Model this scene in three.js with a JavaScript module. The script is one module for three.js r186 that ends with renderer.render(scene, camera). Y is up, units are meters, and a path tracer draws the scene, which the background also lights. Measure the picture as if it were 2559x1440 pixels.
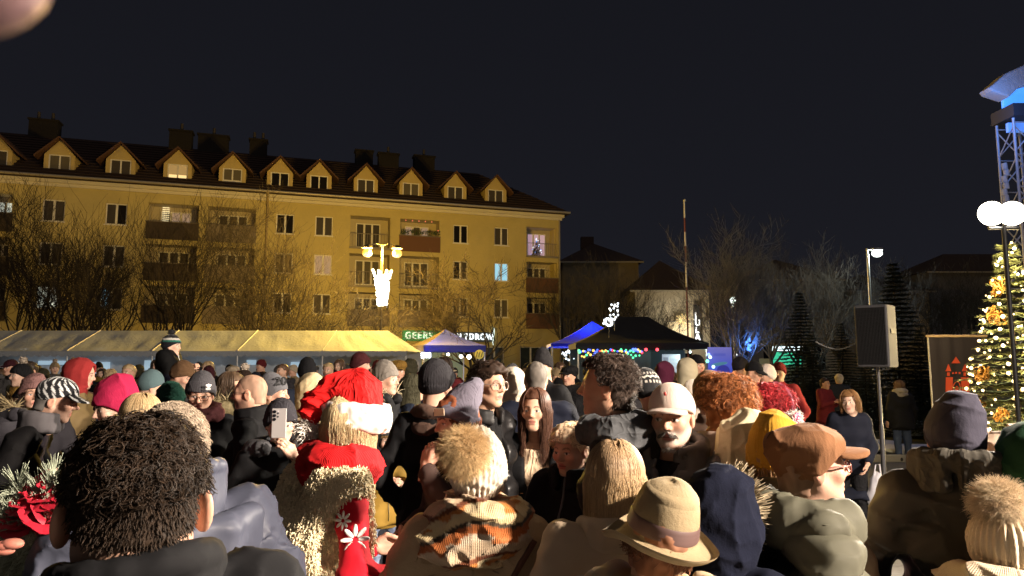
import * as THREE from 'three';
import { mergeGeometries } from 'three/addons/utils/BufferGeometryUtils.js';
import { RoundedBoxGeometry } from 'three/addons/geometries/RoundedBoxGeometry.js';
import { TextGeometry } from 'three/addons/geometries/TextGeometry.js';
import { FontLoader } from 'three/addons/loaders/FontLoader.js';

// ---------------------------------------------------------------- camera, sky, lights, exposure
const scene = new THREE.Scene();
const FPX = 1690, EYE = 1.9, PITCH = Math.atan(180 / FPX);       // focal length in pixels of the 2559 px photograph
const camera = new THREE.PerspectiveCamera(2 * Math.atan(720 / FPX) * 180 / Math.PI, 2559 / 1440, 0.05, 600);
camera.position.set(0, EYE, 0);
camera.rotation.x = PITCH;
camera.focus = 4; camera.userData.fStop = 14;
const renderer = new THREE.WebGLRenderer({ antialias: true });
renderer.toneMapping = THREE.LinearToneMapping;
renderer.toneMappingExposure = 1;
renderer.shadowMap.enabled = true;
{ // night sky: a faint town glow near the horizon
  const W = 64, H = 32, d = new Float32Array(W * H * 4);
  for (let y = 0; y < H; y++) for (let x = 0; x < W; x++) {
    const up = Math.max(0, ((y + 0.5) / H - 0.5) * 2), g = Math.pow(1 - up, 3), o = (y * W + x) * 4;
    d[o] = 0.0066 + 0.0050 * g; d[o + 1] = 0.0070 + 0.0048 * g; d[o + 2] = 0.0100 + 0.0062 * g; d[o + 3] = 1;
  }
  const t = new THREE.DataTexture(d, W, H, THREE.RGBAFormat, THREE.FloatType);
  t.mapping = THREE.EquirectangularReflectionMapping; t.magFilter = THREE.LinearFilter; t.needsUpdate = true;
  scene.background = t; scene.environment = t;
}
const townFill = new THREE.DirectionalLight(0xffe8d8, 0.17);          // added fill light, very soft, in place of town glow
townFill.position.set(30, 60, 40); townFill.castShadow = true; townFill.shadow.radius = 120;
scene.add(townFill, townFill.target);
const FLOOD_A = { at: [4.8, 3.3, -6.5], I: 440, c: 0xfff0dc };     // flood lamps on the mast in view
const FLOOD_B = { at: [5.9, 4.2, 0.35], I: 980, c: 0xffecd8 };     // the same lamps on the second mast, right of the frame
const STREET = { I: 380, c: [1, 0.6, 0.1] };

// ---------------------------------------------------------------- helpers
function RNG(seed) { let a = seed >>> 0; return () => { a = (a + 0x6d2b79f5) | 0; let t = Math.imul(a ^ (a >>> 15), 1 | a); t = (t + Math.imul(t ^ (t >>> 7), 61 | t)) ^ t; return ((t ^ (t >>> 14)) >>> 0) / 4294967296; }; }
const V = (x, y, z) => new THREE.Vector3(x, y, z);
const lerp = (a, b, t) => a + (b - a) * t, clamp = (x, a = 0, b = 1) => Math.max(a, Math.min(b, x));
const sstep = (a, b, x) => { const t = clamp((x - a) / (b - a)); return t * t * (3 - 2 * t); };
const lin = (hex) => { const c = new THREE.Color(hex); return [c.r, c.g, c.b]; };
// the point seen at a pixel of the photograph, on the upright plane d metres ahead
function at(px, py, d) {
  const X = (px - 1279.5) / FPX, Y = (720 - py) / FPX, c = Math.cos(PITCH), s = Math.sin(PITCH), t = d / (c - Y * s);
  return V(t * X, EYE + t * (Y * c + s), -d);
}
function hash3(x, y, z) { let h = Math.imul(x, 374761393) + Math.imul(y, 668265263) + Math.imul(z, 2147483647 ^ 0x5bd1e995); h = Math.imul(h ^ (h >>> 13), 1274126177); return ((h ^ (h >>> 16)) >>> 0) / 4294967296; }
function vn(x, y, z) {                                             // value noise 0..1
  const ix = Math.floor(x), iy = Math.floor(y), iz = Math.floor(z); let fx = x - ix, fy = y - iy, fz = z - iz;
  fx = fx * fx * (3 - 2 * fx); fy = fy * fy * (3 - 2 * fy); fz = fz * fz * (3 - 2 * fz);
  const a = lerp(lerp(hash3(ix, iy, iz), hash3(ix + 1, iy, iz), fx), lerp(hash3(ix, iy + 1, iz), hash3(ix + 1, iy + 1, iz), fx), fy);
  const b = lerp(lerp(hash3(ix, iy, iz + 1), hash3(ix + 1, iy, iz + 1), fx), lerp(hash3(ix, iy + 1, iz + 1), hash3(ix + 1, iy + 1, iz + 1), fx), fy);
  return lerp(a, b, fz);
}
const usedNames = new Map();
function numbered(name) { const n = usedNames.get(name) ?? 0; usedNames.set(name, n + 1); return n ? name + '_' + String(n).padStart(3, '0') : name; }
function tag(o, label, category, group, kind) {
  if (label) o.userData.label = label; if (category) o.userData.category = category;
  if (group) o.userData.group = group; if (kind) o.userData.kind = kind; return o;
}
function shade(o) { o.castShadow = true; o.receiveShadow = true; return o; }
function thing(name, label, category, pos = [0, 0, 0], turn = 0, group) {
  const o = new THREE.Group(); o.name = numbered(name); o.position.set(...(pos.isVector3 ? pos.toArray() : pos)); o.rotation.y = turn; scene.add(o);
  return tag(o, label, category, group);
}
function part(name, geo, m, parent) { const o = shade(new THREE.Mesh(geo, m)); o.name = name; parent.add(o); return o; }
function solo(name, geo, m, label, category, group) { const o = shade(new THREE.Mesh(geo, m)); o.name = numbered(name); scene.add(o); return tag(o, label, category, group); }
function struct(name, geo, m) { const o = shade(new THREE.Mesh(geo, m)); o.name = numbered(name); o.userData.kind = 'structure'; scene.add(o); return o; }
const prep = (g) => {                                             // indexed, with position normal uv (and color)
  if (!g.index) g.setIndex([...Array(g.attributes.position.count).keys()]);
  if (!g.attributes.normal) g.computeVertexNormals();
  if (!g.attributes.uv) g.setAttribute('uv', new THREE.BufferAttribute(new Float32Array(g.attributes.position.count * 2), 2));
  return g;
};
const paint = (g, c) => { prep(g); const n = g.attributes.position.count, a = new Float32Array(n * 3); for (let i = 0; i < n; i++) a.set(c, i * 3); g.setAttribute('color', new THREE.BufferAttribute(a, 3)); return g; };
const merge = (gs) => { gs = gs.filter(Boolean); gs.forEach(prep); const anyC = gs.some((g) => g.attributes.color); if (anyC) gs.forEach((g) => g.attributes.color || paint(g, [1, 1, 1])); return gs.length === 1 ? gs[0] : mergeGeometries(gs); };
function box(w, h, d, x = 0, y = 0, z = 0) { return new THREE.BoxGeometry(w, h, d).translate(x, y, z); }
function box2(x0, x1, y0, y1, z0, z1) { return box(x1 - x0, y1 - y0, z1 - z0, (x0 + x1) / 2, (y0 + y1) / 2, (z0 + z1) / 2); }
function rbox(w, h, d, r, x = 0, y = 0, z = 0) { return new RoundedBoxGeometry(w, h, d, 2, r).translate(x, y, z); }
function cyl(r0, r1, h, x = 0, y = 0, z = 0, n = 12) { return new THREE.CylinderGeometry(r1, r0, h, n).translate(x, y + h / 2, z); }
function rod(a, b, r, n = 6) { const d = b.clone().sub(a), g = new THREE.CylinderGeometry(r, r, d.length(), n); g.applyQuaternion(new THREE.Quaternion().setFromUnitVectors(V(0, 1, 0), d.normalize())); return g.translate((a.x + b.x) / 2, (a.y + b.y) / 2, (a.z + b.z) / 2); }
function quadsGeo(quads) {                                         // list of [a,b,c,d] corners
  const p = [], ix = [], uv = []; for (const q of quads) { const o = p.length / 3; q.forEach((v) => p.push(v.x, v.y, v.z)); uv.push(0, 0, 1, 0, 1, 1, 0, 1); ix.push(o, o + 1, o + 2); if (q.length > 3) ix.push(o, o + 2, o + 3); else uv.length -= 2; }
  const g = new THREE.BufferGeometry(); g.setAttribute('position', new THREE.Float32BufferAttribute(p, 3)); g.setAttribute('uv', new THREE.Float32BufferAttribute(uv, 2)); g.setIndex(ix); g.computeVertexNormals(); return g;
}
class GB {                                                        // collects tubes, cones and sheets into one geometry with colours
  constructor() { this.p = []; this.n = []; this.c = []; this.i = []; }
  tube(pts, rad, sides = 4, col = [1, 1, 1], flat = 1) {
    const N = pts.length, o = this.p.length / 3; let u = null;
    for (let k = 0; k < N; k++) {
      const a = pts[Math.max(0, k - 1)], b = pts[Math.min(N - 1, k + 1)]; let tx = b[0] - a[0], ty = b[1] - a[1], tz = b[2] - a[2]; const tl = Math.hypot(tx, ty, tz) || 1; tx /= tl; ty /= tl; tz /= tl;
      if (!u) u = Math.abs(ty) < 0.9 ? [-tz, 0, tx] : [1, 0, 0];
      let d = u[0] * tx + u[1] * ty + u[2] * tz; u = [u[0] - d * tx, u[1] - d * ty, u[2] - d * tz]; let l = Math.hypot(...u) || 1; u = u.map((x) => x / l);
      const w = [ty * u[2] - tz * u[1], tz * u[0] - tx * u[2], tx * u[1] - ty * u[0]], r = typeof rad === 'function' ? rad(k / (N - 1)) : rad, cc = typeof col === 'function' ? col(k / (N - 1)) : col;
      for (let s = 0; s < sides; s++) { const f = (s / sides) * 6.2831853, cx = Math.cos(f), sx = Math.sin(f) * flat, nx = u[0] * cx + w[0] * sx, ny = u[1] * cx + w[1] * sx, nz = u[2] * cx + w[2] * sx; this.p.push(pts[k][0] + nx * r, pts[k][1] + ny * r, pts[k][2] + nz * r); this.n.push(nx, ny, nz); this.c.push(cc[0], cc[1], cc[2]); }
    }
    for (let k = 0; k < N - 1; k++) for (let s = 0; s < sides; s++) { const a = o + k * sides + s, b = o + k * sides + (s + 1) % sides; this.i.push(a, b, a + sides, b, b + sides, a + sides); }
  }
  tri(a, b, c, col) { const o = this.p.length / 3, ux = b[0] - a[0], uy = b[1] - a[1], uz = b[2] - a[2], vx = c[0] - a[0], vy = c[1] - a[1], vz = c[2] - a[2]; const n = [uy * vz - uz * vy, uz * vx - ux * vz, ux * vy - uy * vx], l = Math.hypot(...n) || 1; for (const v of [a, b, c]) { this.p.push(...v); this.n.push(n[0] / l, n[1] / l, n[2] / l); this.c.push(...col); } this.i.push(o, o + 1, o + 2); }
  geo() { const g = new THREE.BufferGeometry(); g.setAttribute('position', new THREE.Float32BufferAttribute(this.p, 3)); g.setAttribute('normal', new THREE.Float32BufferAttribute(this.n, 3)); g.setAttribute('color', new THREE.Float32BufferAttribute(this.c, 3)); g.setAttribute('uv', new THREE.BufferAttribute(new Float32Array(this.p.length / 3 * 2), 2)); g.setIndex(this.i); return g; }
}
// tileable noise textures (grey), in tiles of size W
function noiseTex(W, fn, srgb) {
  const d = new Uint8Array(W * W * 4);
  for (let y = 0; y < W; y++) for (let x = 0; x < W; x++) { const v = fn(x / W, y / W), o = (y * W + x) * 4; const c = Array.isArray(v) ? v : [v, v, v]; for (let k = 0; k < 3; k++) d[o + k] = clamp(c[k]) * 255; d[o + 3] = 255; }
  const t = new THREE.DataTexture(d, W, W); t.wrapS = t.wrapT = THREE.RepeatWrapping; t.magFilter = THREE.LinearFilter; if (srgb) t.colorSpace = THREE.SRGBColorSpace; t.needsUpdate = true; return t;
}
function tnoise(u, v, f, seed) { // periodic value noise
  const x = u * f, y = v * f, ix = Math.floor(x), iy = Math.floor(y); let fx = x - ix, fy = y - iy; fx = fx * fx * (3 - 2 * fx); fy = fy * fy * (3 - 2 * fy); const h = (a, b) => hash3(((a % f) + f) % f, ((b % f) + f) % f, seed);
  return lerp(lerp(h(ix, iy), h(ix + 1, iy), fx), lerp(h(ix, iy + 1), h(ix + 1, iy + 1), fx), fy);
}
const rep = (t, a, b = a) => { const c = t.clone(); c.repeat.set(a, b); c.needsUpdate = true; return c; };
const T = {
  grain: noiseTex(256, (u, v) => 0.5 * tnoise(u, v, 16, 1) + 0.3 * tnoise(u, v, 64, 2) + 0.2 * tnoise(u, v, 128, 3)),
  stain: noiseTex(256, (u, v) => { const a = 0.5 * tnoise(u, v, 5, 4) + 0.3 * tnoise(u, v, 17, 5) + 0.2 * tnoise(u, v, 60, 6); return 0.78 + 0.22 * a; }),
  knit: noiseTex(128, (u, v) => 0.5 + 0.5 * Math.sin(u * 6.2832 * 12) * Math.abs(Math.sin(v * 6.2832 * 10 + Math.sin(u * 6.2832 * 12) * 1.2))),
  weave: noiseTex(128, (u, v) => 0.5 + 0.25 * Math.sin(u * 6.2832 * 32) + 0.25 * Math.sin(v * 6.2832 * 32) + 0.25 * (tnoise(u, v, 32, 9) - 0.5)),
  crumple: noiseTex(256, (u, v) => { const w = 0.12 * tnoise(u, v, 4, 31), R = (f, g, k) => 1 - Math.abs(2 * tnoise(((u + w) % 1 + 1) % 1, ((v + w * 0.7) % 1 + 1) % 1, f, k) - 1); const a = R(4, 4, 21), b = R(9, 9, 22), c = R(20, 20, 23); return 0.5 * a * a + 0.3 * b * b * b + 0.2 * c * c; }),
  stone: noiseTex(512, (u, v) => { const x = u * 8, y = v * 8, r = Math.floor(y), fx = (x + (r % 2) * 0.5) % 1, fy = y % 1, e = Math.min(fx, 1 - fx, fy, 1 - fy); return sstep(0, 0.06, e) * (0.7 + 0.3 * tnoise(u, v, 64, 8)); }),
};
function mat(color, rough = 0.8, o = {}) {
  const m = new THREE.MeshPhysicalMaterial({ roughness: rough, metalness: o.metal ?? 0 });
  if (Array.isArray(color)) m.color.setRGB(...color); else m.color.set(color);
  if (o.vc) m.vertexColors = true;
  if (o.emit) { m.emissive = Array.isArray(o.emit) ? new THREE.Color().setRGB(...o.emit) : new THREE.Color(o.emit); m.emissiveIntensity = o.ei ?? 1; }
  if (o.bump) { m.bumpMap = o.bump; m.bumpScale = o.bs ?? 0.003; }
  if (o.map) m.map = o.map;
  if (o.sheen) { m.sheen = o.sheen; m.sheenRoughness = 0.6; m.sheenColor = o.sheenColor ? new THREE.Color(o.sheenColor) : m.color.clone(); }
  if (o.trans) { m.transmission = o.trans; m.thickness = 0; }
  if (o.spec !== undefined) m.specularIntensity = o.spec;
  if (o.coat) { m.clearcoat = o.coat; m.clearcoatRoughness = 0.3; }
  return m;
}
const font = await new FontLoader().loadAsync('fonts/droid/droid_sans_bold.typeface.json');
const text = (s, size, depth) => new TextGeometry(s, { font, size, depth, curveSegments: 4 });
function spotLight(p, dir, c, I, ang, r = 3) { const l = new THREE.SpotLight(c, I, 0, ang, 0.6); l.position.set(...p); l.target.position.set(p[0] + dir.x, p[1] + dir.y, p[2] + dir.z); l.castShadow = true; l.shadow.radius = r; return l; }
function pointLight(p, c, I, r = 3) { const l = new THREE.PointLight(0xffffff, I); if (Array.isArray(c)) l.color.setRGB(...c); else l.color.set(c); l.position.set(...(p.isVector3 ? p.toArray() : p)); l.castShadow = true; l.shadow.radius = r; return l; }

// ---------------------------------------------------------------- ground
{
  const g = new THREE.PlaneGeometry(500, 500, 1, 1); g.rotateX(-Math.PI / 2); const uv = g.attributes.uv; for (let i = 0; i < uv.count; i++) uv.setXY(i, uv.getX(i) * 500 / 2, uv.getY(i) * 500 / 2);
  struct('ground', g, mat([0.16, 0.155, 0.15], 0.75, { bump: T.stone, bs: 0.012, map: rep(T.stain, 0.33) }));
  // lawn under the trees on the right with old snow
  const lawn = new THREE.PlaneGeometry(24, 16, 40, 30); lawn.rotateX(-Math.PI / 2); const p = lawn.attributes.position; for (let i = 0; i < p.count; i++) p.setY(i, 0.02 + 0.1 * vn(p.getX(i), 3, p.getZ(i))); lawn.computeVertexNormals(); lawn.translate(18.5, 0, -21);
  struct('lawn', lawn, mat([0.05, 0.05, 0.03], 1, { bump: T.grain, bs: 0.03 }));
  const kerb = []; for (let k = 0; k < 14; k++) kerb.push(rbox(0.96, 0.14, 0.12, 0.02, 7.2 + k * 1.0, 0.07, -12.95));
  struct('kerb', merge(kerb), mat([0.3, 0.29, 0.27], 0.9, { bump: T.grain, bs: 0.004 }));
  const r = RNG(11);
  const snowM = mat([0.62, 0.66, 0.72], 0.9, { bump: T.grain, bs: 0.02 });
  const spots = [[2040, 1085, 13.4, 0.9], [2300, 1082, 13.6, 1.0], [2195, 1000, 20, 1.6], [2090, 1010, 19, 1.2], [2330, 1000, 19, 1.4], [2160, 1062, 14.6, 0.8], [2010, 1040, 16, 1.0], [2260, 1030, 17, 1.0]];
  for (const [px, , d, w] of spots) {
    const s = new THREE.SphereGeometry(1, 18, 10); const q = s.attributes.position; for (let i = 0; i < q.count; i++) { const n = 0.7 + 0.6 * vn(q.getX(i) * 1.5 + px, q.getY(i) * 2, q.getZ(i) * 1.5 + d); q.setXYZ(i, q.getX(i) * n * w, Math.max(0, q.getY(i)) * 0.13 * n, q.getZ(i) * n * 0.6); } s.computeVertexNormals();
    const c = at(px, 1000, d); s.translate(c.x, 0.1, c.z); struct('snow', s, snowM);
  }
}
// ---------------------------------------------------------------- the yellow apartment building
const A0 = at(0, 440, 41.1), B0 = at(1400, 540, 52.6);
const fdir = V(B0.x - A0.x, 0, B0.z - A0.z).normalize(), fturn = Math.atan2(-fdir.z, fdir.x), fnorm = V(-fdir.z, 0, fdir.x);
// facade coordinates (along, height) of the pixel
function fac(px, py, setback = 0) {
  const a = at(px, py, 1), o = V(0, EYE, 0), dx = a.x - o.x, dy = a.y - o.y, dz = a.z - o.z, n = fnorm, t = ((A0.x - n.x * setback - o.x) * n.x + (A0.z - n.z * setback - o.z) * n.z) / (dx * n.x + dz * n.z);
  const p = V(o.x + dx * t, o.y + dy * t, o.z + dz * t); return [(p.x - A0.x) * fdir.x + (p.z - A0.z) * fdir.z, p.y];
}
const fs = (px, py) => fac(px, py)[0];
const GLASS = mat([0.012, 0.011, 0.012], 0.12, { spec: 0.6 }), WHITE = mat([0.72, 0.7, 0.66], 0.6), CURT = mat([0.05, 0.042, 0.038], 0.8), CURT2 = mat([0.11, 0.095, 0.07], 0.85);
const LITW = mat([0.5, 0.45, 0.35], 0.8, { emit: [1, 0.72, 0.34], ei: 0.75 }), LITB = mat([0.3, 0.4, 0.5], 0.6, { emit: [0.3, 0.75, 1], ei: 0.75 }), LITP = mat([0.4, 0.4, 0.5], 0.8, { emit: [0.75, 0.45, 0.55], ei: 0.5 }), LITC = mat([0.5, 0.5, 0.45], 0.8, { emit: [0.85, 0.9, 0.75], ei: 0.7 }), LITD = mat([0.3, 0.25, 0.2], 0.8, { emit: [0.9, 0.6, 0.42], ei: 0.22 });
const bld = thing('apartment_building', 'long yellow four storey apartment building with brown dormered roof behind the white tent', 'building', [A0.x, 0, A0.z], fturn);
{
  const L = fs(1399, 540), S0 = -9, EAVE = 13.05, wallM = mat([0.57, 0.47, 0.2], 0.95, { bump: T.grain, bs: 0.01, map: rep(T.stain, 0.12) }), beige = mat([0.46, 0.4, 0.28], 0.95, { bump: T.grain, bs: 0.008 });
  const shape = new THREE.Shape([[S0, 0], [L, 0], [L, EAVE], [S0, EAVE]].map((p) => new THREE.Vector2(...p)));
  const holes = []; const hole = (a, b, c, d) => { shape.holes.push(new THREE.Path([[a, c], [a, d], [b, d], [b, c]].map((p) => new THREE.Vector2(...p)))); holes.push([a, b, c, d]); };
  const tops = [12.02, 9.27, 6.5];
  function windowUnit(s0, s1, h0, h1, z, n, glass, parent = bld) {      // frame with n sashes; panes are its children
    const w = 0.07, fr = [box2(s0, s1, h0, h0 + w, z, z + 0.08), box2(s0, s1, h1 - w, h1, z, z + 0.08)];
    for (let k = 0; k <= n; k++) { const x = lerp(s0 + w / 2, s1 - w / 2, k / n), ww = k && k < n ? w * 0.9 : w / 2; fr.push(box2(x - ww, x + ww, h0 + w, h1 - w, z + 0.002, z + 0.078)); }
    fr.push(box2(s0 - 0.06, s1 + 0.06, h0 - 0.06, h0 - 0.002, z - 0.02, z + 0.26));
    const f = part('window', merge(fr), WHITE, parent);
    for (let k = 0; k < n; k++) { const a = lerp(s0, s1, k / n) + w, b = lerp(s0, s1, (k + 1) / n) - w; part('pane', box2(a, b, h0 + w, h1 - w, z + 0.025, z + 0.045), Array.isArray(glass) ? glass[k % glass.length] : glass, f); }
    return f;
  }
  // ordinary windows: [px centre on the top floor, px width, materials top / second / third]
  const r = RNG(5);
  for (const [x0, x1, y, g] of [[105, 162, 520, [CURT, CURT, LITC]], [263, 317, 530, [[CURT, GLASS], CURT, [LITB, CURT]]], [690, 735, 550, [GLASS, CURT, GLASS]], [788, 832, 558, [CURT, LITD, CURT]], [1133, 1170, 580, [GLASS, [GLASS, CURT], GLASS]], [1236, 1271, 588, [CURT, LITB, CURT2]]]) {
    const a = fs(x0, y), b = fs(x1, y);
    g.forEach((m, k) => { const h1 = tops[k], h0 = h1 - 1.4; hole(a, b, h0, h1); windowUnit(a, b, h0, h1, -0.2, 2, m); });
  }
  // loggias: recess with door windows and a parapet
  const parDark = mat([0.045, 0.03, 0.022], 0.8), parGrey = mat([0.22, 0.18, 0.14], 0.9), parBrown = mat([0.13, 0.06, 0.035], 0.85), parY = mat([0.4, 0.31, 0.14], 0.9);
  const logg = [[-60, 32, 500, [[parDark, LITC], [parDark, CURT], [parDark, GLASS]]], [370, 497, 520, [[parDark, 'blind'], [parDark, CURT], [parDark, CURT]]], [520, 640, 530, [[parGrey, CURT], [parGrey, CURT], [parGrey, CURT]]], [875, 975, 570, [[null, CURT], [null, CURT2], [parGrey, CURT]]], [1000, 1098, 575, [[parBrown, 'flowers'], [null, CURT], [parGrey, CURT2]]], [1316, 1392, 590, [[null, 'xmas'], [parBrown, CURT], [parBrown, GLASS]]]];
  for (const [x0, x1, y, lv] of logg) {
    const a = fs(x0, y), b = fs(x1, y);
    lv.forEach(([pm, g], k) => {
      const h1 = tops[k] + 0.2, h0 = tops[k] - 2.05; hole(a, b, h0, h1);
      // recess box
      part('loggia_recess', merge([box2(a - 0.1, a - 0.004, h0 - 0.1, h1 + 0.1, -1.3, -0.352), box2(b + 0.004, b + 0.1, h0 - 0.1, h1 + 0.1, -1.3, -0.352), box2(a, b, h1 + 0.004, h1 + 0.12, -1.3, -0.352), box2(a, b, h0 - 0.12, h0 - 0.004, -1.3, -0.352), box2(a - 0.1, b + 0.1, h0 - 0.12, h1 + 0.12, -1.4, -1.302)]), beige, bld);
      const wz = -1.298, wa = a + (b - a) * 0.18, wb = b - (b - a) * 0.2, glass = g === 'blind' ? [CURT2, LITD, LITD] : g === 'flowers' ? [LITD, CURT2, LITD] : g === 'xmas' ? LITP : g;
      const f = windowUnit(wa, wb, h0 + 0.15, h1 - 0.3, wz, 3, glass);
      if (g === 'blind') for (let j = 0; j < 12; j++) part('blind_slat', box2(wa + 0.1, wa + (wb - wa) / 3 - 0.1, h0 + 0.75 + j * 0.13, h0 + 0.8 + j * 0.13, wz + 0.12, wz + 0.13), mat([0.8, 0.75, 0.6], 0.7, { emit: [1, 0.85, 0.5], ei: 0.9 }), f);
      if (pm) { const pp = part('parapet', box2(a - 0.06, b + 0.06, h0 - 0.16, h0 + 0.98, -0.02, 0.09), pm, bld); part('rail', rbox(b - a + 0.2, 0.06, 0.16, 0.015, (a + b) / 2, h0 + 1.012, 0.035), mat([0.2, 0.17, 0.14], 0.7), pp); if (g === 'flowers') { const gb = new GB(), rr = RNG(3); for (let q = 0; q < 130; q++) { const x = lerp(a, b, rr()), y2 = h0 + 1.05 + rr() * 0.28, z = rr() * 0.2; gb.tri([x, y2, z], [x + 0.1, y2 + 0.08, z + 0.05], [x + 0.02, y2 + 0.14, z - 0.05], [0.05, 0.07, 0.03]); } part('flower_box', gb.geo(), mat(0xffffff, 0.9, { vc: 1 }), pp); for (let q = 0; q < 6; q++) part('bulb', new THREE.SphereGeometry(0.045, 6, 5).translate(lerp(a + 0.4, b - 0.1, q / 5), h1 - 0.12 - 0.35 * (q > 4 ? q - 3.2 : 0), 0.02), mat(0x401008, 0.5, { emit: [1, 0.22, 0.1], ei: 1.2 }), pp); } }
      else { const bars = []; for (let x = a; x <= b + 0.01; x += (b - a) / 14) bars.push(cyl(0.014, 0.014, 0.95, x, h0, 0.0, 5)); bars.push(box2(a, b, h0 + 0.95, h0 + 0.99, -0.02, 0.02), box2(a - 0.05, b + 0.05, h0 - 0.16, h0 - 0.02, -0.02, 0.12)); part('railing', merge(bars), mat([0.25, 0.22, 0.18], 0.7), bld); }
    });
  }
  // shop floor openings
  const shopM = mat([0.03, 0.04, 0.04], 0.2), shopLit = mat([0.2, 0.25, 0.22], 0.6, { emit: [0.55, 0.75, 0.55], ei: 0.12 });
  for (const [x0, x1, m] of [[90, 170, shopLit], [260, 320, shopM], [430, 520, shopM], [560, 640, shopM], [690, 740, shopLit], [800, 850, shopM], [1005, 1160, shopLit], [1190, 1260, shopM], [1300, 1380, shopM]]) { const a = fs(x0, 880), b = fs(x1, 880); hole(a, b, 0.5, 2.9); windowUnit(a, b, 0.5, 2.9, -0.2, 3, m); }
  part('wall', new THREE.ExtrudeGeometry(shape, { depth: 0.35, bevelEnabled: false, curveSegments: 1 }).translate(0, 0, -0.35), wallM, bld);
  part('end_wall', box2(L - 0.35, L, 0, EAVE, -11, -0.36), wallM, bld);
  part('back_wall', box2(S0, L - 0.36, 0, EAVE, -11.4, -11.02), wallM, bld);
  part('interior_floor', box2(S0, L - 0.36, 0.02, 0.2, -11, -1.5), mat([0.05, 0.05, 0.05]), bld);
  part('inner_partition', box2(S0, L - 0.4, 0.2, EAVE - 0.1, -2.6, -2.5), mat([0.04, 0.035, 0.03]), bld);
  part('cornice', merge([box2(S0, L + 0.25, EAVE + 0.002, EAVE + 0.22, -0.3, 0.35), box2(S0, L + 0.12, EAVE - 0.2, EAVE, 0.003, 0.14)]), mat([0.62, 0.57, 0.46], 0.8), bld);
  // roof with a hipped right end
  const RZ = -5.7, RH = 17.6, E = 0.62, slope = (RH - EAVE - 0.2) / (E - RZ);
  const rowsM = mat([0.034, 0.016, 0.012], 0.85, { bump: T.grain, bs: 0.02 });
  const e0 = V(S0, EAVE + 0.24, E), e1 = V(L + E, EAVE + 0.24, E), r0 = V(S0, RH, RZ), r1 = V(L - 5.2, RH, RZ), b0 = V(S0, EAVE + 0.24, -12), b1 = V(L + E, EAVE + 0.24, -12);
  const up = V(0, 0.14, 0), U = (v) => v.clone().add(up);
  const roof = part('roof', quadsGeo([[e0, e1, r1, r0], [e1, b1, r1], [b1, b0, r0, r1], [U(e0), U(e1), U(r1), U(r0)], [U(e1), U(b1), U(r1)], [U(b1), U(b0), U(r0), U(r1)], [e0, e1, U(e1), U(e0)], [e1, b1, U(b1), U(e1)], [e0, b0, b1, e1]]), rowsM, bld);
  const ribs = []; // courses of roof tiles, real ridges
  for (let k = 1; k < 15; k++) { const t = k / 15, y = lerp(EAVE + 0.38, RH + 0.14, t), z = lerp(E, RZ, t), x1 = lerp(L + E, L - 5.2, t); ribs.push(box2(S0, x1 - 0.05, y - 0.02, y + 0.03, z - 0.02, z + 0.12)); }
  part('tile_course', merge(ribs), mat([0.028, 0.014, 0.011], 0.8), roof);
  // gutter and downpipe
  part('gutter', new THREE.CylinderGeometry(0.09, 0.09, L - S0 + 0.6, 8).rotateZ(Math.PI / 2).translate((L + S0) / 2 + 0.3, EAVE + 0.33, E + 0.1), mat([0.4, 0.36, 0.3], 0.5, { metal: 0.6 }), bld);
  const dp = fs(667, 560); part('downpipe', merge([cyl(0.07, 0.07, 12.4, dp, 0.3, 0.12, 8), rod(V(dp, 12.7, 0.12), V(dp, EAVE + 0.3, E + 0.08), 0.07, 8), cyl(0.09, 0.14, 0.25, dp, EAVE + 0.15, E + 0.06, 8)]), mat([0.34, 0.26, 0.13], 0.6), bld);
  const pe = L - 0.1; part('downpipe', cyl(0.07, 0.07, 12.6, pe, 0.3, 0.12, 8), mat([0.3, 0.27, 0.22], 0.6), bld);
  // dormers
  const DZ = -0.25, dm = mat([0.5, 0.39, 0.17], 0.95, { bump: T.grain, bs: 0.008 }), dr = mat([0.085, 0.038, 0.022], 0.8, { bump: T.grain, bs: 0.01 });
  const kinds = [CURT, CURT2, CURT, 'half', 'door', GLASS, GLASS, CURT, CURT2, CURT, CURT];
  [-12, 147, 300, 443, 580, 699, 797, 914, 1027, 1138, 1239].forEach((px, i) => {
    const [s] = fac(px, lerp(410, 495, px / 1239), 0.25), y0 = 13.5, yb = 15.0, yt = 16.15, hw = 0.86;
    const sh = new THREE.Shape([[s - hw, y0], [s + hw, y0], [s + hw, yb], [s, yt - 0.14], [s - hw, yb]].map((p) => new THREE.Vector2(...p)));
    const ww = 0.62, wy0 = 13.72, wy1 = 15.02; sh.holes.push(new THREE.Path([[s - ww, wy0], [s - ww, wy1], [s + ww, wy1], [s + ww, wy0]].map((p) => new THREE.Vector2(...p))));
    const d = part('dormer', merge([new THREE.ExtrudeGeometry(sh, { depth: 0.25, bevelEnabled: false }).translate(0, 0, DZ - 0.25), box2(s - hw, s - hw + 0.2, y0, yb, DZ - 3, DZ - 0.252), box2(s + hw - 0.2, s + hw, y0, yb, DZ - 3, DZ - 0.252)]), dm, bld);
    const rw = 1.32, ry = 14.82, zz = DZ + 0.4, zb = DZ - 4.2, q = [];
    for (const sg of [-1, 1]) { const a = V(s, yt, zz), b = V(s + sg * rw, ry, zz), c = V(s + sg * rw, ry, zb), e = V(s, yt, zb), dn = V(0, -0.13, 0), D = (v) => v.clone().add(dn); q.push([a, b, c, e], [D(a), D(b), D(c), D(e)], [a, b, D(b), D(a)], [b, c, D(c), D(b)]); }
    part('dormer_roof', quadsGeo(q), dr, d);
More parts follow.
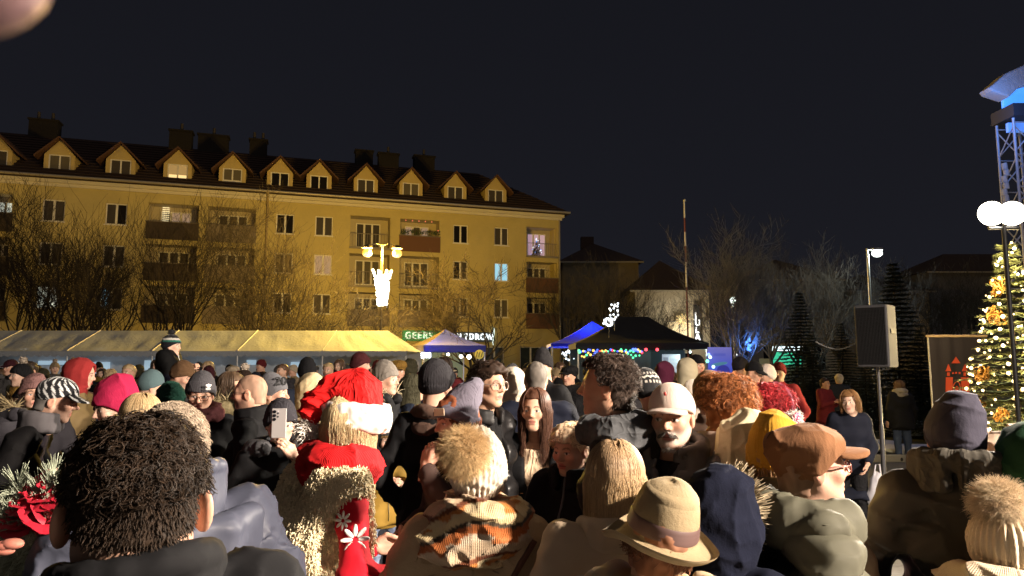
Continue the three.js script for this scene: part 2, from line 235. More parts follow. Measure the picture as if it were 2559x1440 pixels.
    const k = kinds[i], fr = [], w = 0.07, z = DZ - 0.14; fr.push(box2(s - ww, s + ww, wy0, wy0 + w, z, z + 0.08), box2(s - ww, s + ww, wy1 - w, wy1, z, z + 0.08)); for (const x of [-ww + 0.035, 0, ww - 0.035]) fr.push(box2(s + x - 0.045, s + x + 0.045, wy0 + w, wy1 - w, z + 0.002, z + 0.078)); fr.push(box2(s - ww - 0.05, s + ww + 0.05, wy0 - 0.08, wy0 - 0.003, z, z + 0.24));
    part('window_frame', merge(fr), WHITE, d);
    for (const sg of [-1, 1]) { const a = s + (sg < 0 ? -ww + 0.07 : 0.05), b = s + (sg < 0 ? -0.05 : ww - 0.07); if (k === 'half') { part('pane', box2(a, b, wy0 + w, wy0 + 0.58, z + 0.02, z + 0.04), mat([0.6, 0.5, 0.35], 0.8, { emit: [1, 0.7, 0.3], ei: 1.0 }), d); part('window_blind', box2(a, b, wy0 + 0.582, wy1 - w, z + 0.02, z + 0.04), mat([0.6, 0.5, 0.35], 0.8, { emit: [1, 0.7, 0.3], ei: 0.12 }), d); } else if (k === 'door') { part('window_panel', box2(a, b, wy0 + w, wy0 + 0.5, z + 0.02, z + 0.05), WHITE, d); part('pane', box2(a, b, wy0 + 0.502, wy1 - w, z + 0.02, z + 0.04), CURT2, d); } else part('pane', box2(a, b, wy0 + w, wy1 - w, z + 0.02, z + 0.04), k, d); }
  });
  // chimneys with pots
  const chM = mat([0.012, 0.009, 0.008], 0.9, { bump: T.grain, bs: 0.01 });
  for (const [x0, x1, yt, pots] of [[78, 150, 300, 2], [426, 482, 325, 1], [497, 572, 338, 1], [625, 668, 348, 2], [888, 931, 376, 0], [945, 995, 384, 1], [1034, 1084, 390, 1]]) {
    const [a] = fac(x0, yt, 5.7), [b, h0] = fac(x1, yt, 5.7), h = lerp(RH, h0, 0.8); const c = part('chimney', merge([box2(a, b, RH - 0.9, h, RZ - 0.45, RZ + 0.45), box2(a - 0.08, b + 0.08, h + 0.002, h + 0.12, RZ - 0.52, RZ + 0.52)]), chM, bld);
    for (let k = 0; k < pots; k++) part('chimney_pot', cyl(0.12, 0.1, 0.6, lerp(a, b, (k + 0.5) / pots), h + 0.12, RZ, 8), mat([0.08, 0.07, 0.06], 0.6, { metal: 0.4 }), c);
  }
  // small lit tree seen in the right-hand loggia
  { const s = fs(1349, 620), t = thing('christmas_tree', 'small lit christmas tree with blue lights in the top right loggia of the yellow building', 'christmas tree', [A0.x + fdir.x * s - fnorm.x * 0.7, tops[0] - 2.04, A0.z + fdir.z * s - fnorm.z * 0.7], fturn);
    const gb = new GB(), rr = RNG(8); for (let q = 0; q < 240; q++) { const h = 0.15 + rr() * 1.35, R = (1.55 - h) * 0.33, a = rr() * 6.28; gb.tri([0, h, 0], [Math.cos(a) * R, h - 0.1, Math.sin(a) * R], [Math.cos(a + 0.3) * R, h - 0.12, Math.sin(a + 0.3) * R], [0.03, 0.06, 0.04]); } part('branches', gb.geo(), mat(0xffffff, 0.9, { vc: 1 }), t); part('trunk', cyl(0.03, 0.02, 0.5), mat([0.08, 0.05, 0.03]), t);
    for (let q = 0; q < 26; q++) { const h = 0.25 + rr() * 1.25, R = (1.6 - h) * 0.34, a = rr() * 6.28; part('bulb', new THREE.SphereGeometry(0.035, 6, 5).translate(Math.cos(a) * R, h, Math.sin(a) * R), mat(0x222244, 0.5, { emit: rr() < 0.6 ? [0.15, 0.35, 1] : [0.8, 0.9, 1], ei: 2 }), t); }
  }
  // shop signs on the ground floor
  const dz = fs(1005, 850), sgn = thing('shop_sign', 'green lit shop sign with white letters beside the small blue tent peak', 'shop sign', [A0.x + fdir.x * dz + fnorm.x * 0.05, 3.35, A0.z + fdir.z * dz + fnorm.z * 0.05], fturn);
  part('sign_box', rbox(3.2, 0.75, 0.14, 0.03, 1.6, 0.3, 0), mat([0.02, 0.2, 0.06], 0.5, { emit: [0.02, 0.42, 0.1], ei: 0.35 }), sgn); part('lettering', text('GEERS', 0.5, 0.06).translate(0.15, 0.08, 0.075), mat(0xffffff, 0.5, { emit: [0.6, 1, 0.75], ei: 0.9 }), sgn);
  const d2 = fs(1108, 850), sg2 = thing('shop_sign', 'white lit letter sign on pale board right of the small blue tent peak', 'shop sign', [A0.x + fdir.x * d2 + fnorm.x * 0.05, 3.3, A0.z + fdir.z * d2 + fnorm.z * 0.05], fturn);
  part('sign_board', rbox(3.9, 0.75, 0.1, 0.03, 1.9, 0.3, 0), mat([0.1, 0.12, 0.12], 0.5), sg2); part('lettering', text('KEN ZDROW', 0.46, 0.06).translate(0.1, 0.1, 0.055), mat(0xffffff, 0.5, { emit: [0.8, 0.92, 1], ei: 1.7 }), sg2); part('light_strip', box2(3.72, 3.86, -0.3, 1.0, 0.06, 0.1), mat(0xffffff, 0.5, { emit: [0.8, 1, 0.9], ei: 1.5 }), sg2);
}
// ---------------------------------------------------------------- other buildings on the right
function simpleHouse(name, label, x0, x1, yTop, d, depth, roofH, wallC, wins, litIdx = []) {
  const a = at(x0, 880, d), b = at(x1, 880, d), h = at((x0 + x1) / 2, yTop, d).y, w = b.x - a.x, g = thing(name, label, 'building', [a.x, 0, -d]);
  const sh = new THREE.Shape([[0, 0], [w, 0], [w, h], [0, h]].map((p) => new THREE.Vector2(...p))), rects = wins(w, h); for (const [u, v, ww, wh] of rects) sh.holes.push(new THREE.Path([[u, v], [u, v + wh], [u + ww, v + wh], [u + ww, v]].map((p) => new THREE.Vector2(...p))));
  part('wall', merge([new THREE.ExtrudeGeometry(sh, { depth: 0.3, bevelEnabled: false }).translate(0, 0, -0.3), box2(0, 0.3, 0, h, -depth, -0.302), box2(w - 0.3, w, 0, h, -depth, -0.302), box2(0.302, w - 0.302, 0, h, -depth, -depth + 0.3)]), mat(wallC, 0.95, { bump: T.grain, bs: 0.01, map: rep(T.stain, 0.15) }), g);
  rects.forEach(([u, v, ww, wh], i) => { const f = part('window', merge([box2(u, u + ww, v, v + 0.07, -0.2, -0.12), box2(u, u + ww, v + wh - 0.07, v + wh, -0.2, -0.12), box2(u, u + 0.07, v + 0.07, v + wh - 0.07, -0.2, -0.12), box2(u + ww - 0.07, u + ww, v + 0.07, v + wh - 0.07, -0.2, -0.12), box2(u + ww / 2 - 0.04, u + ww / 2 + 0.04, v + 0.07, v + wh - 0.07, -0.198, -0.122)]), mat([0.35, 0.33, 0.3], 0.7), g); part('pane', box2(u + 0.07, u + ww - 0.07, v + 0.07, v + wh - 0.07, -0.18, -0.16), litIdx.includes(i) ? LITW : GLASS, f); });
  const o = 0.5, e = [V(-o, h + 0.02, o), V(w + o, h + 0.02, o), V(w + o, h + 0.02, -depth - o), V(-o, h + 0.02, -depth - o)], k = Math.min(w, depth) / 2, r0 = V(k, h + roofH, -depth / 2), r1 = V(w - k, h + roofH, -depth / 2);
  const rf = part('roof', quadsGeo([[e[0], e[1], r1, r0], [e[1], e[2], r1], [e[2], e[3], r0, r1], [e[3], e[0], r0], [e[3], e[2], e[1], e[0]]]), mat([0.05, 0.032, 0.028], 0.9, { bump: T.grain, bs: 0.02 }), g); part('eave_board', merge([box2(-o, w + o, h - 0.14, h + 0.015, o - 0.05, o), box2(-o, w + o, h - 0.14, h + 0.01, -depth - o, -depth - o + 0.05)]), mat([0.4, 0.36, 0.28], 0.8), g);
  return [g, rf, w, h];
}
{
  const [g1, r1, w1, h1] = simpleHouse('town_house', 'dark old town house with hipped roof behind bare trees right of the yellow building', 1408, 1600, 655, 70, 12, 3, [0.3, 0.25, 0.17], (w, h) => [[1, 5, 1.1, 1.6], [3.3, 5, 1.1, 1.6], [5.4, 5, 1.1, 1.6], [1, 1.2, 1.2, 2], [3.5, 1.2, 1.2, 2]]);
  part('chimney', box2(w1 * 0.32, w1 * 0.5, h1 + 1.6, h1 + 3.7, -6.5, -5.5), mat([0.07, 0.04, 0.03]), r1);
  const [g2] = simpleHouse('low_house', 'low cream house with lit window behind the black gazebo', 1590, 1776, 727, 56, 9, 3.2, [0.5, 0.44, 0.33], (w, h) => [[2.6, 3.2, 2.1, 1.9], [2.6, 0.9, 2.1, 1.6]], [0]);
  simpleHouse('pale_house', 'pale house with garage doors far behind the white lit tree', 1880, 2105, 700, 62, 9, 2.6, [0.42, 0.4, 0.36], (w, h) => [[0.8, 4.6, 1.1, 1.3], [2.8, 4.6, 1.1, 1.3], [5.0, 4.6, 1.1, 1.3], [1.0, 1.0, 2.2, 2.2], [4.6, 1.0, 2.2, 2.2]]);
  simpleHouse('ochre_house', 'ochre house with brown corner behind the loudspeaker', 2108, 2330, 728, 66, 9, 2.2, [0.46, 0.36, 0.2], (w, h) => [[1.2, 4.4, 1.0, 1.4], [3.4, 4.4, 1.0, 1.4], [5.6, 4.4, 1.0, 1.4]]);
  simpleHouse('grey_house', 'long dark grey house on the right behind the castle banner', 2335, 2720, 680, 70, 9, 2.6, [0.2, 0.19, 0.2], (w, h) => [0, 1, 2, 3, 4].map((k) => [1 + k * 2.6, 5, 1.1, 1.5]));
  // star in the low house window, lit letters on its wall
  const c = at(1705, 800, 55.2), st = new GB(); for (let k = 0; k < 26; k++) { const a = k * 2.399, R = 0.12 * Math.sqrt(k) ; st.tube([[0, 0, 0], [Math.cos(a) * R, Math.sin(a) * R, 0.05]], 0.035, 4, [1, 1, 1]); }
  const star = thing('star_light', 'warm yellow star of lights in the low cream house window', 'star light', c); part('star_bulbs', st.geo(), mat(0x332200, 0.6, { emit: [1, 0.72, 0.3], ei: 1.6 }), star);
  const lp = at(1742, 800, 55.5), vs = thing('shop_sign', 'upright sign of white lit letters at the corner of the low cream house', 'shop sign', [lp.x, 0, -55.5]); part('sign_post', box(0.5, 2.9, 0.08, 0, 5.0, -0.12), mat([0.03, 0.03, 0.03]), vs);
  ['J', 'U', 'L', 'A'].forEach((ch, k) => part('letter', text(ch, 0.5, 0.06).translate(-0.2, at(1742, 790 + k * 18, 55.5).y - 0.2, -0.05), mat(0xffffff, 0.5, { emit: [0.9, 0.95, 1], ei: 1.6 }), vs)); { const gl = pointLight([-1.2, 4.6, 1.6], [1, 0.88, 0.66], 26, 10); gl.name = 'added_wall_fill'; vs.add(gl); }  // added warm point light brightening the low house wall, hung on the sign
  // green lit petrol-station style kiosk far right
  const k = at(1970, 888, 48), kg = thing('kiosk', 'kiosk with white and green lit fascia seen through the trees', 'kiosk', [k.x, 0, -48]); part('kiosk_walls', merge([box(2.6, 2.0, 2, 0, 1.0, -1.1)]), mat([0.25, 0.3, 0.28], 0.8), kg); part('kiosk_roof', rbox(3.2, 0.2, 2.6, 0.03, 0, 3.02, -1), mat([0.3, 0.3, 0.3], 0.7), kg); part('lit_sign', rbox(2.2, 0.32, 0.1, 0.02, -0.1, 2.7, 0.06), mat(0xffffff, 0.6, { emit: [0.75, 0.95, 1], ei: 1.6 }), kg); part('lit_window', box2(-1.2, 1.0, 1.5, 2.45, 0.0, 0.05), mat([0.1, 0.4, 0.3], 0.6, { emit: [0.05, 0.75, 0.42], ei: 0.75 }), kg);
  const tl = at(1839, 896, 30), tb = thing('tube_light', 'upright white tube light standing left of the kiosk', 'tube light', [tl.x, 0, tl.z]); part('pole', cyl(0.025, 0.025, 1.7), mat(0x333333), tb); part('tube', new THREE.CapsuleGeometry(0.09, 0.35, 4, 8).translate(0, 1.98, 0), mat(0xffffff, 0.5, { emit: [1, 0.97, 0.9], ei: 2 }), tb);
}

// ---------------------------------------------------------------- tents
const canvasM = mat([0.36, 0.39, 0.43], 0.75, { bump: T.grain, bs: 0.01, trans: 0.06 }), steel = mat([0.55, 0.55, 0.56], 0.4, { metal: 0.7 });
function sag(x, y, z, seed) { return 0.035 * (vn(x * 1.3 + seed, y * 2, z * 1.3) - 0.5); }
function sheet(a, b, c, d, nu, nv, amp, seed, col) {               // a-b lower edge, d-c upper edge, with folds
  const p = [], ix = [], uv = []; for (let j = 0; j <= nv; j++) for (let i = 0; i <= nu; i++) { const u = i / nu, v = j / nv, P = a.clone().lerp(b, u).lerp(d.clone().lerp(c, u), v), e = Math.sin(Math.PI * u) * Math.sin(Math.PI * v); const w = amp * (2 * vn(u * 7 + seed, v * 3, seed) - 1 + 0.8 * (vn(u * 22 + v * 5, v * 4, seed + 4) - 0.5)) * Math.min(1, e * 3) - amp * 1.2 * e; p.push(P.x, P.y + w, P.z + w * 0.4); uv.push(u * a.distanceTo(b), v * a.distanceTo(d)); }
  for (let j = 0; j < nv; j++) for (let i = 0; i < nu; i++) { const o = j * (nu + 1) + i; ix.push(o, o + 1, o + nu + 1, o + 1, o + nu + 2, o + nu + 1); }
  const g = new THREE.BufferGeometry(); g.setAttribute('position', new THREE.Float32BufferAttribute(p, 3)); g.setAttribute('uv', new THREE.Float32BufferAttribute(uv, 2)); g.setIndex(ix); g.computeVertexNormals(); return g;
}
function valance(x0, x1, yTop, yBot, z, pitch, dirz = 0) {         // scalloped hanging strip with thickness
  const sh = new THREE.Shape(); sh.moveTo(x0, yTop); sh.lineTo(x1, yTop); const n = Math.max(2, Math.round((x1 - x0) / pitch)), w = (x1 - x0) / n; for (let k = n - 1; k >= 0; k--) { const a = x0 + k * w; for (let q = 0; q <= 6; q++) { const t = 1 - q / 6; sh.lineTo(a + w * t, yBot + 0.07 * (1 - Math.sin(Math.PI * t))); } } sh.lineTo(x0, yTop);
  return new THREE.ExtrudeGeometry(sh, { depth: 0.012, bevelEnabled: false }).translate(0, 0, z);
}
const TENT_D = 23;
{
  const xl = at(-260, 880, TENT_D).x, xr = at(1018, 880, TENT_D).x, W = xr - xl, EH = 2.2, RH2 = 2.97, DP = 3.6, HIP = 1.0;
  const t = thing('market_tent', 'long off white market tent with scalloped edge in front of the yellow building', 'tent', [xl, 0, -TENT_D]);
  const nb = Math.round(W / 3.05), bw = W / nb;
  for (let k = 0; k < nb; k++) { const a = k * bw, b = (k + 1) * bw, last = k === nb - 1, rb = last ? b - HIP : b;
    const pn = part('roof_panel', merge([sheet(V(a, EH, 0), V(b, EH, 0), V(rb, RH2, -DP / 2), V(a, RH2, -DP / 2), 24, 8, 0.035, k * 3.1), sheet(V(a, EH, -DP), V(b, EH, -DP), V(rb, RH2, -DP / 2), V(a, RH2, -DP / 2), 12, 5, 0.03, k * 5.7)]), canvasM, t);
    part('valance', valance(a, b - 0.01, EH - 0.004, EH - 0.2, 0.004, 0.27), canvasM, t);
    part('seam', rod(V(a + 0.01, EH + 0.02, 0.0), V(a + 0.01, RH2 + 0.02, -DP / 2), 0.016, 5), mat([0.7, 0.68, 0.64], 0.7), pn);
    part('back_wall', sheet(V(a, 0, -DP + 0.03), V(b, 0, -DP + 0.03), V(b, EH, -DP + 0.03), V(a, EH, -DP + 0.03), 12, 6, 0.02, k), mat([0.5, 0.52, 0.55], 0.7, { bump: T.grain, bs: 0.006 }), t);
  }
  part('end_panel', sheet(V(W, EH, 0), V(W, EH, -DP), V(W - HIP, RH2, -DP / 2), V(W - HIP, RH2, -DP / 2), 10, 6, 0.03, 77), canvasM, t);
  for (let k = 0; k <= nb; k++) part('post', cyl(0.025, 0.025, EH, k * bw - (k === nb ? 0.06 : 0) + (k ? 0 : 0.05), 0, -0.05, 8), mat([0.8, 0.8, 0.78], 0.4), t);
  const wl = mat([0.3, 0.4, 0.45], 0.8, { emit: [0.5, 0.68, 0.82], ei: 0.55 });
  for (const [px0, px1, py0, py1] of [[95, 165, 902, 912], [360, 405, 901, 925], [616, 640, 900, 912], [725, 785, 905, 960], [230, 275, 905, 950], [20, 80, 905, 930]]) { const a = at(px0, py1, TENT_D + DP - 0.08), b = at(px1, py0, TENT_D + DP - 0.08); part('lit_window', box2(a.x - xl, b.x - xl, a.y, b.y, -DP + 0.08, -DP + 0.1), wl, t); }
  // counters inside
  for (let k = 0; k < nb; k++) part('counter', merge([rbox(bw - 0.4, 0.05, 0.7, 0.015, (k + 0.5) * bw, 0.93, -0.7), box2(k * bw + 0.25, (k + 1) * bw - 0.25, 0.05, 0.9, -0.5, -0.46)]), mat([0.45, 0.42, 0.38], 0.8), t);
  // work lamps hung under the ridge, lighting the tent from inside
  for (const px of [60, 250, 480, 700]) { const p = at(px, 895, TENT_D + 2.4), lt = thing('work_lamp', 'white tube lamp inside the market tent', 'lamp', [p.x, 2.32, p.z]); part('tube', new THREE.CapsuleGeometry(0.03, 0.5, 3, 8).rotateZ(Math.PI / 2), mat(0xffffff, 0.5, { emit: [0.75, 0.88, 1], ei: 1.2 }), lt); part('hanger', cyl(0.006, 0.006, 0.5, 0, 0.02, 0, 5), steel, lt); const l = pointLight([0, -0.08, 0.05], [0.75, 0.88, 1], 0.75, 6); l.name = 'tube_glow'; lt.add(l);
    lt.userData.label = ({ 60: 'white tube lamp inside the left end of the market tent', 250: 'white tube lamp inside the market tent beyond the patterned cap man', 480: 'white tube lamp inside the market tent right of the shoulder child', 700: 'white tube lamp inside the market tent beyond the santa hat' })[px]; lt.userData.group = 'work lamps in the market tent'; }
}
function popTent(name, label, px0, px1, pyEave, pyPeak, d, depth, ridge, mats, turn = 0, pyVal) {
  const a = at(px0, pyEave, d), b = at(px1, pyEave, d), W = b.x - a.x, eh = a.y, ph = at((px0 + px1) / 2, pyPeak, d + depth / 2).y, vb = at(px0, pyVal, d).y;
  const t = thing(name, label, 'tent', [(a.x + b.x) / 2, 0, -d - depth / 2], turn), hw = W / 2, hd = depth / 2, rg = ridge / 2;
  const c = [V(-hw, eh, hd), V(hw, eh, hd), V(hw, eh, -hd), V(-hw, eh, -hd)], r0 = V(-rg, ph, 0), r1 = V(rg, ph, 0), low = (v, q) => v;
  const sides = [[c[0], c[1], r1, r0], [c[1], c[2], r1, r1], [c[2], c[3], r0, r1], [c[3], c[0], r0, r0]];
  sides.forEach((s, k) => { const g = sheet(s[0], s[1], s[2], s[3], 18, 10, 0.02, k * 9 + px0); const p = g.attributes.position; for (let i = 0; i < p.count; i++) { const v = clamp((p.getY(i) - eh) / (ph - eh)); p.setY(i, p.getY(i) - 0.42 * (ph - eh) * v * (1 - v)); } g.computeVertexNormals(); part('roof_panel', g, mats[k % mats.length], t); });
  for (const [p, q] of [[0, 1], [1, 2], [2, 3], [3, 0]]) { const u = c[q].clone().sub(c[p]), L = u.length(), g = box(L - 0.02, eh - vb, 0.012, 0, 0, 0); g.rotateY(-Math.atan2(u.z, u.x)); g.translate((c[p].x + c[q].x) / 2, (eh + vb) / 2 - 0.004, (c[p].z + c[q].z) / 2); part('valance', g, mats[p % mats.length], t); }
  for (const v of c) part('post', box(0.045, eh - 0.03, 0.045, v.x * 0.97, (eh - 0.03) / 2, v.z * 0.97), steel, t);
  return { t, hw, hd, eh, vb };
}
const BLUE = mat([0.012, 0.035, 0.5], 0.7, { trans: 0.5, bump: T.grain, bs: 0.006 }), BLUE2 = mat([0.012, 0.03, 0.6], 0.6, { trans: 0.5 }), LAMPLIT_TAN = mat([0.09, 0.07, 0.055], 0.7), BLACK = mat([0.022, 0.022, 0.024], 0.8, { bump: T.grain, bs: 0.006 });  // tan side of the blue tent: yellow lamplight put into its colour
{
  const b1 = popTent('market_tent', 'small blue peaked tent with white light below, right of the long tent', 1022, 1186, 863, 823, 30, 3, 0, [BLUE, BLUE, BLUE, LAMPLIT_TAN], 0.4, 879);
  const lp = at(1050, 888, 30.4), lb = thing('sign_lamp', 'bright white glowing lamp box under the small blue tent', 'lamp', [lp.x, lp.y, lp.z]); part('diffuser', rbox(0.95, 0.22, 0.06, 0.02), mat(0xffffff, 0.5, { emit: [0.85, 0.95, 1], ei: 6 }), lb); part('housing', rbox(1.05, 0.3, 0.06, 0.02, 0, 0, -0.065), mat(0x555555), lb); const l = pointLight([0, -0.05, 0.12], [0.85, 0.94, 1], 14, 8); l.name = 'panel_glow'; lb.add(l);
  for (const [px, py, s] of [[1152, 891, 0.05], [1172, 892, 0.06], [1120, 886, 0.04]]) { const q = at(px, py, 30.6), o = thing('bare_bulb', px === 1152 ? 'warm bare bulb under the blue tent, middle of three' : px === 1172 ? 'warm bare bulb under the blue tent, rightmost of three' : 'warm bare bulb under the blue tent, leftmost of three', 'lamp', q, 0, 'bulbs under the small blue tent'); part('bulb', new THREE.SphereGeometry(s * 1.7, 10, 8), mat(0xffffff, 0.5, { emit: [1, 0.88, 0.66], ei: 6 }), o); part('cord', cyl(0.008, 0.008, 0.3, 0, 0.08, 0, 4), mat(0x111111), o); if (px === 1172) { const pl = pointLight([0, -0.15, 0.1], [1, 0.85, 0.6], 4, 4); pl.name = 'bulb_glow'; o.add(pl); } }
  // round yellow stripy sign at its right
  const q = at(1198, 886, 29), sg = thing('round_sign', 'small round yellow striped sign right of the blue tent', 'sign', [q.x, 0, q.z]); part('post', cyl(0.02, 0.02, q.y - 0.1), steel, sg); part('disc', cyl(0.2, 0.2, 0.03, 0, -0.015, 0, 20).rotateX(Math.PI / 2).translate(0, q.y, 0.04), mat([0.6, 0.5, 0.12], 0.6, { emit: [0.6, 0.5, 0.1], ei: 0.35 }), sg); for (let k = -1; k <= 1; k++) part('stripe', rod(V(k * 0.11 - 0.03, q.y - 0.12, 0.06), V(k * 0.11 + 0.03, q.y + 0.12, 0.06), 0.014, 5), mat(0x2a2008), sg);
  const b2 = popTent('market_tent', 'blue peaked tent glowing from inside left of the black gazebo', 1377, 1610, 858, 803, 25.5, 3.4, 0, [BLUE2], 0, 866);
  { const p = at(1470, 850, 27.2), o = thing('work_lamp', 'small lamp hung inside the glowing blue tent', 'lamp', p); part('bulb', new THREE.SphereGeometry(0.06, 8, 6), mat(0xffffff, 0.5, { emit: [0.6, 0.7, 1], ei: 3 }), o); part('hanger', cyl(0.006, 0.006, 0.3, 0, 0.05, 0, 4), steel, o); const pl = pointLight([0, 0.0, 0], [0.55, 0.65, 1], 26, 3); pl.name = 'bulb_glow'; o.add(pl); }
  const b3 = popTent('gazebo', 'black gazebo with coloured string lights and pale side panels', 1440, 1772, 857, 792, 22, 3, 1.0, [BLACK], 0, 872);
  // side panels / back of the gazebo
  const pz = -b3.hd; const wallG = mat([0.1, 0.13, 0.14], 0.7);
  part('back_panel', box2(-b3.hw + 0.05, b3.hw - 0.05, 0.05, b3.vb, pz + 0.05, pz + 0.07), wallG, b3.t);
  part('side_curtain', sheet(V(-0.05, 0, -0.9), V(0.75, 0, -0.9), V(0.75, b3.vb, -0.9), V(-0.05, b3.vb, -0.9), 20, 6, 0.03, 3), mat([0.16, 0.2, 0.21], 0.8), b3.t);
  // coloured string lights
  const rr = RNG(21), cols = { red: [1, 0.06, 0.08], green: [0.1, 0.9, 0.35], blue: [0.08, 0.15, 1], amber: [1, 0.6, 0.12] }, keys = Object.keys(cols);
  const str = thing('string_lights', 'string of red green blue and amber bulbs under the black gazebo edge', 'string lights', at(1445, 872, 21.9)); const x0 = str.position.x, y0 = str.position.y; const wire = new GB(); const wp = [];
  for (let k = 0; k <= 44; k++) { const px = 1445 + k * 6.2, p = at(px, 875 + 3 * Math.sin(k * 0.9), 21.9); wp.push([p.x - x0, p.y - y0, 0]); }
  wire.tube(wp, 0.008, 4, [0.02, 0.03, 0.02]); part('wire', wire.geo(), mat(0xffffff, 0.7, { vc: 1 }), str);
  for (let k = 0; k < 58; k++) { const px = 1445 + (k % 29) * 5.6 * (k < 29 ? 1 : 1), py = 874 + rr() * 24 * (k < 29 ? 0.25 : 1), p = at(px + rr() * 4, py, 21.9 + 0.05 * rr()), kk = keys[Math.floor((rr() * 0.5 + (k % 4) / 8 + rr() * 0.4) * 3.99) % 4]; part('bulb', new THREE.SphereGeometry(0.028 + 0.014 * rr(), 6, 5).translate(p.x - x0, p.y - y0, 0.03), mat(0x101010, 0.5, { emit: cols[kk], ei: 2.4 }), str); }
  for (const [px, c] of [[1614, 'red'], [1642, 'red'], [1588, 'blue'], [1582, 'blue']]) { const p = at(px, 874, 21.9); part('bulb', new THREE.SphereGeometry(0.05, 8, 6).translate(p.x - x0, p.y - y0, 0.03), mat(0x101010, 0.5, { emit: cols[c], ei: 4 }), str); }
  for (const [px, py, c, I] of [[1515, 890, [0.4, 0.6, 0.8], 1.1], [1725, 880, [0.7, 1, 0.95], 2.0]]) { const p = at(px, py, 22.8), o = thing('work_lamp', px < 1600 ? 'small cool lamp hung left inside the black gazebo' : 'small pale green lamp hung right inside the black gazebo', 'lamp', p); part('bulb', new THREE.SphereGeometry(0.04, 8, 6), mat(0xffffff, 0.5, { emit: c, ei: 4 }), o); part('hanger', cyl(0.006, 0.006, 0.4, 0, 0.03, 0, 4), steel, o); const pl = pointLight([0, 0, 0], c, I, 3); pl.name = 'bulb_glow'; o.add(pl); }
  // white roll-up posters and the blue banner
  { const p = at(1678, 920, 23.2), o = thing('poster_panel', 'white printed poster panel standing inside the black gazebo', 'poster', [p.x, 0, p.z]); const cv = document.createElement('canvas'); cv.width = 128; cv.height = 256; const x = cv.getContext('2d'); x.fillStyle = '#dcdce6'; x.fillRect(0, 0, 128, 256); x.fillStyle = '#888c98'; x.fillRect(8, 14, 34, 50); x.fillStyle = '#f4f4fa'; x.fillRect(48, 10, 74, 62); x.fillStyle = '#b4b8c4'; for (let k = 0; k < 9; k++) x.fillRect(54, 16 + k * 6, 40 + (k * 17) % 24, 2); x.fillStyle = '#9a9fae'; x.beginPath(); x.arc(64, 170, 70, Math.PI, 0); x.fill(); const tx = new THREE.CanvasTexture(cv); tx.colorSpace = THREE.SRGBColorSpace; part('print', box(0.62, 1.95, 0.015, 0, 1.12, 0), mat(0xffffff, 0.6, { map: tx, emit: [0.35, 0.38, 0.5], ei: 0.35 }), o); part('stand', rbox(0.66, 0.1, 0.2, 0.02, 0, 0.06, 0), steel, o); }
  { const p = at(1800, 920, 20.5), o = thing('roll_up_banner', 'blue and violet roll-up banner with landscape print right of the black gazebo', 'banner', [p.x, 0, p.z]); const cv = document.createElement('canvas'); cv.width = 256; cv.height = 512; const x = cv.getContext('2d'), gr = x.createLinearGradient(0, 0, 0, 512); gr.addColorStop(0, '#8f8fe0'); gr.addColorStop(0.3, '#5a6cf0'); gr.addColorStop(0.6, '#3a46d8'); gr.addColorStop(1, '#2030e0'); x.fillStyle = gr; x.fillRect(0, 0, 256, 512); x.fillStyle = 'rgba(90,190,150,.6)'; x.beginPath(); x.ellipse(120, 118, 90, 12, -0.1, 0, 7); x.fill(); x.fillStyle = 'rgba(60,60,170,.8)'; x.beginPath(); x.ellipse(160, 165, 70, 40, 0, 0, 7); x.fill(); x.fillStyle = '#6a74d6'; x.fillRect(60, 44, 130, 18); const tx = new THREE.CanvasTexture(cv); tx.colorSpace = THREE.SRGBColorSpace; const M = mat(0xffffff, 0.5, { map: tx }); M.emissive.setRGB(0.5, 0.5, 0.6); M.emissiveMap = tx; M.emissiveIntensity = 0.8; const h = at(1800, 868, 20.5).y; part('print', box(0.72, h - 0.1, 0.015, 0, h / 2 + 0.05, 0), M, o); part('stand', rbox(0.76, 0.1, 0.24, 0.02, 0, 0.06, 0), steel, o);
    for (const [qx, qy, c] of [[1775, 893, [0.6, 0.9, 1]], [1768, 903, [0.2, 1, 0.6]], [1783, 917, [0.5, 0.8, 1]], [1771, 886, [0.2, 0.3, 1]]]) { const v = at(qx, qy, 20.2), b = solo('light_bulb', new THREE.SphereGeometry(0.05, 8, 6).translate(v.x, v.y, v.z), mat(0x111111, 0.5, { emit: c, ei: 3 }), null, 'light'); tag(b, ({ 1775: 'pale cyan bulb at the left edge of the blue banner', 1768: 'green bulb at the left edge of the blue banner', 1783: 'lowest pale blue bulb before the blue banner', 1771: 'topmost deep blue bulb left of the blue banner' })[qx], 'light', 'bulbs beside the blue banner'); } }
  // white light ornaments inside and above the tents
  const orn = (px, py, d, R, n, col, label, ei = 2.6, seed = 1, tall = 1) => { const p = at(px, py, d), o = thing('light_ornament', label, 'light ornament', p), q = RNG(seed), g = []; for (let k = 0; k < n; k++) { const a = k / n * 6.28 * 1.6, rad = R * (0.35 + 0.65 * q()); g.push([Math.cos(a) * rad, Math.sin(a) * rad * tall, (q() - 0.5) * 0.1]); } const bm = mat(0xffffff, 0.5, { emit: col, ei }), bg = new THREE.SphereGeometry(R * 0.13 + 0.01, 6, 5); for (const v of g) part('bulb', bg, bm, o).position.set(...v); const fr = new GB(); fr.tube([...Array(20).keys()].map((k) => [Math.cos(k / 19 * 6.28) * R * 0.8, Math.sin(k / 19 * 6.28) * R * 0.8 * tall, -0.03]), 0.012, 4, [0.1, 0.1, 0.1]); fr.tube([[0, R * tall, -0.03], [0, -R * tall - 0.3, -0.03]], 0.012, 4, [0.1, 0.1, 0.1]); part('frame', fr.geo(), mat(0xffffff, 0.6, { vc: 1 }), o); return o; };
  orn(1424, 888, 25, 0.21, 16, [0.7, 0.88, 1], 'round white light ornament hanging under the glowing blue tent', 2.6, 4, 1.25);
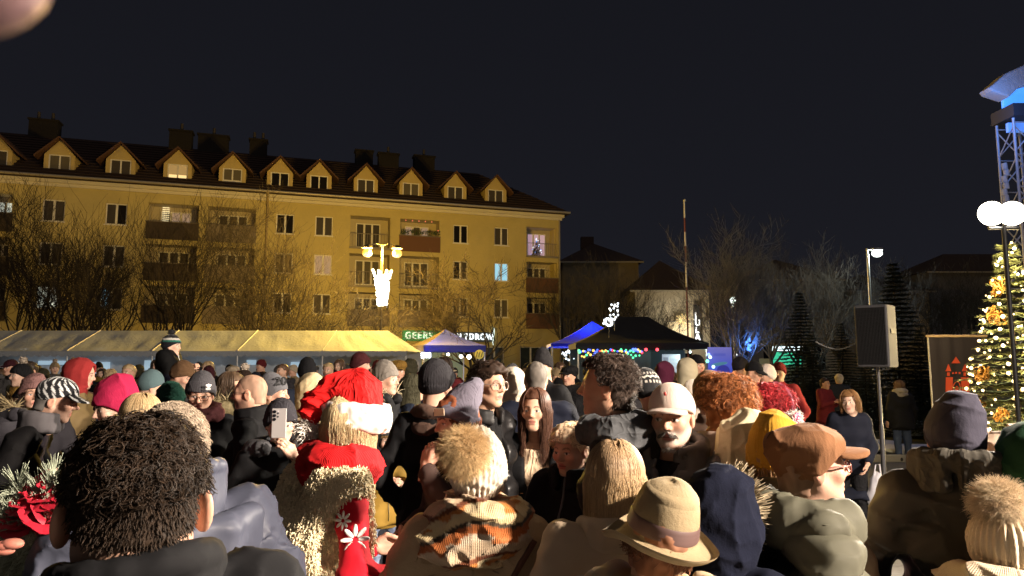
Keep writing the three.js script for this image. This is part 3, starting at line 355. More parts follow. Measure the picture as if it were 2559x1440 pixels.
  orn(1408, 884, 25, 0.07, 6, [0.7, 0.85, 1], 'tiny white light ornament left of the round one under the blue tent', 2.6, 9);
  orn(1536, 778, 21, 0.16, 14, [0.85, 0.95, 1], 'upper half of a white light ornament above the black gazebo', 3, 6, 1.9); orn(1522, 806, 21, 0.2, 18, [0.85, 0.95, 1], 'lower ring of white lights above the black gazebo', 3, 7, 0.9);
}
// ---------------------------------------------------------------- street lamps, poles
{
  const mk = (p, label, glowI, orn) => { const o = thing('street_lamp', label, 'street lamp', [p.x, 0, p.z], 0.12), y = p.y, dark = mat([0.1, 0.08, 0.05], 0.5, { metal: 0.4 });
    part('pole', merge([cyl(0.06, 0.045, y + 0.35), cyl(0.1, 0.08, 0.9)]), dark, o);
    for (const s of [-1, 1]) { const curve = [...Array(8).keys()].map((k) => { const t = k / 7; return [s * 0.62 * t, y + 0.3 - 0.1 * t + 0.28 * Math.sin(Math.PI * t) * 0.5, 0]; }); const g = new GB(); g.tube(curve, 0.022, 6, [1, 1, 1]); part('arm', g.geo(), dark, o);
      const cap = new THREE.LatheGeometry([[0, 0.3], [0.08, 0.28], [0.17, 0.22], [0.235, 0.14], [0.225, 0.13]].map((v) => new THREE.Vector2(...v)), 18).translate(s * 0.62, y + 0.06, 0); const hd = part('lamp_head', cap, dark, o);
      part('globe', new THREE.SphereGeometry(0.205, 18, 14).scale(1.05, 0.9, 1.05).translate(s * 0.62, y - 0.02, 0), mat(0xffffff, 0.5, { emit: [1, 0.43, 0.015], ei: 1.9 }), hd); const l = pointLight([s * 0.62, y - 0.02, 0], STREET.c, glowI, 6); l.name = 'lamp_glow'; o.add(l); }
    return o; };
  const p = at(955, 632, 28.5), s1 = mk(p, 'yellow twin headed street lamp with white torch decoration in front of the yellow building', STREET.I, true);
  const t = thing('light_decoration', 'white glowing torch shaped decoration strapped to the twin street lamp pole', 'light decoration', [p.x, 0, p.z]); const q = RNG(31), gb = [], K = (px, py) => { const v = at(px, py, 28.35); return [v.x - p.x, v.y, 0.15]; };
  const prof = [[0, 12], [0.25, 13], [0.5, 16], [0.62, 20], [0.75, 18], [1, 22]];
  for (let k = 0; k < 330; k++) { const v = q(), half = v < 0.55 ? 11 + v * 8 : 15 + (v - 0.55) * 14, py = 764 - v * 78, u = (q() * 2 - 1), px = 955 + u * half; if (v > 0.9 && Math.abs(Math.sin(u * 5.2)) < 0.35) continue; const a = K(px, py); gb.push(new THREE.SphereGeometry(0.035 + 0.03 * q(), 5, 4).translate(a[0], a[1], 0.1 + 0.14 * Math.sqrt(1 - u * u))); }
  for (const [a, b] of [[[937, 690], [932, 676]], [[974, 690], [978, 678]], [[948, 686], [946, 678]], [[966, 686], [966, 677]]]) for (let k = 0; k < 8; k++) { const e = K(lerp(a[0], b[0], k / 7), lerp(a[1], b[1], k / 7)); gb.push(new THREE.SphereGeometry(0.055, 6, 5).translate(e[0], e[1], 0.15)); }
  part('bulbs', merge(gb), mat(0xffffff, 0.5, { emit: [1, 0.93, 0.72], ei: 4 }), t).userData.kind = 'stuff'; part('frame', merge([rod(V(0, K(955, 766)[1], 0.09), V(0, K(955, 676)[1], 0.09), 0.03), rod(V(...K(966, 770)), V(...K(974, 720)), 0.012)]), steel, t); const gl = pointLight([0, K(955, 720)[1], 0.55], [1, 0.9, 0.65], 9, 10); gl.name = 'decoration_glow'; t.add(gl);
  mk(V(-37, 9, -33), 'yellow twin headed street lamp beyond the left end of the market tent', STREET.I * 0.13);
  // white single lamp on the right
  const w = at(2192, 632, 26), o = thing('street_lamp', 'white single armed street lamp above the loudspeaker', 'street lamp', [at(2168, 632, 26).x, 0, -26]), ox = w.x - o.position.x, M2 = mat([0.45, 0.45, 0.45], 0.45, { metal: 0.5 }); part('pole', cyl(0.06, 0.045, w.y + 0.15), M2, o); part('arm', rod(V(0, w.y + 0.12, 0), V(ox, w.y + 0.16, 0), 0.025), M2, o); const hd = part('lamp_head', rbox(0.4, 0.1, 0.24, 0.03, ox, w.y + 0.14, 0), M2, o); part('globe', new THREE.SphereGeometry(0.17, 14, 10).scale(1.15, 0.85, 1).translate(ox, w.y - 0.02, 0), mat(0xffffff, 0.5, { emit: [0.9, 1, 0.92], ei: 6 }), hd); const wl = pointLight([ox, w.y - 0.02, 0], [0.86, 1, 0.9], 46, 6); wl.name = 'lamp_glow'; o.add(wl);
  const w2 = at(1831, 752, 30), o2 = thing('street_lamp', 'small white lamp shining inside the pale bare tree', 'street lamp', [w2.x, 0, w2.z]); part('pole', cyl(0.05, 0.04, w2.y - 0.1), M2, o2); part('globe', new THREE.SphereGeometry(0.13, 12, 8).translate(0, w2.y, 0), mat(0xffffff, 0.5, { emit: [0.88, 1, 0.95], ei: 6 }), o2); part('lamp_head', cyl(0.15, 0.1, 0.06, 0, w2.y + 0.14, 0, 12), M2, o2); const wl2 = pointLight([0, w2.y, 0], [0.8, 0.95, 1], 30, 5); wl2.name = 'lamp_glow'; o2.add(wl2);
  // red and white mast
  const b = at(1719, 830, 40), tp = at(1711, 503, 40), mast = thing('flagpole', 'tall slim red and white banded flagpole above the low house', 'flagpole', [b.x, 0, -40]); const bands = [503, 545, 580, 615, 655, 718, 990]; for (let k = 0; k < bands.length - 1; k++) { const y1 = at(1712, bands[k], 40).y, y0 = Math.max(0, at(1712, bands[k + 1], 40).y); part('band', cyl(0.055, 0.05, y1 - y0, 0, y0, 0, 8), k % 2 ? mat([0.14, 0.035, 0.035], 0.6) : mat([0.6, 0.58, 0.55], 0.6), mast); } part('finial', new THREE.SphereGeometry(0.1, 8, 6).translate(0.03, tp.y + 0.05, 0), steel, mast);
  // blue LED cluster on the tree
  const bl = at(1871, 860, 24), led = thing('light_ornament', 'bright blue light cluster on the tree right of the blue banner', 'light ornament', bl), q2 = RNG(14), lm = mat(0x101030, 0.5, { emit: [0.06, 0.2, 1], ei: 3.5 }), lg = new THREE.SphereGeometry(0.045, 6, 5); for (let k = 0; k < 16; k++) part('bulb', lg, lm, led).position.set((q2() - 0.5) * 0.16, (q2() - 0.5) * 0.42, 0.05 * q2()); const pl = pointLight([0, 0, 0.25], [0.1, 0.3, 1], 3, 3); pl.name = 'led_glow'; led.add(pl);
}
// ---------------------------------------------------------------- trees
function treeGeo(seed, H, spread, o = {}) {
  const r = RNG(seed), wood = new GB(), twig = new GB(), lim = o.twigs ?? 2600; let nt = 0;
  const c0 = o.col ?? [0.06, 0.042, 0.026], c1 = o.col2 ?? [0.075, 0.05, 0.028];
  function branch(p, d, len, rad, lv) {
    const n = lv < 2 ? 7 : lv < 4 ? 5 : 4, pts = [p], dirs = [d]; let q = p, e = d;
    for (let k = 0; k < n; k++) { const wob = lv === 0 ? 0.1 : 0.26; e = [e[0] + (r() - 0.5) * wob * 2, e[1] + (r() - 0.5) * wob + (o.trop ?? 0.1), e[2] + (r() - 0.5) * wob * 2]; const l = Math.hypot(...e); e = e.map((x) => x / l); q = [q[0] + e[0] * len / n, q[1] + e[1] * len / n, q[2] + e[2] * len / n]; pts.push(q); dirs.push(e); }
    const r1 = rad * (lv === 0 ? 0.62 : 0.5); (lv < 3 ? wood : twig).tube(pts, (t) => lerp(rad, r1, t), lv === 0 ? 8 : lv < 3 ? 5 : 3, lv < 3 ? c0 : c1);
    if (lv >= (o.levels ?? 5) || len < 0.16) return;
    const kids = lv === 0 ? (o.limbs ?? 7) : lv === 1 ? 6 : lv === 2 ? 5 : 4;
    for (let k = 0; k < kids; k++) { if (lv >= 3 && nt++ > lim) return; const t = lv === 0 ? 0.55 + 0.45 * r() : 0.25 + 0.75 * Math.pow((k + r()) / kids, 0.8), f = Math.min(n - 0.01, t * n), a = pts[Math.floor(f)], b = pts[Math.floor(f) + 1], s = f % 1, st = [lerp(a[0], b[0], s), lerp(a[1], b[1], s), lerp(a[2], b[2], s)], dd = dirs[Math.min(n, Math.ceil(f))]; const az = r() * 6.28 + k * 2.4, tilt = (lv === 0 ? spread : 0.5 + 0.45 * r()); let u = Math.abs(dd[1]) > 0.95 ? [1, 0, 0] : [dd[2], 0, -dd[0]]; let ul = Math.hypot(...u); u = u.map((x) => x / ul); const w = [dd[1] * u[2] - dd[2] * u[1], dd[2] * u[0] - dd[0] * u[2], dd[0] * u[1] - dd[1] * u[0]], nd = [0, 1, 2].map((j) => dd[j] * Math.cos(tilt) + (u[j] * Math.cos(az) + w[j] * Math.sin(az)) * Math.sin(tilt)); branch(st, nd, len * (lv === 0 ? (o.limbLen ?? 1.15) : 0.62) * (0.75 + 0.5 * r()), Math.max(o.thin ?? 0.009, lerp(rad, r1, t) * (lv === 0 ? 0.62 : 0.5)), lv + 1); }
  }
  const stems = o.stems ?? 1; for (let k = 0; k < stems; k++) { const a = k * 2.4 + seed, tl = stems > 1 ? 0.16 + 0.12 * r() : 0.03; branch([Math.cos(a) * 0.12 * (stems > 1), -0.05, Math.sin(a) * 0.12 * (stems > 1)], [Math.cos(a) * tl, 1, Math.sin(a) * tl], H * (o.trunk ?? 0.38), (o.rad ?? 0.17) * (stems > 1 ? 0.7 : 1), 0); }
  return [wood.geo(), twig.geo()];
}
const bark = mat(0xffffff, 0.95, { vc: 1 });
function tree(px, d, label, geos, s = 1, turn = 0, m = bark) { const p = at(px, 900, d), t = thing('bare_tree', label, 'tree', [p.x, 0, p.z], turn); t.scale.setScalar(s); part('trunk', geos[0], m, t); part('crown', geos[1], m, t); return t; }
{
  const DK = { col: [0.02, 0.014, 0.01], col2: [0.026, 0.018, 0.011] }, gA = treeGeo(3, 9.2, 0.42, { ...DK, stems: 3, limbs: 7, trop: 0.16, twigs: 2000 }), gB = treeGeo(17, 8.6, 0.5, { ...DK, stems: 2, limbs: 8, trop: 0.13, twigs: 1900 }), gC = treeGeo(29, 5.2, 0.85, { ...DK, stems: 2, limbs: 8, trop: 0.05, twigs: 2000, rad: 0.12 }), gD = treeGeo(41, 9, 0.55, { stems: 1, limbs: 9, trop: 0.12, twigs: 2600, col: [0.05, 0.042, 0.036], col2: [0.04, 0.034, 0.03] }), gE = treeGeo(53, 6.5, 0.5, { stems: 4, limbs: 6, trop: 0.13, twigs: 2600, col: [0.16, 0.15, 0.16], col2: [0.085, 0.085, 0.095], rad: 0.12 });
  tree(60, 33, 'bare bushy tree at the far left before the yellow building', gB, 0.86, 1);
  tree(185, 32, 'tall dense bare tree left of centre before the first windows', gA, 0.92, 0.3);
  tree(262, 30.5, 'slim bare tree below the second dormer from the left', gB, 0.78, 2.1);
  tree(430, 31, 'dense dark bare tree below the black balcony', gA, 0.85, 2.5);
  tree(655, 31, 'wide bare tree standing left of the yellow street lamp', gB, 0.84, 3.9);
  tree(720, 29.5, 'leaning bare tree just left of the lit window and street lamp', gC, 1.02, 0.7);
  tree(862, 29, 'low brushy bare shrub tree at the foot of the street lamp', gC, 0.82, 2.9);
  tree(1205, 34, 'round crowned bare tree behind the small blue tent', gC, 1.22, 1.4);
  tree(1420, 44, 'large dim bare tree right of the yellow building corner', gD, 0.8, 0.4); tree(1545, 42, 'large dim bare tree above the black gazebo', gD, 0.76, 2.2); tree(1640, 48, 'dim bare tree left of the red and white flagpole', gD, 0.66, 4);
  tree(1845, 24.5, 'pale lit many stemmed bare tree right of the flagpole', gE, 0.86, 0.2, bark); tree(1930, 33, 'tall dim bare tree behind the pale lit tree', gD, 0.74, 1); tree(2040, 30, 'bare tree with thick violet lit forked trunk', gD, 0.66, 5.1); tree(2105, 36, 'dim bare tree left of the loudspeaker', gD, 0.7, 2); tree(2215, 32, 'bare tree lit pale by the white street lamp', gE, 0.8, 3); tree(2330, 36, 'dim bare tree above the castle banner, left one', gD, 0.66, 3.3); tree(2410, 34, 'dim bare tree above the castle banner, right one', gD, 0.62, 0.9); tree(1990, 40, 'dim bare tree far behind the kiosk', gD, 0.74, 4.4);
}
function conifer(H, R, seed, dens = 1, col = [0.025, 0.04, 0.03]) { // spruce: whorls of drooping boughs with needles
  const r = RNG(seed), wood = new GB(), nd = new GB(); wood.tube([[0, 0, 0], [0, H, 0]], (t) => lerp(0.035 * H / 3, 0.006, t), 7, [0.07, 0.045, 0.03]);
  for (let y = 0.12 * H; y < H; y += H / (22 * Math.sqrt(dens))) { const t = y / H, rr = R * (1 - t) * (0.85 + 0.3 * r()) + 0.04, n = Math.round(lerp(11, 5, t) * dens); for (let k = 0; k < n; k++) { const a = (k + r()) / n * 6.28, L = rr * (0.8 + 0.4 * r()), up = 0.25 * t, pts = []; for (let q = 0; q <= 4; q++) { const f = q / 4; pts.push([Math.cos(a) * L * f, y + L * (up * f - 0.28 * f * f + 0.1 * f ** 3), Math.sin(a) * L * f]); } wood.tube(pts, (f) => lerp(0.01, 0.003, f), 3, [0.06, 0.045, 0.03]);
      const m = Math.round(14 + L * 30); for (let q = 0; q < m; q++) { const f = 0.15 + 0.85 * r(), i = Math.min(3, Math.floor(f * 4)), s = f * 4 - i, p = [0, 1, 2].map((j) => lerp(pts[i][j], pts[i + 1][j], s)), side = r() < 0.5 ? -1 : 1, ln = (0.05 + 0.1 * r() * (1.1 - f)) * (H / 3.6) * 1.3, ang = a + side * (0.5 + 0.6 * r()), e = [p[0] + Math.cos(ang) * ln, p[1] + (r() - 0.6) * ln * 0.7, p[2] + Math.sin(ang) * ln], w = 0.012 * H / 3.6 * 1.6; const cc = 0.7 + 0.7 * r(); nd.tri([p[0] + Math.sin(ang) * w, p[1], p[2] - Math.cos(ang) * w], [p[0] - Math.sin(ang) * w, p[1], p[2] + Math.cos(ang) * w], e, col.map((x) => x * cc)); } } }
  return [wood.geo(), nd.geo()];
}
{
  const nm = mat(0xffffff, 0.8, { vc: 1 }), c1 = conifer(4.2, 1.35, 5, 3.2, [0.02, 0.033, 0.024]), sp = (px, d, label, s, tn) => { const p = at(px, 900, d), t = thing('spruce_tree', label, 'spruce tree', [p.x, 0, p.z], tn); t.scale.setScalar(s); part('trunk', c1[0], nm, t); part('foliage', c1[1], nm, t); };
  sp(2005, 22, 'dark spruce left of the violet lit tree', 0.98, 0); sp(2245, 17, 'dark spruce right behind the loudspeaker', 1.04, 1.2); sp(2105, 19, 'low dark spruce bush between the trees', 0.7, 2.6); sp(2300, 16, 'low dark spruce bush left of the castle banner', 0.62, 4); sp(2030, 16.5, 'low dark spruce bush behind the red haired woman', 0.6, 3.1); sp(2160, 15.5, 'low dark spruce bush below the loudspeaker', 0.58, 5.2); sp(2380, 15, 'low dark spruce beside the castle banner foot', 0.5, 0.4);
}
// ---------------------------------------------------------------- loudspeaker, banner, lit tree, mast and tower on the right
const SPK_D = 7.4;
{
  const p = at(2190, 840, SPK_D), o = thing('loudspeaker', 'black loudspeaker box with grey side on a slim pole', 'loudspeaker', [p.x, 0, p.z], -0.8), y0 = at(2190, 918, SPK_D).y, y1 = at(2190, 764, SPK_D).y, h = y1 - y0;
  part('cabinet', rbox(0.33, h, 0.3, 0.02, 0, (y0 + y1) / 2, 0), mat([0.045, 0.045, 0.05], 0.7, { bump: T.grain, bs: 0.002 }), o); const gr = []; for (let k = 0; k < 15; k++) gr.push(box(0.29, 0.004, 0.012, 0, y0 + 0.05 + k * (h - 0.1) / 14, 0.158)); for (let k = 0; k < 20; k++) gr.push(box(0.003, h - 0.06, 0.006, -0.14 + k * 0.0147, (y0 + y1) / 2, 0.157)); part('grille', merge(gr), mat([0.006, 0.006, 0.007], 0.8), o); part('front_panel', box(0.29, h - 0.06, 0.004, 0, (y0 + y1) / 2, 0.1515), mat([0.006, 0.006, 0.007], 0.9), o);
  part('handle', rbox(0.012, 0.05, 0.14, 0.004, 0.167, (y0 + y1) / 2 + 0.05, 0), mat(0x0a0a0a, 0.6), o);
  part('pole', merge([cyl(0.017, 0.017, y0 - 0.02, 0, 0.02, 0, 10), cyl(0.024, 0.024, 0.5, 0, 0.7, 0, 10)]), mat([0.12, 0.12, 0.13], 0.4, { metal: 0.6 }), o); for (let k = 0; k < 3; k++) { const a = k * 2.094; part('leg', rod(V(0, 0.7, 0), V(Math.cos(a) * 0.5, 0.02, Math.sin(a) * 0.5), 0.012), mat([0.05, 0.05, 0.05], 0.5), o); }
  const cb = new GB(), cp = []; for (let k = 0; k <= 12; k++) cp.push([-0.16 - 0.5 * k / 12, y0 + h * 0.45 - 0.1 * Math.sin(k / 12 * 3), -0.02]); cb.tube(cp, 0.006, 5, [0.2, 0.2, 0.2]); part('cable', cb.geo(), mat(0xffffff, 0.6, { vc: 1 }), o);
}
{
  const D = 11, a = at(2322, 843, D), b = at(2460, 843, D), bot = at(2322, 1010, D).y - 0.3, w = b.x - a.x, o = thing('town_banner', 'dark banner with red castle emblem hanging on a frame by the lit tree', 'banner', [a.x, 0, a.z]);
  const cl = sheet(V(0, bot, 0), V(w, bot, 0), V(w, a.y, 0), V(0, a.y, 0), 40, 8, 0.0, 1), p = cl.attributes.position; for (let i = 0; i < p.count; i++) p.setZ(i, 0.018 * Math.sin(p.getX(i) * 26) * vn(p.getX(i) * 3, p.getY(i), 2)); cl.computeVertexNormals(); part('cloth', cl, mat([0.018, 0.014, 0.02], 0.85, { bump: T.weave, bs: 0.001 }), o);
  part('top_bar', new THREE.CylinderGeometry(0.022, 0.022, w + 0.08, 8).rotateZ(Math.PI / 2).translate(w / 2, a.y + 0.02, 0), mat([0.5, 0.36, 0.2], 0.5), o); for (const x of [0.02, w - 0.02]) part('post', cyl(0.02, 0.02, a.y, x, 0, -0.05, 8), steel, o);
  const red = mat([0.5, 0.06, 0.02], 0.7), K = (px, py) => { const v = at(px, py, D); return new THREE.Vector2(v.x - a.x, v.y); }, sh = (pts) => new THREE.ExtrudeGeometry(new THREE.Shape(pts.map((q) => K(...q))), { depth: 0.008, bevelEnabled: false }).translate(0, 0, 0.03);
  const tri = (x, y0, y1, hw) => sh([[x - hw, y1], [x + hw, y1], [x, y0]]);
  part('castle_emblem', merge([tri(2386, 892, 908, 11), tri(2367, 910, 928, 7), tri(2408, 910, 928, 7), sh([[2361, 943], [2378, 943], [2376, 998], [2360, 998]]), sh([[2398, 943], [2418, 943], [2420, 998], [2402, 998]]), sh([[2384, 930], [2388, 930], [2388, 934], [2384, 934]]), sh([[2377, 930], [2381, 930], [2381, 935], [2377, 935]]), sh([[2393, 930], [2397, 930], [2397, 935], [2393, 935]]), sh([[2364, 931], [2370, 931], [2370, 940], [2364, 940]]), sh([[2405, 931], [2411, 931], [2411, 940], [2405, 940]]), sh([[2384, 968], [2388, 964], [2392, 968], [2392, 978], [2388, 982], [2384, 978]])]), red, o);
  const ring = new GB(); ring.tube([...Array(15).keys()].map((k) => { const t = k / 14 * 6.28, v = K(2388 + 9 * Math.sin(t), 970 - 16 * Math.cos(t)); return [v.x, v.y, 0.036]; }), 0.008, 5, [1, 1, 1]); part('emblem_ring', ring.geo(), red, o);
}
{ // the big lit christmas tree
  const D = 9, c = at(2538, 900, D), o = thing('christmas_tree', 'tall christmas tree with warm lights and gold ribbons at the right edge', 'christmas tree', [c.x, 0, c.z]); const H = at(2538, 598, D).y, cf = conifer(H, 0.98, 9, 2.4, [0.13, 0.15, 0.06]), nm = mat(0xffffff, 0.75, { vc: 1 }); part('trunk', cf[0], nm, o); part('foliage', cf[1], nm, o);
  const r = RNG(77), LB = mat(0xffffff, 0.4, { emit: [1, 0.72, 0.3], ei: 4.5 }), LB2 = mat(0xffffff, 0.4, { emit: [1, 0.62, 0.2], ei: 1.6 }), LG = [new THREE.SphereGeometry(0.017, 7, 5), new THREE.SphereGeometry(0.011, 6, 5), new THREE.SphereGeometry(0.023, 7, 5)], wires = new GB(); let prev = null;
  for (let k = 0; k < 290; k++) { const t = Math.pow((k + 0.5) / 290, 0.62), y = H * (1.0 - 0.86 * t), a = k * 0.52 + 0.35 * r(), R = (0.95 * (1 - y / H) + 0.06) * (0.86 + 0.2 * r()), p = [Math.cos(a) * R, y + 0.05 * (r() - 0.5), Math.sin(a) * R]; const m = part('bulb', LG[k % 3], r() < 0.6 ? LB : LB2, o); m.position.set(...p); if (prev) wires.tube([prev, [(prev[0] + p[0]) / 2, (prev[1] + p[1]) / 2 - 0.03, (prev[2] + p[2]) / 2], p], 0.003, 3, [0.05, 0.08, 0.05]); prev = p; }
  part('light_wire', wires.geo(), nm, o);
  const gold = mat([0.22, 0.1, 0.015], 0.4, { metal: 0.5 }); for (const [px, py] of [[2480, 715], [2498, 775], [2470, 935], [2488, 1020], [2553, 790], [2505, 940], [2545, 700], [2530, 1040]]) { const v = at(px, py, D - 0.55), g = new GB(); for (let q = 0; q < 7; q++) { const b = q * 0.9 + px, pts = []; for (let s = 0; s <= 10; s++) { const t = s / 10 * 6.28; pts.push([Math.cos(b) * 0.085 * (1 - Math.cos(t)) * 0.6, Math.sin(b) * 0.06 * (1 - Math.cos(t)) * 0.6 + 0.05 * Math.sin(t), 0.05 * Math.sin(t + q)]); } g.tube(pts, 0.016, 4, [1, 1, 1], 0.15); } const hh = v.y, R = 0.92 * (1 - hh / H) + 0.04, dx = v.x - c.x; const m = part('ribbon', g.geo(), gold, o); m.position.set(clamp(dx, -R, R), hh, Math.sqrt(Math.max(0.01, R * R - Math.min(R * R, dx * dx))) * 0.9); }
  for (const [y, z] of [[1.0, 0.95], [2.2, 0.62], [3.1, 0.4]]) { const l = pointLight([-0.35 * (1.2 - y / 4), y, z], [1, 0.74, 0.36], 14, 8); l.name = 'tree_glow'; o.add(l); const l2 = pointLight([-z * 0.95 - 0.05, y + 0.2, 0.1], [1, 0.74, 0.36], 8, 8); l2.name = 'tree_glow'; o.add(l2); }
}
function floodMast(F, label, aimX) {
  const [x, y, z] = F.at, o = thing('floodlight_mast', label, 'floodlight', [x, 0, z], 0); const dk = mat([0.015, 0.015, 0.016], 0.5, { metal: 0.3 });
  part('pole', merge([cyl(0.022, 0.022, y - 0.1, 0, 0, 0, 10), cyl(0.034, 0.034, 1.3, 0, 0, 0, 10)]), dk, o); part('cross_bar', new THREE.CylinderGeometry(0.016, 0.016, 0.3, 8).rotateZ(Math.PI / 2).translate(0, y - 0.12, 0), dk, o); for (let k = 0; k < 3; k++) { const a = k * 2.094 + 0.4; part('leg', rod(V(0, 0.8, 0), V(Math.cos(a) * 0.7, 0.015, Math.sin(a) * 0.7), 0.014), dk, o); }
  for (const s of [-1, 1]) { const dir = V(-x - 0.2, 1.3 - y, -2.6 - z).normalize(), q = new THREE.Quaternion().setFromUnitVectors(V(0, 0, 1), dir), place = (g) => g.applyQuaternion(q).translate(s * 0.1, y + 0.03, 0.0); const b = part('lamp_housing', place(new THREE.CylinderGeometry(0.125, 0.09, 0.1, 24).rotateX(Math.PI / 2).translate(0, 0, -0.03)), dk, o); part('lamp_face', place(new THREE.SphereGeometry(0.118, 20, 12).scale(1, 1, 0.5).translate(0, 0, 0.025)), mat(0xffffff, 0.4, { emit: [1, 0.9, 0.72], ei: 14 }), b); const l = spotLight([s * 0.1 + dir.x * 0.14, y + 0.03 + dir.y * 0.14, dir.z * 0.14], dir, F.c, F.I / 2, 1.08, 5); l.name = 'flood_glow'; o.add(l, l.target); }
  return o;
}
floodMast(FLOOD_A, 'twin white floodlights on a black pole before the lit christmas tree');
floodMast(FLOOD_B, 'second twin floodlight mast right of the crowd, outside the photo');
{ // stage tower: lattice column with fabric canopy and blue lit panel
  const D = 12.5, c = at(2556, 500, D), o = thing('stage_tower', 'white lattice stage tower with pale canopy and blue lit panel, top right corner', 'stage tower', [c.x, 0, c.z], 0); const wh = mat([0.3, 0.3, 0.34], 0.5, { metal: 0.2 }), yT = at(2556, 305, D).y, hw = 0.22, rods = [];
  for (const sx of [-1, 1]) for (const sz of [-1, 1]) part('chord', rod(V(sx * hw, 0, sz * hw), V(sx * hw, yT, sz * hw), 0.025, 8), wh, o);
  for (let y = 0.2; y < yT - 0.5; y += 0.62) for (const sz of [-1, 1]) { rods.push(rod(V(-hw, y, sz * hw), V(hw, y + 0.5, sz * hw), 0.013, 6), rod(V(hw, y, sz * hw), V(-hw, y + 0.5, sz * hw), 0.012, 6), rod(V(-hw, y + 0.56, sz * hw), V(hw, y + 0.56, sz * hw), 0.012, 6)); rods.push(rod(V(sz * hw, y, -hw), V(sz * hw, y + 0.5, hw), 0.012, 6)); } part('lattice', merge(rods), wh, o);
  part('beam', box2(-0.26, 3.5, yT + 0.02, at(2556, 272, D).y, -0.3, 0.3), mat([0.015, 0.015, 0.02], 0.7), o);
  part('lit_panel', box2(-0.22, 3.4, at(2556, 270, D).y, at(2556, 215, D).y, -0.05, 0.02), mat([0.1, 0.3, 0.8], 0.6, { emit: [0.07, 0.33, 1], ei: 0.9 }), o); part('lit_panel', box2(-0.17, 0.3, at(2556, 330, D).y, yT - 0.02, -0.05, 0.02), mat([0.2, 0.35, 0.8], 0.6, { emit: [0.1, 0.33, 0.95], ei: 0.5 }), o);
  { const bl = pointLight([-0.9, yT + 0.1, 0.9], [0.12, 0.32, 1], 9, 10); bl.name = 'panel_glow'; o.add(bl); } const pts = [], n = 16; const K = (px, py) => { const v = at(px, py, D); return [v.x - c.x, v.y]; }; const top = [[2462, 228], [2500, 195], [2550, 172], [2640, 158], [2800, 150]].map((p) => K(...p)), bt = [[2466, 233], [2505, 246], [2530, 222], [2640, 195], [2800, 185]].map((p) => K(...p)); const shp = new THREE.Shape([...top, ...bt.reverse()].map((p) => new THREE.Vector2(...p))); part('canopy', new THREE.ExtrudeGeometry(shp, { depth: 0.25, bevelEnabled: true, bevelSize: 0.03, bevelThickness: 0.03, bevelSegments: 2 }).translate(0, 0, -0.1), mat([0.3, 0.27, 0.26], 0.8, { bump: T.grain, bs: 0.01 }), o);
  const sn = new GB(); for (let k = 0; k < 9; k++) { const v = K(2500 + (k % 2) * 4, 412 + k * 16); sn.tube([[v[0], v[1], 0.1], [v[0] + 0.01, v[1] - 0.12, 0.1]], 0.05, 6, [0.3, 0.3, 0.32]); } part('cable_cover', sn.geo(), mat(0xffffff, 0.8, { vc: 1 }), o);
}
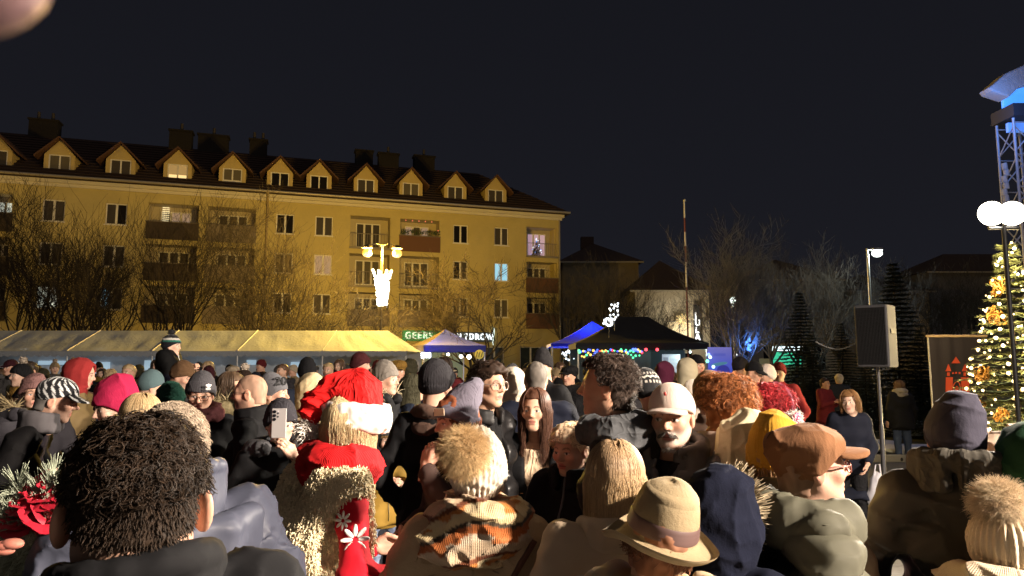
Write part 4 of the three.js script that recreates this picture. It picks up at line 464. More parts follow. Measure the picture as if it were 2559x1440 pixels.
// flower arrangement at the lower left
{
  const D = 1.55, c = at(85, 1300, D), o = thing('flower_arrangement', 'arrangement of red roses and pale fir twigs at the lower left corner', 'flowers', [c.x, 0, c.z]); part('stand', merge([cyl(0.16, 0.05, 0.1, 0, 0, 0, 16), cyl(0.03, 0.03, 1.05, 0, 0.1, 0, 10)]), mat([0.1, 0.08, 0.06], 0.6), o); part('vase', new THREE.LatheGeometry([[0.02, 0], [0.12, 0.02], [0.16, 0.12], [0.13, 0.2], [0.12, 0.19]].map((v) => new THREE.Vector2(...v)), 20).translate(0, 1.12, 0), mat([0.25, 0.2, 0.15], 0.5), o);
  const L = (px, py, dz = 0) => { const v = at(px, py, D + dz); return [v.x - c.x, v.y, v.z - c.z]; }, r = RNG(90);
  const rose = mat([0.42, 0.012, 0.03], 0.55, { sheen: 0.6, sheenColor: 0xff4060 });
  for (const [px, py, R] of [[140, 1272, 0.05], [58, 1285, 0.045], [118, 1225, 0.042], [75, 1240, 0.04], [165, 1225, 0.036], [32, 1282, 0.03], [150, 1300, 0.034]]) { const p = L(px, py), gs = []; for (let k = 0; k < 19; k++) { const ly = k < 3 ? 0 : k < 7 ? 1 : k < 12 ? 2 : 3, Rl = R * [0.22, 0.45, 0.72, 1.0][ly], hh = R * [1.15, 1.05, 0.9, 0.72][ly], a0 = k * 2.4 + r(), wd = [1.6, 1.25, 1.0, 0.95][ly], P = [], I = [], nu = 7, nv = 6; for (let j = 0; j <= nv; j++) for (let i = 0; i <= nu; i++) { const u = i / nu * 2 - 1, v = j / nv, e = Math.sqrt(Math.max(0, 1 - Math.pow(Math.abs(u), 2.6) * v)), rad = Rl * (0.2 + 0.8 * Math.pow(v, 0.6)) * (1 + 0.08 * Math.sin(u * 5 + k)) + R * 0.34 * v ** 5 * (ly / 3) * (1 - 0.4 * u * u), an = a0 + u * wd * (0.35 + 0.65 * Math.sqrt(v)); P.push(Math.sin(an) * rad, -0.5 * R + hh * v * (0.55 + 0.45 * e) - R * 0.16 * v ** 6 * (ly / 3), Math.cos(an) * rad); } for (let j = 0; j < nv; j++) for (let i = 0; i < nu; i++) { const o2 = j * (nu + 1) + i; I.push(o2, o2 + 1, o2 + nu + 1, o2 + 1, o2 + nu + 2, o2 + nu + 1); } const q = new THREE.BufferGeometry(); q.setAttribute('position', new THREE.Float32BufferAttribute(P, 3)); q.setIndex(I); q.computeVertexNormals(); gs.push(q); } const g = merge(gs); g.rotateX(0.5 + 0.5 * r()); g.rotateZ((r() - 0.5)); const m = part('rose', g, rose, o); m.position.set(...p); const st = new GB(); st.tube([p, [p[0] * 0.5, (p[1] + 1.25) / 2, p[2]], [0, 1.25, 0]], 0.005, 5, [0.05, 0.09, 0.03]); part('stem', st.geo(), mat(0xffffff, 0.8, { vc: 1 }), o); }
  const fir = mat(0xffffff, 0.7, { vc: 1 }); const twig = (a, b) => { const A = L(...a), B = L(...b), g = new GB(), n = 8, pts = []; for (let k = 0; k <= n; k++) { const t = k / n; pts.push([0, 1, 2].map((j) => lerp(A[j], B[j], t) + (j === 1 ? 0.012 * Math.sin(t * 3) : 0))); } g.tube(pts, 0.004, 5, [0.35, 0.2, 0.1]); for (let q = 0; q < 420; q++) { const t = r(), i = Math.min(n - 1, Math.floor(t * n)), p = pts[i], e = [B[0] - A[0], B[1] - A[1], B[2] - A[2]], el = Math.hypot(...e), az = r() * 6.28, dx = [Math.cos(az), Math.sin(az), 0.7 * Math.cos(az * 3)], ln = 0.022 + 0.014 * r(), f = [0, 1, 2].map((j) => p[j] + (e[j] / el) * (t * n - i) * el / n), tip = [0, 1, 2].map((j) => f[j] + dx[j] * ln + (e[j] / el) * ln * 0.8), cc = 0.75 + 0.5 * r(); g.tube([f, tip], (s) => lerp(0.0017, 0.0006, s), 3, [0.36 * cc, 0.4 * cc, 0.3 * cc]); } part('fir_twig', g.geo(), fir, o); };
  for (const [a, b] of [[[95, 1330], [40, 1218]], [[110, 1330], [100, 1240]], [[130, 1330], [135, 1205]], [[60, 1360], [-10, 1300]], [[20, 1420], [110, 1305]], [[-20, 1430], [60, 1330]], [[60, 1390], [150, 1310]], [[10, 1380], [-40, 1330]], [[0, 1400], [30, 1310]], [[40, 1420], [120, 1350]], [[-10, 1460], [50, 1390]], [[-40, 1400], [10, 1345]], [[20, 1380], [70, 1315]], [[120, 1300], [180, 1220]], [[-30, 1340], [25, 1295]], [[30, 1440], [90, 1370]], [[-20, 1380], [40, 1350]], [[10, 1450], [20, 1340]], [[60, 1440], [60, 1330]], [[90, 1400], [130, 1310]], [[-30, 1440], [-5, 1320]], [[30, 1410], [75, 1345]], [[0, 1360], [50, 1310]], [[70, 1370], [40, 1300]], [[100, 1380], [165, 1290]], [[-10, 1420], [25, 1320]]]) twig(a, b);
  for (const [px, py] of [[15, 1365], [30, 1360], [8, 1375]]) { const m = part('dried_petal', new THREE.SphereGeometry(0.02, 8, 6).scale(1.3, 0.6, 0.8), mat([0.5, 0.18, 0.13], 0.7), o); m.position.set(...L(px, py, -0.06)); }
}

// ---------------------------------------------------------------- people: distance fields meshed by surface nets
function snet(f, lo, hi, cell, colorFn, slack = 0) {
  const nx = Math.ceil((hi[0] - lo[0]) / cell) + 1, ny = Math.ceil((hi[1] - lo[1]) / cell) + 1, nz = Math.ceil((hi[2] - lo[2]) / cell) + 1, val = new Float32Array(nx * ny * nz), B = 6, sx = 1, sy = nx, sz = nx * ny, hd = B * cell * 0.87 + slack;
  for (let bz = 0; bz < nz; bz += B) for (let by = 0; by < ny; by += B) for (let bx = 0; bx < nx; bx += B) {
    const ex = Math.min(nx, bx + B), ey = Math.min(ny, by + B), ez = Math.min(nz, bz + B), d = f(lo[0] + (bx + B / 2 - 0.5) * cell, lo[1] + (by + B / 2 - 0.5) * cell, lo[2] + (bz + B / 2 - 0.5) * cell), far = Math.abs(d) > hd * 1.25;
    for (let z = bz; z < ez; z++) for (let y = by; y < ey; y++) for (let x = bx; x < ex; x++) val[x + y * sy + z * sz] = far ? d : f(lo[0] + x * cell, lo[1] + y * cell, lo[2] + z * cell);
  }
  const id = new Int32Array(nx * ny * nz).fill(-1), P = [], I = [];
  for (let z = 0; z < nz - 1; z++) for (let y = 0; y < ny - 1; y++) for (let x = 0; x < nx - 1; x++) {
    const o = x + y * sy + z * sz; let m = 0; for (let k = 0; k < 8; k++) if (val[o + (k & 1) + ((k >> 1) & 1) * sy + (k >> 2) * sz] < 0) m |= 1 << k; if (m === 0 || m === 255) continue;
    let n = 0, px = 0, py = 0, pz = 0;
    for (let e = 0; e < 12; e++) { const ax = e >> 2, j = e & 3, a = ax === 0 ? j << 1 : ax === 1 ? (j & 1) | ((j >> 1) << 2) : j, b = a | (1 << ax); const sa = (m >> a) & 1, sb = (m >> b) & 1; if (sa === sb) continue; const va = val[o + (a & 1) + ((a >> 1) & 1) * sy + (a >> 2) * sz], vb = val[o + (b & 1) + ((b >> 1) & 1) * sy + (b >> 2) * sz], t = va / (va - vb); px += (a & 1) + (ax === 0 ? t : 0); py += ((a >> 1) & 1) + (ax === 1 ? t : 0); pz += (a >> 2) + (ax === 2 ? t : 0); n++; }
    id[o] = P.length / 3; P.push(lo[0] + (x + px / n) * cell, lo[1] + (y + py / n) * cell, lo[2] + (z + pz / n) * cell);
  }
  const quad = (a, b, c, d, fl) => { if (a < 0 || b < 0 || c < 0 || d < 0) return; if (fl) I.push(a, c, b, a, d, c); else I.push(a, b, c, a, c, d); };
  for (let z = 1; z < nz - 1; z++) for (let y = 1; y < ny - 1; y++) for (let x = 1; x < nx - 1; x++) {
    const o = x + y * sy + z * sz, v = val[o] < 0;
    if (v !== val[o + sx] < 0) quad(id[o - sy - sz], id[o - sz], id[o], id[o - sy], !v);
    if (v !== val[o + sy] < 0) quad(id[o - sx - sz], id[o - sx], id[o], id[o - sz], !v);
    if (v !== val[o + sz] < 0) quad(id[o - sx - sy], id[o - sy], id[o], id[o - sx], !v);
  }
  const g = new THREE.BufferGeometry(), N = P.length / 3, uv = new Float32Array(N * 2); g.setAttribute('position', new THREE.Float32BufferAttribute(P, 3)); g.setIndex(I);
  for (let i = 0; i < N; i++) { uv[i * 2] = Math.atan2(P[i * 3], P[i * 3 + 2]) * 0.22; uv[i * 2 + 1] = P[i * 3 + 1]; }
  g.setAttribute('uv', new THREE.BufferAttribute(uv, 2)); g.computeVertexNormals();
  if (colorFn) { const c = new Float32Array(N * 3), nn = g.attributes.normal; for (let i = 0; i < N; i++) { const q = colorFn(P[i * 3], P[i * 3 + 1], P[i * 3 + 2], nn.getX(i), nn.getY(i), nn.getZ(i)); c[i * 3] = q[0]; c[i * 3 + 1] = q[1]; c[i * 3 + 2] = q[2]; } g.setAttribute('color', new THREE.BufferAttribute(c, 3)); }
  return g;
}
const smin = (a, b, k) => { const h = Math.max(k - Math.abs(a - b), 0) / k; return Math.min(a, b) - h * h * k * 0.25; };
const smax = (a, b, k) => -smin(-a, -b, k);
class Field {                                                    // smooth union of tapered capsules [a, b, ra, rb, k]
  constructor(k = 0.05) { this.k = k; this.q = []; }
  cap(a, b, ra, rb = ra, k = this.k) { const dx = b[0] - a[0], dy = b[1] - a[1], dz = b[2] - a[2]; this.q.push([a[0], a[1], a[2], dx, dy, dz, 1 / (dx * dx + dy * dy + dz * dz + 1e-9), ra, rb - ra, k]); return this; }
  chain(pts, r0, r1 = r0, k = this.k) { for (let i = 0; i < pts.length - 1; i++) this.cap(pts[i], pts[i + 1], lerp(r0, r1, i / (pts.length - 1)), lerp(r0, r1, (i + 1) / (pts.length - 1)), k); return this; }
  d(x, y, z) { let d = 1e3; for (const q of this.q) { const px = x - q[0], py = y - q[1], pz = z - q[2], t = clamp((px * q[3] + py * q[4] + pz * q[5]) * q[6]), ux = px - q[3] * t, uy = py - q[4] * t, uz = pz - q[5] * t, e = Math.sqrt(ux * ux + uy * uy + uz * uz) - q[7] - q[8] * t; d = d > 100 ? e : smin(d, e, q[9]); } return d; }
}
const ell = (x, y, z, cx, cy, cz, rx, ry, rz) => { const a = (x - cx) / rx, b = (y - cy) / ry, c = (z - cz) / rz, k0 = Math.sqrt(a * a + b * b + c * c), e = a / rx, f = b / ry, h = c / rz, k1 = Math.sqrt(e * e + f * f + h * h); return k1 < 1e-6 ? -Math.min(rx, ry, rz) : k0 * (k0 - 1) / k1; };
const seg = (x, y, z, ax, ay, az, bx, by, bz, r0, r1 = r0) => { const dx = bx - ax, dy = by - ay, dz = bz - az, px = x - ax, py = y - ay, pz = z - az, t = clamp((px * dx + py * dy + pz * dz) / (dx * dx + dy * dy + dz * dz + 1e-9)); return Math.hypot(px - dx * t, py - dy * t, pz - dz * t) - lerp(r0, r1, t); };
// the head: origin at eye level in the middle of the skull, +z is the face, y up, metres
function headField(o = {}) {
  const nose = o.nose ?? 1, jaw = o.jaw ?? 1, fem = o.fem ? 1 : 0, mouth = o.smile ?? 0;
  return (x, y, z) => {
    const X = Math.abs(x); let d = ell(x, y, z, 0, 0.03, -0.014, 0.076, 0.088, 0.096);
    if (d > 0.14) return d;
    d = smin(d, ell(x, y, z, 0, -0.035, 0.022, 0.0585 * jaw, 0.076, 0.064), 0.03);
    d = smin(d, seg(X, y, z, 0.05 * jaw, -0.05, -0.004, 0.016, -0.098, 0.055, 0.02, 0.017), 0.03);
    d = smin(d, ell(x, y, z, 0, -0.1, 0.062, 0.02, 0.016, 0.016), 0.024);
    d = smin(d, seg(X, y, z, 0.006, 0.022, 0.076, 0.04, 0.02, 0.062, fem ? 0.011 : 0.0135), 0.018);
    d = smin(d, ell(X, y, z, 0.042, -0.022, 0.058, 0.022, 0.02, 0.02), 0.026);
    d = smax(d, -(Math.hypot(X - 0.032, y - 0.001, z - 0.097) - 0.0165), 0.014);
    d = smin(d, Math.hypot(X - 0.0315, y, z - 0.0695) - 0.0138, 0.004);
    d = smin(d, seg(X, y, z, 0.02, 0.0075, 0.081, 0.043, 0.006, 0.073, 0.0038), 0.006);
    d = smin(d, seg(x, y, z, 0, 0.012, 0.083, 0, -0.026, 0.083 + 0.022 * nose, 0.0075, 0.0105 * (0.7 + 0.3 * nose)), 0.014);
    d = smin(d, ell(X, y, z, 0.0105, -0.031, 0.09, 0.0085, 0.0075, 0.01), 0.008);
    d = smin(d, seg(x, y, z, -0.019, -0.0585 + mouth * 0.003, 0.077, 0.019, -0.0585 + mouth * 0.003, 0.077, 0.0072), 0.008); d = smin(d, seg(x, y, z, -0.015, -0.0705, 0.077, 0.015, -0.0705, 0.077, 0.0078), 0.008);
    d = smax(d, -(seg(X, y, z, 0, -0.0645, 0.0905, 0.02, -0.0645 + mouth * 0.005, 0.082, 0.0022)), 0.004);
    // ears
    if (!o.noEars) { const eo = o.earOut ?? 0; let e = ell(X - eo * clamp((0.01 - z) * 25, 0, 1.6), y, z, 0.079, -0.008, -0.014 - eo * 0.4, 0.009, 0.032, 0.02); e = smax(e, -ell(X, y, z, 0.091, -0.004, -0.011, 0.008, 0.019, 0.011), 0.006); d = smin(d, e, 0.007); }
    // neck
    d = smin(d, seg(x, y, z, 0, -0.06, -0.03, 0, -0.2, -0.045, o.neck ?? (fem ? 0.05 : 0.057), (o.neck ?? (fem ? 0.05 : 0.057)) * 1.08), 0.035);
    return d;
  };
}
function skinColor(o = {}) {
  const base = o.skin ?? [0.5, 0.285, 0.19], lip = o.lip ?? [0.42, 0.12, 0.1], brow = o.brow ?? [0.05, 0.03, 0.02], look = o.look ?? 0, stub = o.stubble ?? 0, stubC = o.beardC ?? [0.1, 0.08, 0.065];
  return (x, y, z) => {
    const X = Math.abs(x); let c = base, m = (a, t) => { c = [lerp(c[0], a[0], t), lerp(c[1], a[1], t), lerp(c[2], a[2], t)]; };
    m([base[0] * 1.05, base[1] * 0.74, base[2] * 0.68], 0.55 * Math.exp(-((X - 0.045) ** 2 + (y + 0.028) ** 2) / 0.0006) * (z > 0.02 ? 1 : 0) + (X > 0.078 ? 0.55 : 0) + (z > 0.095 ? 0.4 : 0));
    m(base.map((v) => v * 0.9), 0.6 * vn(x * 90, y * 90, z * 90));
    if (stub) { const b = sstep(-0.028, -0.05, y) * (z > -0.02 ? 1 : 0) * sstep(-0.115, -0.08, y + 0); m(stubC, stub * b * (0.75 + 0.4 * vn(x * 160, y * 160, z * 160))); if (y < -0.044 && y > -0.056 && X < 0.032 && z > 0.06) m(stubC, stub); }
    if (z > 0.066) { const lx = X < 0.0225 ? 1 : 0; if (lx && y > -0.0765 && y < -0.0525 + 0.004 * Math.cos(x * 140)) m(lip, 0.8 * (1 - (X / 0.0235) ** 4)); if (Math.abs(y + 0.0645) < 0.0022 && X < 0.021) m([0.12, 0.03, 0.03], 0.85); }
    if (z > 0.055) { const by = 0.0215 + 0.006 * Math.sin((X - 0.012) / 0.036 * 3.1) - (X > 0.04 ? (X - 0.04) * 0.6 : 0); if (X > 0.011 && X < 0.05 && Math.abs(y - by) < 0.0042) m(brow, 0.85 * (o.browS ?? 1)); }
    const ex = X - 0.0315, ey = y - 0.0005; if (z > 0.066 && (ex / 0.0135) ** 2 + (ey / 0.0062) ** 2 < 1) { c = [0.62, 0.58, 0.55]; const gx = (x > 0 ? x - 0.0315 : x + 0.0315) - look * 0.005; const rr = Math.hypot(gx, ey); if (rr < 0.0062) c = o.iris ?? [0.04, 0.028, 0.02]; if (rr < 0.0028) c = [0.005, 0.005, 0.005]; }
    if (z > 0.066 && Math.abs(ex) < 0.015 && Math.abs(ey - 0.0062 + ex * ex * 14) < 0.0022) m([0.04, 0.022, 0.018], 0.8 * (o.lash ?? 0.8));
    return c;
  };
}
const handCache = new Map();
function handGeo(curl = 0.5, cell = 0.0042) { // wrist at origin, fingers towards -y, palm faces +z, thumb towards +x
  const key = curl + '_' + cell; if (handCache.has(key)) return handCache.get(key).clone();
  const f = new Field(0.012); f.cap([0, 0.05, 0], [0, -0.01, 0], 0.027, 0.026, 0.02); f.cap([-0.022, -0.03, 0], [-0.024, -0.075, 0.002], 0.0155, 0.014); f.cap([0.0, -0.02, 0], [0.0, -0.078, 0], 0.017, 0.015); f.cap([0.022, -0.03, 0], [0.024, -0.078, 0.002], 0.0165, 0.0145);
  const fing = [[-0.028, -0.078, 0.062, 0.0075, 1.15], [-0.0095, -0.083, 0.078, 0.0085, 1.0], [0.0095, -0.085, 0.084, 0.0088, 0.95], [0.0275, -0.08, 0.074, 0.0085, 0.8]];
  for (const [x, y, L, r, cc] of fing) { let p = [x, y, 0.002], a = 0.25 * curl; const sp = x * 0.8; for (const [len, add] of [[0.42, 0.95], [0.32, 1.25], [0.26, 0.8]]) { const q = [p[0] + sp * L * len * 0.5, p[1] - Math.cos(a) * L * len, p[2] + Math.sin(a) * L * len]; f.cap(p, q, r, r * 0.92, 0.004); p = q; a += add * curl * cc; } }
  { const b = 0.6 + 0.4 * curl; let p = [0.026, -0.022, 0.006]; const q1 = [0.047, -0.05, 0.018 * b], q2 = [0.05 - 0.018 * curl, -0.078, 0.03 * b], q3 = [0.048 - 0.03 * curl, -0.1, 0.036 * b]; f.cap(p, q1, 0.0135, 0.0108, 0.012); f.cap(q1, q2, 0.0105, 0.0095, 0.004); f.cap(q2, q3, 0.0095, 0.008, 0.004); }
  const g = snet((x, y, z) => f.d(x, y, z), [-0.06, -0.19, -0.04], [0.08, 0.06, 0.1], cell); handCache.set(key, g); return g.clone();
}
// orientation of a hand: forearm direction d, palm direction n
function handAt(p, d, n, curl, side, cell, sc = 1) {
  const Y = V(...d).normalize().negate(), Z = V(...n); Z.addScaledVector(Y, -Z.dot(Y)).normalize(); const X = V(0, 0, 0).crossVectors(Y, Z), g = handGeo(curl, cell); if (side < 0) { g.scale(-1, 1, 1); const ix = g.index.array; for (let i = 0; i < ix.length; i += 3) { const t = ix[i]; ix[i] = ix[i + 1]; ix[i + 1] = t; } g.computeVertexNormals(); } g.scale(sc, sc, sc);
  g.applyMatrix4(new THREE.Matrix4().makeBasis(X, Y, Z).setPosition(...p)); return g;
}
const TW = rep(T.weave, 9), TC = rep(T.crumple, 2.2), TK = rep(T.knit, 11), TG = rep(T.grain, 5);
const cloth = (c, o = {}) => mat(c, o.rough ?? 0.85, { bump: o.bump ?? TC, bs: o.bs ?? 0.013, sheen: o.sheen ?? 0.15, spec: 0.35, vc: o.vc, ...o });
const wrinkle = (x, y, z, amp, sd) => { // pulled folds across, drapes down, small diagonal creases
  const n = vn(x * 4 + sd, y * 4, z * 4), a = 1 - Math.abs(2 * vn(x * 3.4 + n * 1.6 + sd, y * 13 + n * 3 - x * 4, z * 3.4) - 1), b = 1 - Math.abs(2 * vn(x * 13 + n * 2, y * 3.6 + sd, z * 13) - 1), c = 1 - Math.abs(2 * vn((x + y) * 21 + n * 2, (y - x) * 8 + sd, z * 13) - 1);
  return amp * (0.9 * (n - 0.5) + 1.1 * a * a * a + 0.55 * b * b * b + 0.4 * c * c * c * c - 0.5); };
const coreCache = new Map();
function trousersGeo(key, len, w) { if (!coreCache.has(key)) { const f = new Field(0.05); for (const s of [-1, 1]) f.cap([s * 0.09, 0.9, 0], [s * 0.1, 0.5, 0.015], 0.1, 0.07 * w).cap([s * 0.1, 0.5, 0.015], [s * 0.1, 0.11, -0.01], 0.068 * w, 0.058 * w); f.cap([-0.07, 0.95, 0], [0.07, 0.95, 0], 0.115); coreCache.set(key, snet((x, y, z) => Math.max(f.d(x, y, z) - wrinkle(x, y, z, 0.012, 3) * sstep(0.8, 0.2, y), 0.075 - y), [-0.26, 0.03, -0.2], [0.26, 1.1, 0.2], 0.024)); } return coreCache.get(key); }
function shoesGeo() { if (!coreCache.has('shoe')) { const f = new Field(0.03); for (const s of [-1, 1]) f.cap([s * 0.1, 0.05, -0.05], [s * 0.115, 0.038, 0.13], 0.045, 0.036).cap([s * 0.1, 0.12, -0.03], [s * 0.1, 0.05, -0.04], 0.05); coreCache.set('shoe', snet((x, y, z) => Math.max(f.d(x, y, z), -y + 0.002), [-0.22, -0.02, -0.14], [0.22, 0.2, 0.22], 0.016)); } return coreCache.get('shoe'); }
function innerBody() { if (!coreCache.has('inner')) { const f = new Field(0.06); f.cap([-0.1, 1.38, -0.02], [0.1, 1.38, -0.02], 0.07).cap([0, 1.25, 0], [0, 1.0, 0], 0.115, 0.11).cap([-0.05, 0.92, 0], [0.05, 0.92, 0], 0.1).cap([0, 1.4, -0.02], [0, 1.5, -0.02], 0.05); for (const s of [-1, 1]) f.cap([s * 0.09, 0.86, 0], [s * 0.1, 0.12, 0], 0.07, 0.035).cap([s * 0.1, 0.1, -0.01], [s * 0.11, 0.035, 0.1], 0.03); coreCache.set('inner', snet((x, y, z) => f.d(x, y, z), [-0.24, -0.02, -0.2], [0.24, 1.62, 0.2], 0.032)); } return coreCache.get('inner').clone(); }
const PRESET = { // elbow, wrist for the right (+x) side in metres for a 1.75 m figure; mirrored for the left
  down: [[0.265, 1.13, -0.03], [0.265, 0.87, 0.05]], pocket: [[0.3, 1.14, -0.07], [0.2, 0.93, 0.09]], front: [[0.27, 1.13, 0.02], [0.08, 1.1, 0.26]], hold: [[0.25, 1.14, 0.08], [0.07, 1.22, 0.27]], up: [[0.27, 1.2, 0.2], [0.1, 1.44, 0.26]],
};
/* the person builder. Everything is made in the person's own axes (feet at the origin, facing +z) */
function person(o) {
  const d = o.d, top = at(o.px, o.py, d), H = o.H ?? top.y, sc = o.H ? 1 : 1, s = H / 1.75, hs = o.hs ?? clamp(0.55 + 0.45 * s, 0.8, 1.03), w = o.w ?? 1, q = o.q ?? 1, yaw = (o.yaw ?? 0) * Math.PI / 180 - Math.atan2(top.x, d);
  const lean = o.lean ?? 0, leanX = o.leanX ?? 0, seed = o.seed ?? Math.round(o.px * 7 + o.py);
  const B = (x, y, z) => { const t = Math.max(0, y - 0.85) / 0.9; return [x * (0.4 + 0.6 * s) * w + leanX * t, y * s + (o.shrug ?? 0) * sstep(1.0, 1.38, y) * (y < 1.7 ? 1 : 0) - 0.04 * Math.abs(lean) * t, z * (0.5 + 0.5 * s) * (0.6 + 0.4 * w) + lean * t]; };   // body joints
  const hp = B(0, 1.75, 0), hc = [hp[0], hp[1] - 0.118 * hs, hp[2] + (o.headF ?? 0.02)];
  const hm = new THREE.Matrix4().makeRotationFromEuler(new THREE.Euler((o.pitch ?? 0) * Math.PI / 180, (o.hy ?? 0) * Math.PI / 180, (o.roll ?? 0) * Math.PI / 180, 'YXZ')).scale(V(hs, hs, hs)).setPosition(...hc);
  const t = thing('person', o.label, 'person', [0, 0, -d], yaw, o.group);
  // the pixel names the head, so the feet go where the head stands over them
  const off = V(hc[0], 0, hc[2]).applyAxisAngle(V(0, 1, 0), yaw); t.position.set(top.x - off.x, o.base ?? 0, -d - off.z);
  const HEAD = (g) => g.applyMatrix4(hm), J = { B, hc, hm, s, hs, w, seed, d };
  // arms
  const arms = {}; for (const sd of [-1, 1]) { const a = (sd > 0 ? o.armR : o.armL) ?? o.arms ?? 'pocket', pr = typeof a === 'string' ? PRESET[a] : a; const mir = typeof a === 'string' ? (v) => [v[0] * sd, v[1], v[2]] : (v) => v; arms[sd] = { pre: a, sh: B(sd * 0.178, 1.425, -0.015), el: B(...mir(pr[0])), wr: B(...mir(pr[1])) }; }
  // ---- body (skin)
  const hcell = o.hcell ?? clamp(d * 0.0017, 0.0042, 0.014), gs = [];
  const showHead = HEAD(snet(headField(o.face ?? {}), [-0.11, -0.2, -0.13], [0.11, 0.135, 0.13], hcell, skinColor(o.face ?? {}))); gs.push(showHead);
  const skin = o.face?.skin ?? [0.5, 0.285, 0.19]; const inner = innerBody(); if (o.noLegs) { const p = inner.attributes.position; for (let i = 0; i < p.count; i++) if (p.getY(i) < 0.85) p.setY(i, 0.85); } { const p = inner.attributes.position; for (let i = 0; i < p.count; i++) p.setXYZ(i, ...B(p.getX(i) * 0.86, p.getY(i) * 0.985, p.getZ(i) * 0.78)); inner.computeVertexNormals(); } gs.push(paint(inner, skin));
  for (const sd of [-1, 1]) { const a = arms[sd], h = sd > 0 ? o.handR : o.handL; const f = new Field(0.03); f.cap(a.sh, a.el, 0.042, 0.036).cap(a.el, a.wr, 0.036, 0.026); const lo = [0, 1, 2].map((k) => Math.min(a.sh[k], a.el[k], a.wr[k]) - 0.06), hi = [0, 1, 2].map((k) => Math.max(a.sh[k], a.el[k], a.wr[k]) + 0.06); gs.push(paint(snet((x, y, z) => f.d(x, y, z), lo, hi, 0.02), skin));
    if (!o.noHands) { const fd = [0, 1, 2].map((k) => a.wr[k] - a.el[k]), ph = h ?? {}; gs.push(paint(handAt(a.wr.map((v, k) => v + fd[k] * 0.02), ph.dir ?? fd, ph.palm ?? [-sd, 0, 0.3], ph.curl ?? 0.55, ph.flip ? -sd : sd, o.hand ? 0.0036 : d > 5 ? 0.008 : 0.0055, hs), [skin[0] * 1.02, skin[1] * 0.92, skin[2] * 0.88])); } }
  const body = part('body', merge(gs), mat(0xffffff, 0.55, { vc: 1, spec: 0.5, bump: TG, bs: 0.0004 }), t);
  // ---- trousers and shoes
  if (!o.noLegs) { const leg = part('trousers', trousersGeo('t' + (o.legW ?? 1), 1, o.legW ?? 1), cloth(o.legC ?? [0.02, 0.022, 0.03]), t); leg.scale.set(0.4 + 0.6 * s, s, 0.5 + 0.5 * s); part('shoes', shoesGeo(), mat(o.shoeC ?? [0.02, 0.018, 0.016], 0.5), t).scale.set(0.4 + 0.6 * s, 1, 1); }
  // ---- coat
  const c = o.coat ?? {}, cut = (c.len ?? 0.72) * s, amp = c.wr ?? 0.011, fat = c.fat ?? 1, F = new Field(0.06), cell = c.cell ?? clamp(d * 0.0042, 0.0085, 0.028);
  F.cap(B(-0.145, 1.415, -0.015), B(0.145, 1.415, -0.015), 0.07 * fat); F.cap(B(-0.088, 1.26, 0), B(0.088, 1.26, 0), 0.118 * fat); F.cap(B(-0.08, 1.06, 0.005), B(0.08, 1.06, 0.005), 0.12 * fat); F.cap(B(-0.09, 0.9, 0), B(0.09, 0.9, 0), 0.132 * fat); F.cap(B(-0.1, cut / s - 0.02, 0), B(0.1, cut / s - 0.02, 0), 0.145 * fat * (c.flare ?? 1)); if (fat < 1.6 && c.belly) F.cap(B(0, 1.05, 0.06), B(0, 0.98, 0.07), 0.11);
  F.cap(B(0, 1.42, -0.02), [hc[0] * 0.6, B(0, 1.5, 0)[1], lerp(B(0, 1.47, -0.015)[2], hc[2], 0.3) - 0.01], 0.082, 0.07); const AF = new Field(0.04);
  for (const sd of [-1, 1]) { const a = arms[sd], sl = c.sleeve ?? 1; AF.cap(a.sh, a.el, 0.066 * fat, 0.056 * fat).cap(a.el, a.wr, 0.056 * fat, 0.045 * fat * sl); }
  const colTop = B(0, 1.525, 0)[1] + (c.collar ?? 0.0), open = c.open ?? 0, sleeves = !c.sleeveless;
  const wrists = [-1, 1].map((sd) => { const a = arms[sd], v = [0, 1, 2].map((k) => a.wr[k] - a.el[k]), l = Math.hypot(...v); return [a.wr, v.map((x) => x / l)]; });
  const coatF = (x, y, z) => {
    let e = F.d(x, y, z); if (sleeves) { let g = AF.d(x, y, z); for (const [p, n] of wrists) { const dd = (x - p[0]) * n[0] + (y - p[1]) * n[1] + (z - p[2]) * n[2]; if (dd > -0.08 && Math.hypot(x - p[0], y - p[1], z - p[2]) < 0.16) g = Math.max(g, dd + (c.cuff ?? 0.0)); } e = smin(e, g, 0.045); }
    if (e > 0.07 || e < -0.07) return e;
    const col = smax(F.d(x, y, z), y - colTop, 0.012); if (y > colTop - 0.1) e = smax(e, y - colTop - (c.slant ?? 0) * (z - hc[2]), 0.014);
    e -= wrinkle(x, y, z, amp, seed);
    if (c.quilt) { const qv = Math.abs(Math.sin(Math.PI * (y / c.quilt + 0.15 * (vn(x * 3, y * 2, z * 3) - 0.5)))); e -= (c.qAmp ?? 0.018) * (Math.pow(qv, 0.5) - 0.7); }
    if (c.wool) e -= c.wool * (vn(x * 55 + seed, y * 38, z * 55) + 0.6 * vn(x * 24, y * 20, z * 24) - 0.8);
    e = Math.max(e, cut - y + 0.012 * Math.sin(x * 20));
    if (open && z > 0) e = smax(e, open * sstep(0.7 * s, 1.5 * s, y) + 0.012 - Math.abs(x - (c.openX ?? 0)), 0.015);
    if (c.hollow) e = Math.max(e, -(F.d(x, y, z) + 0.03));
    return e;
  };
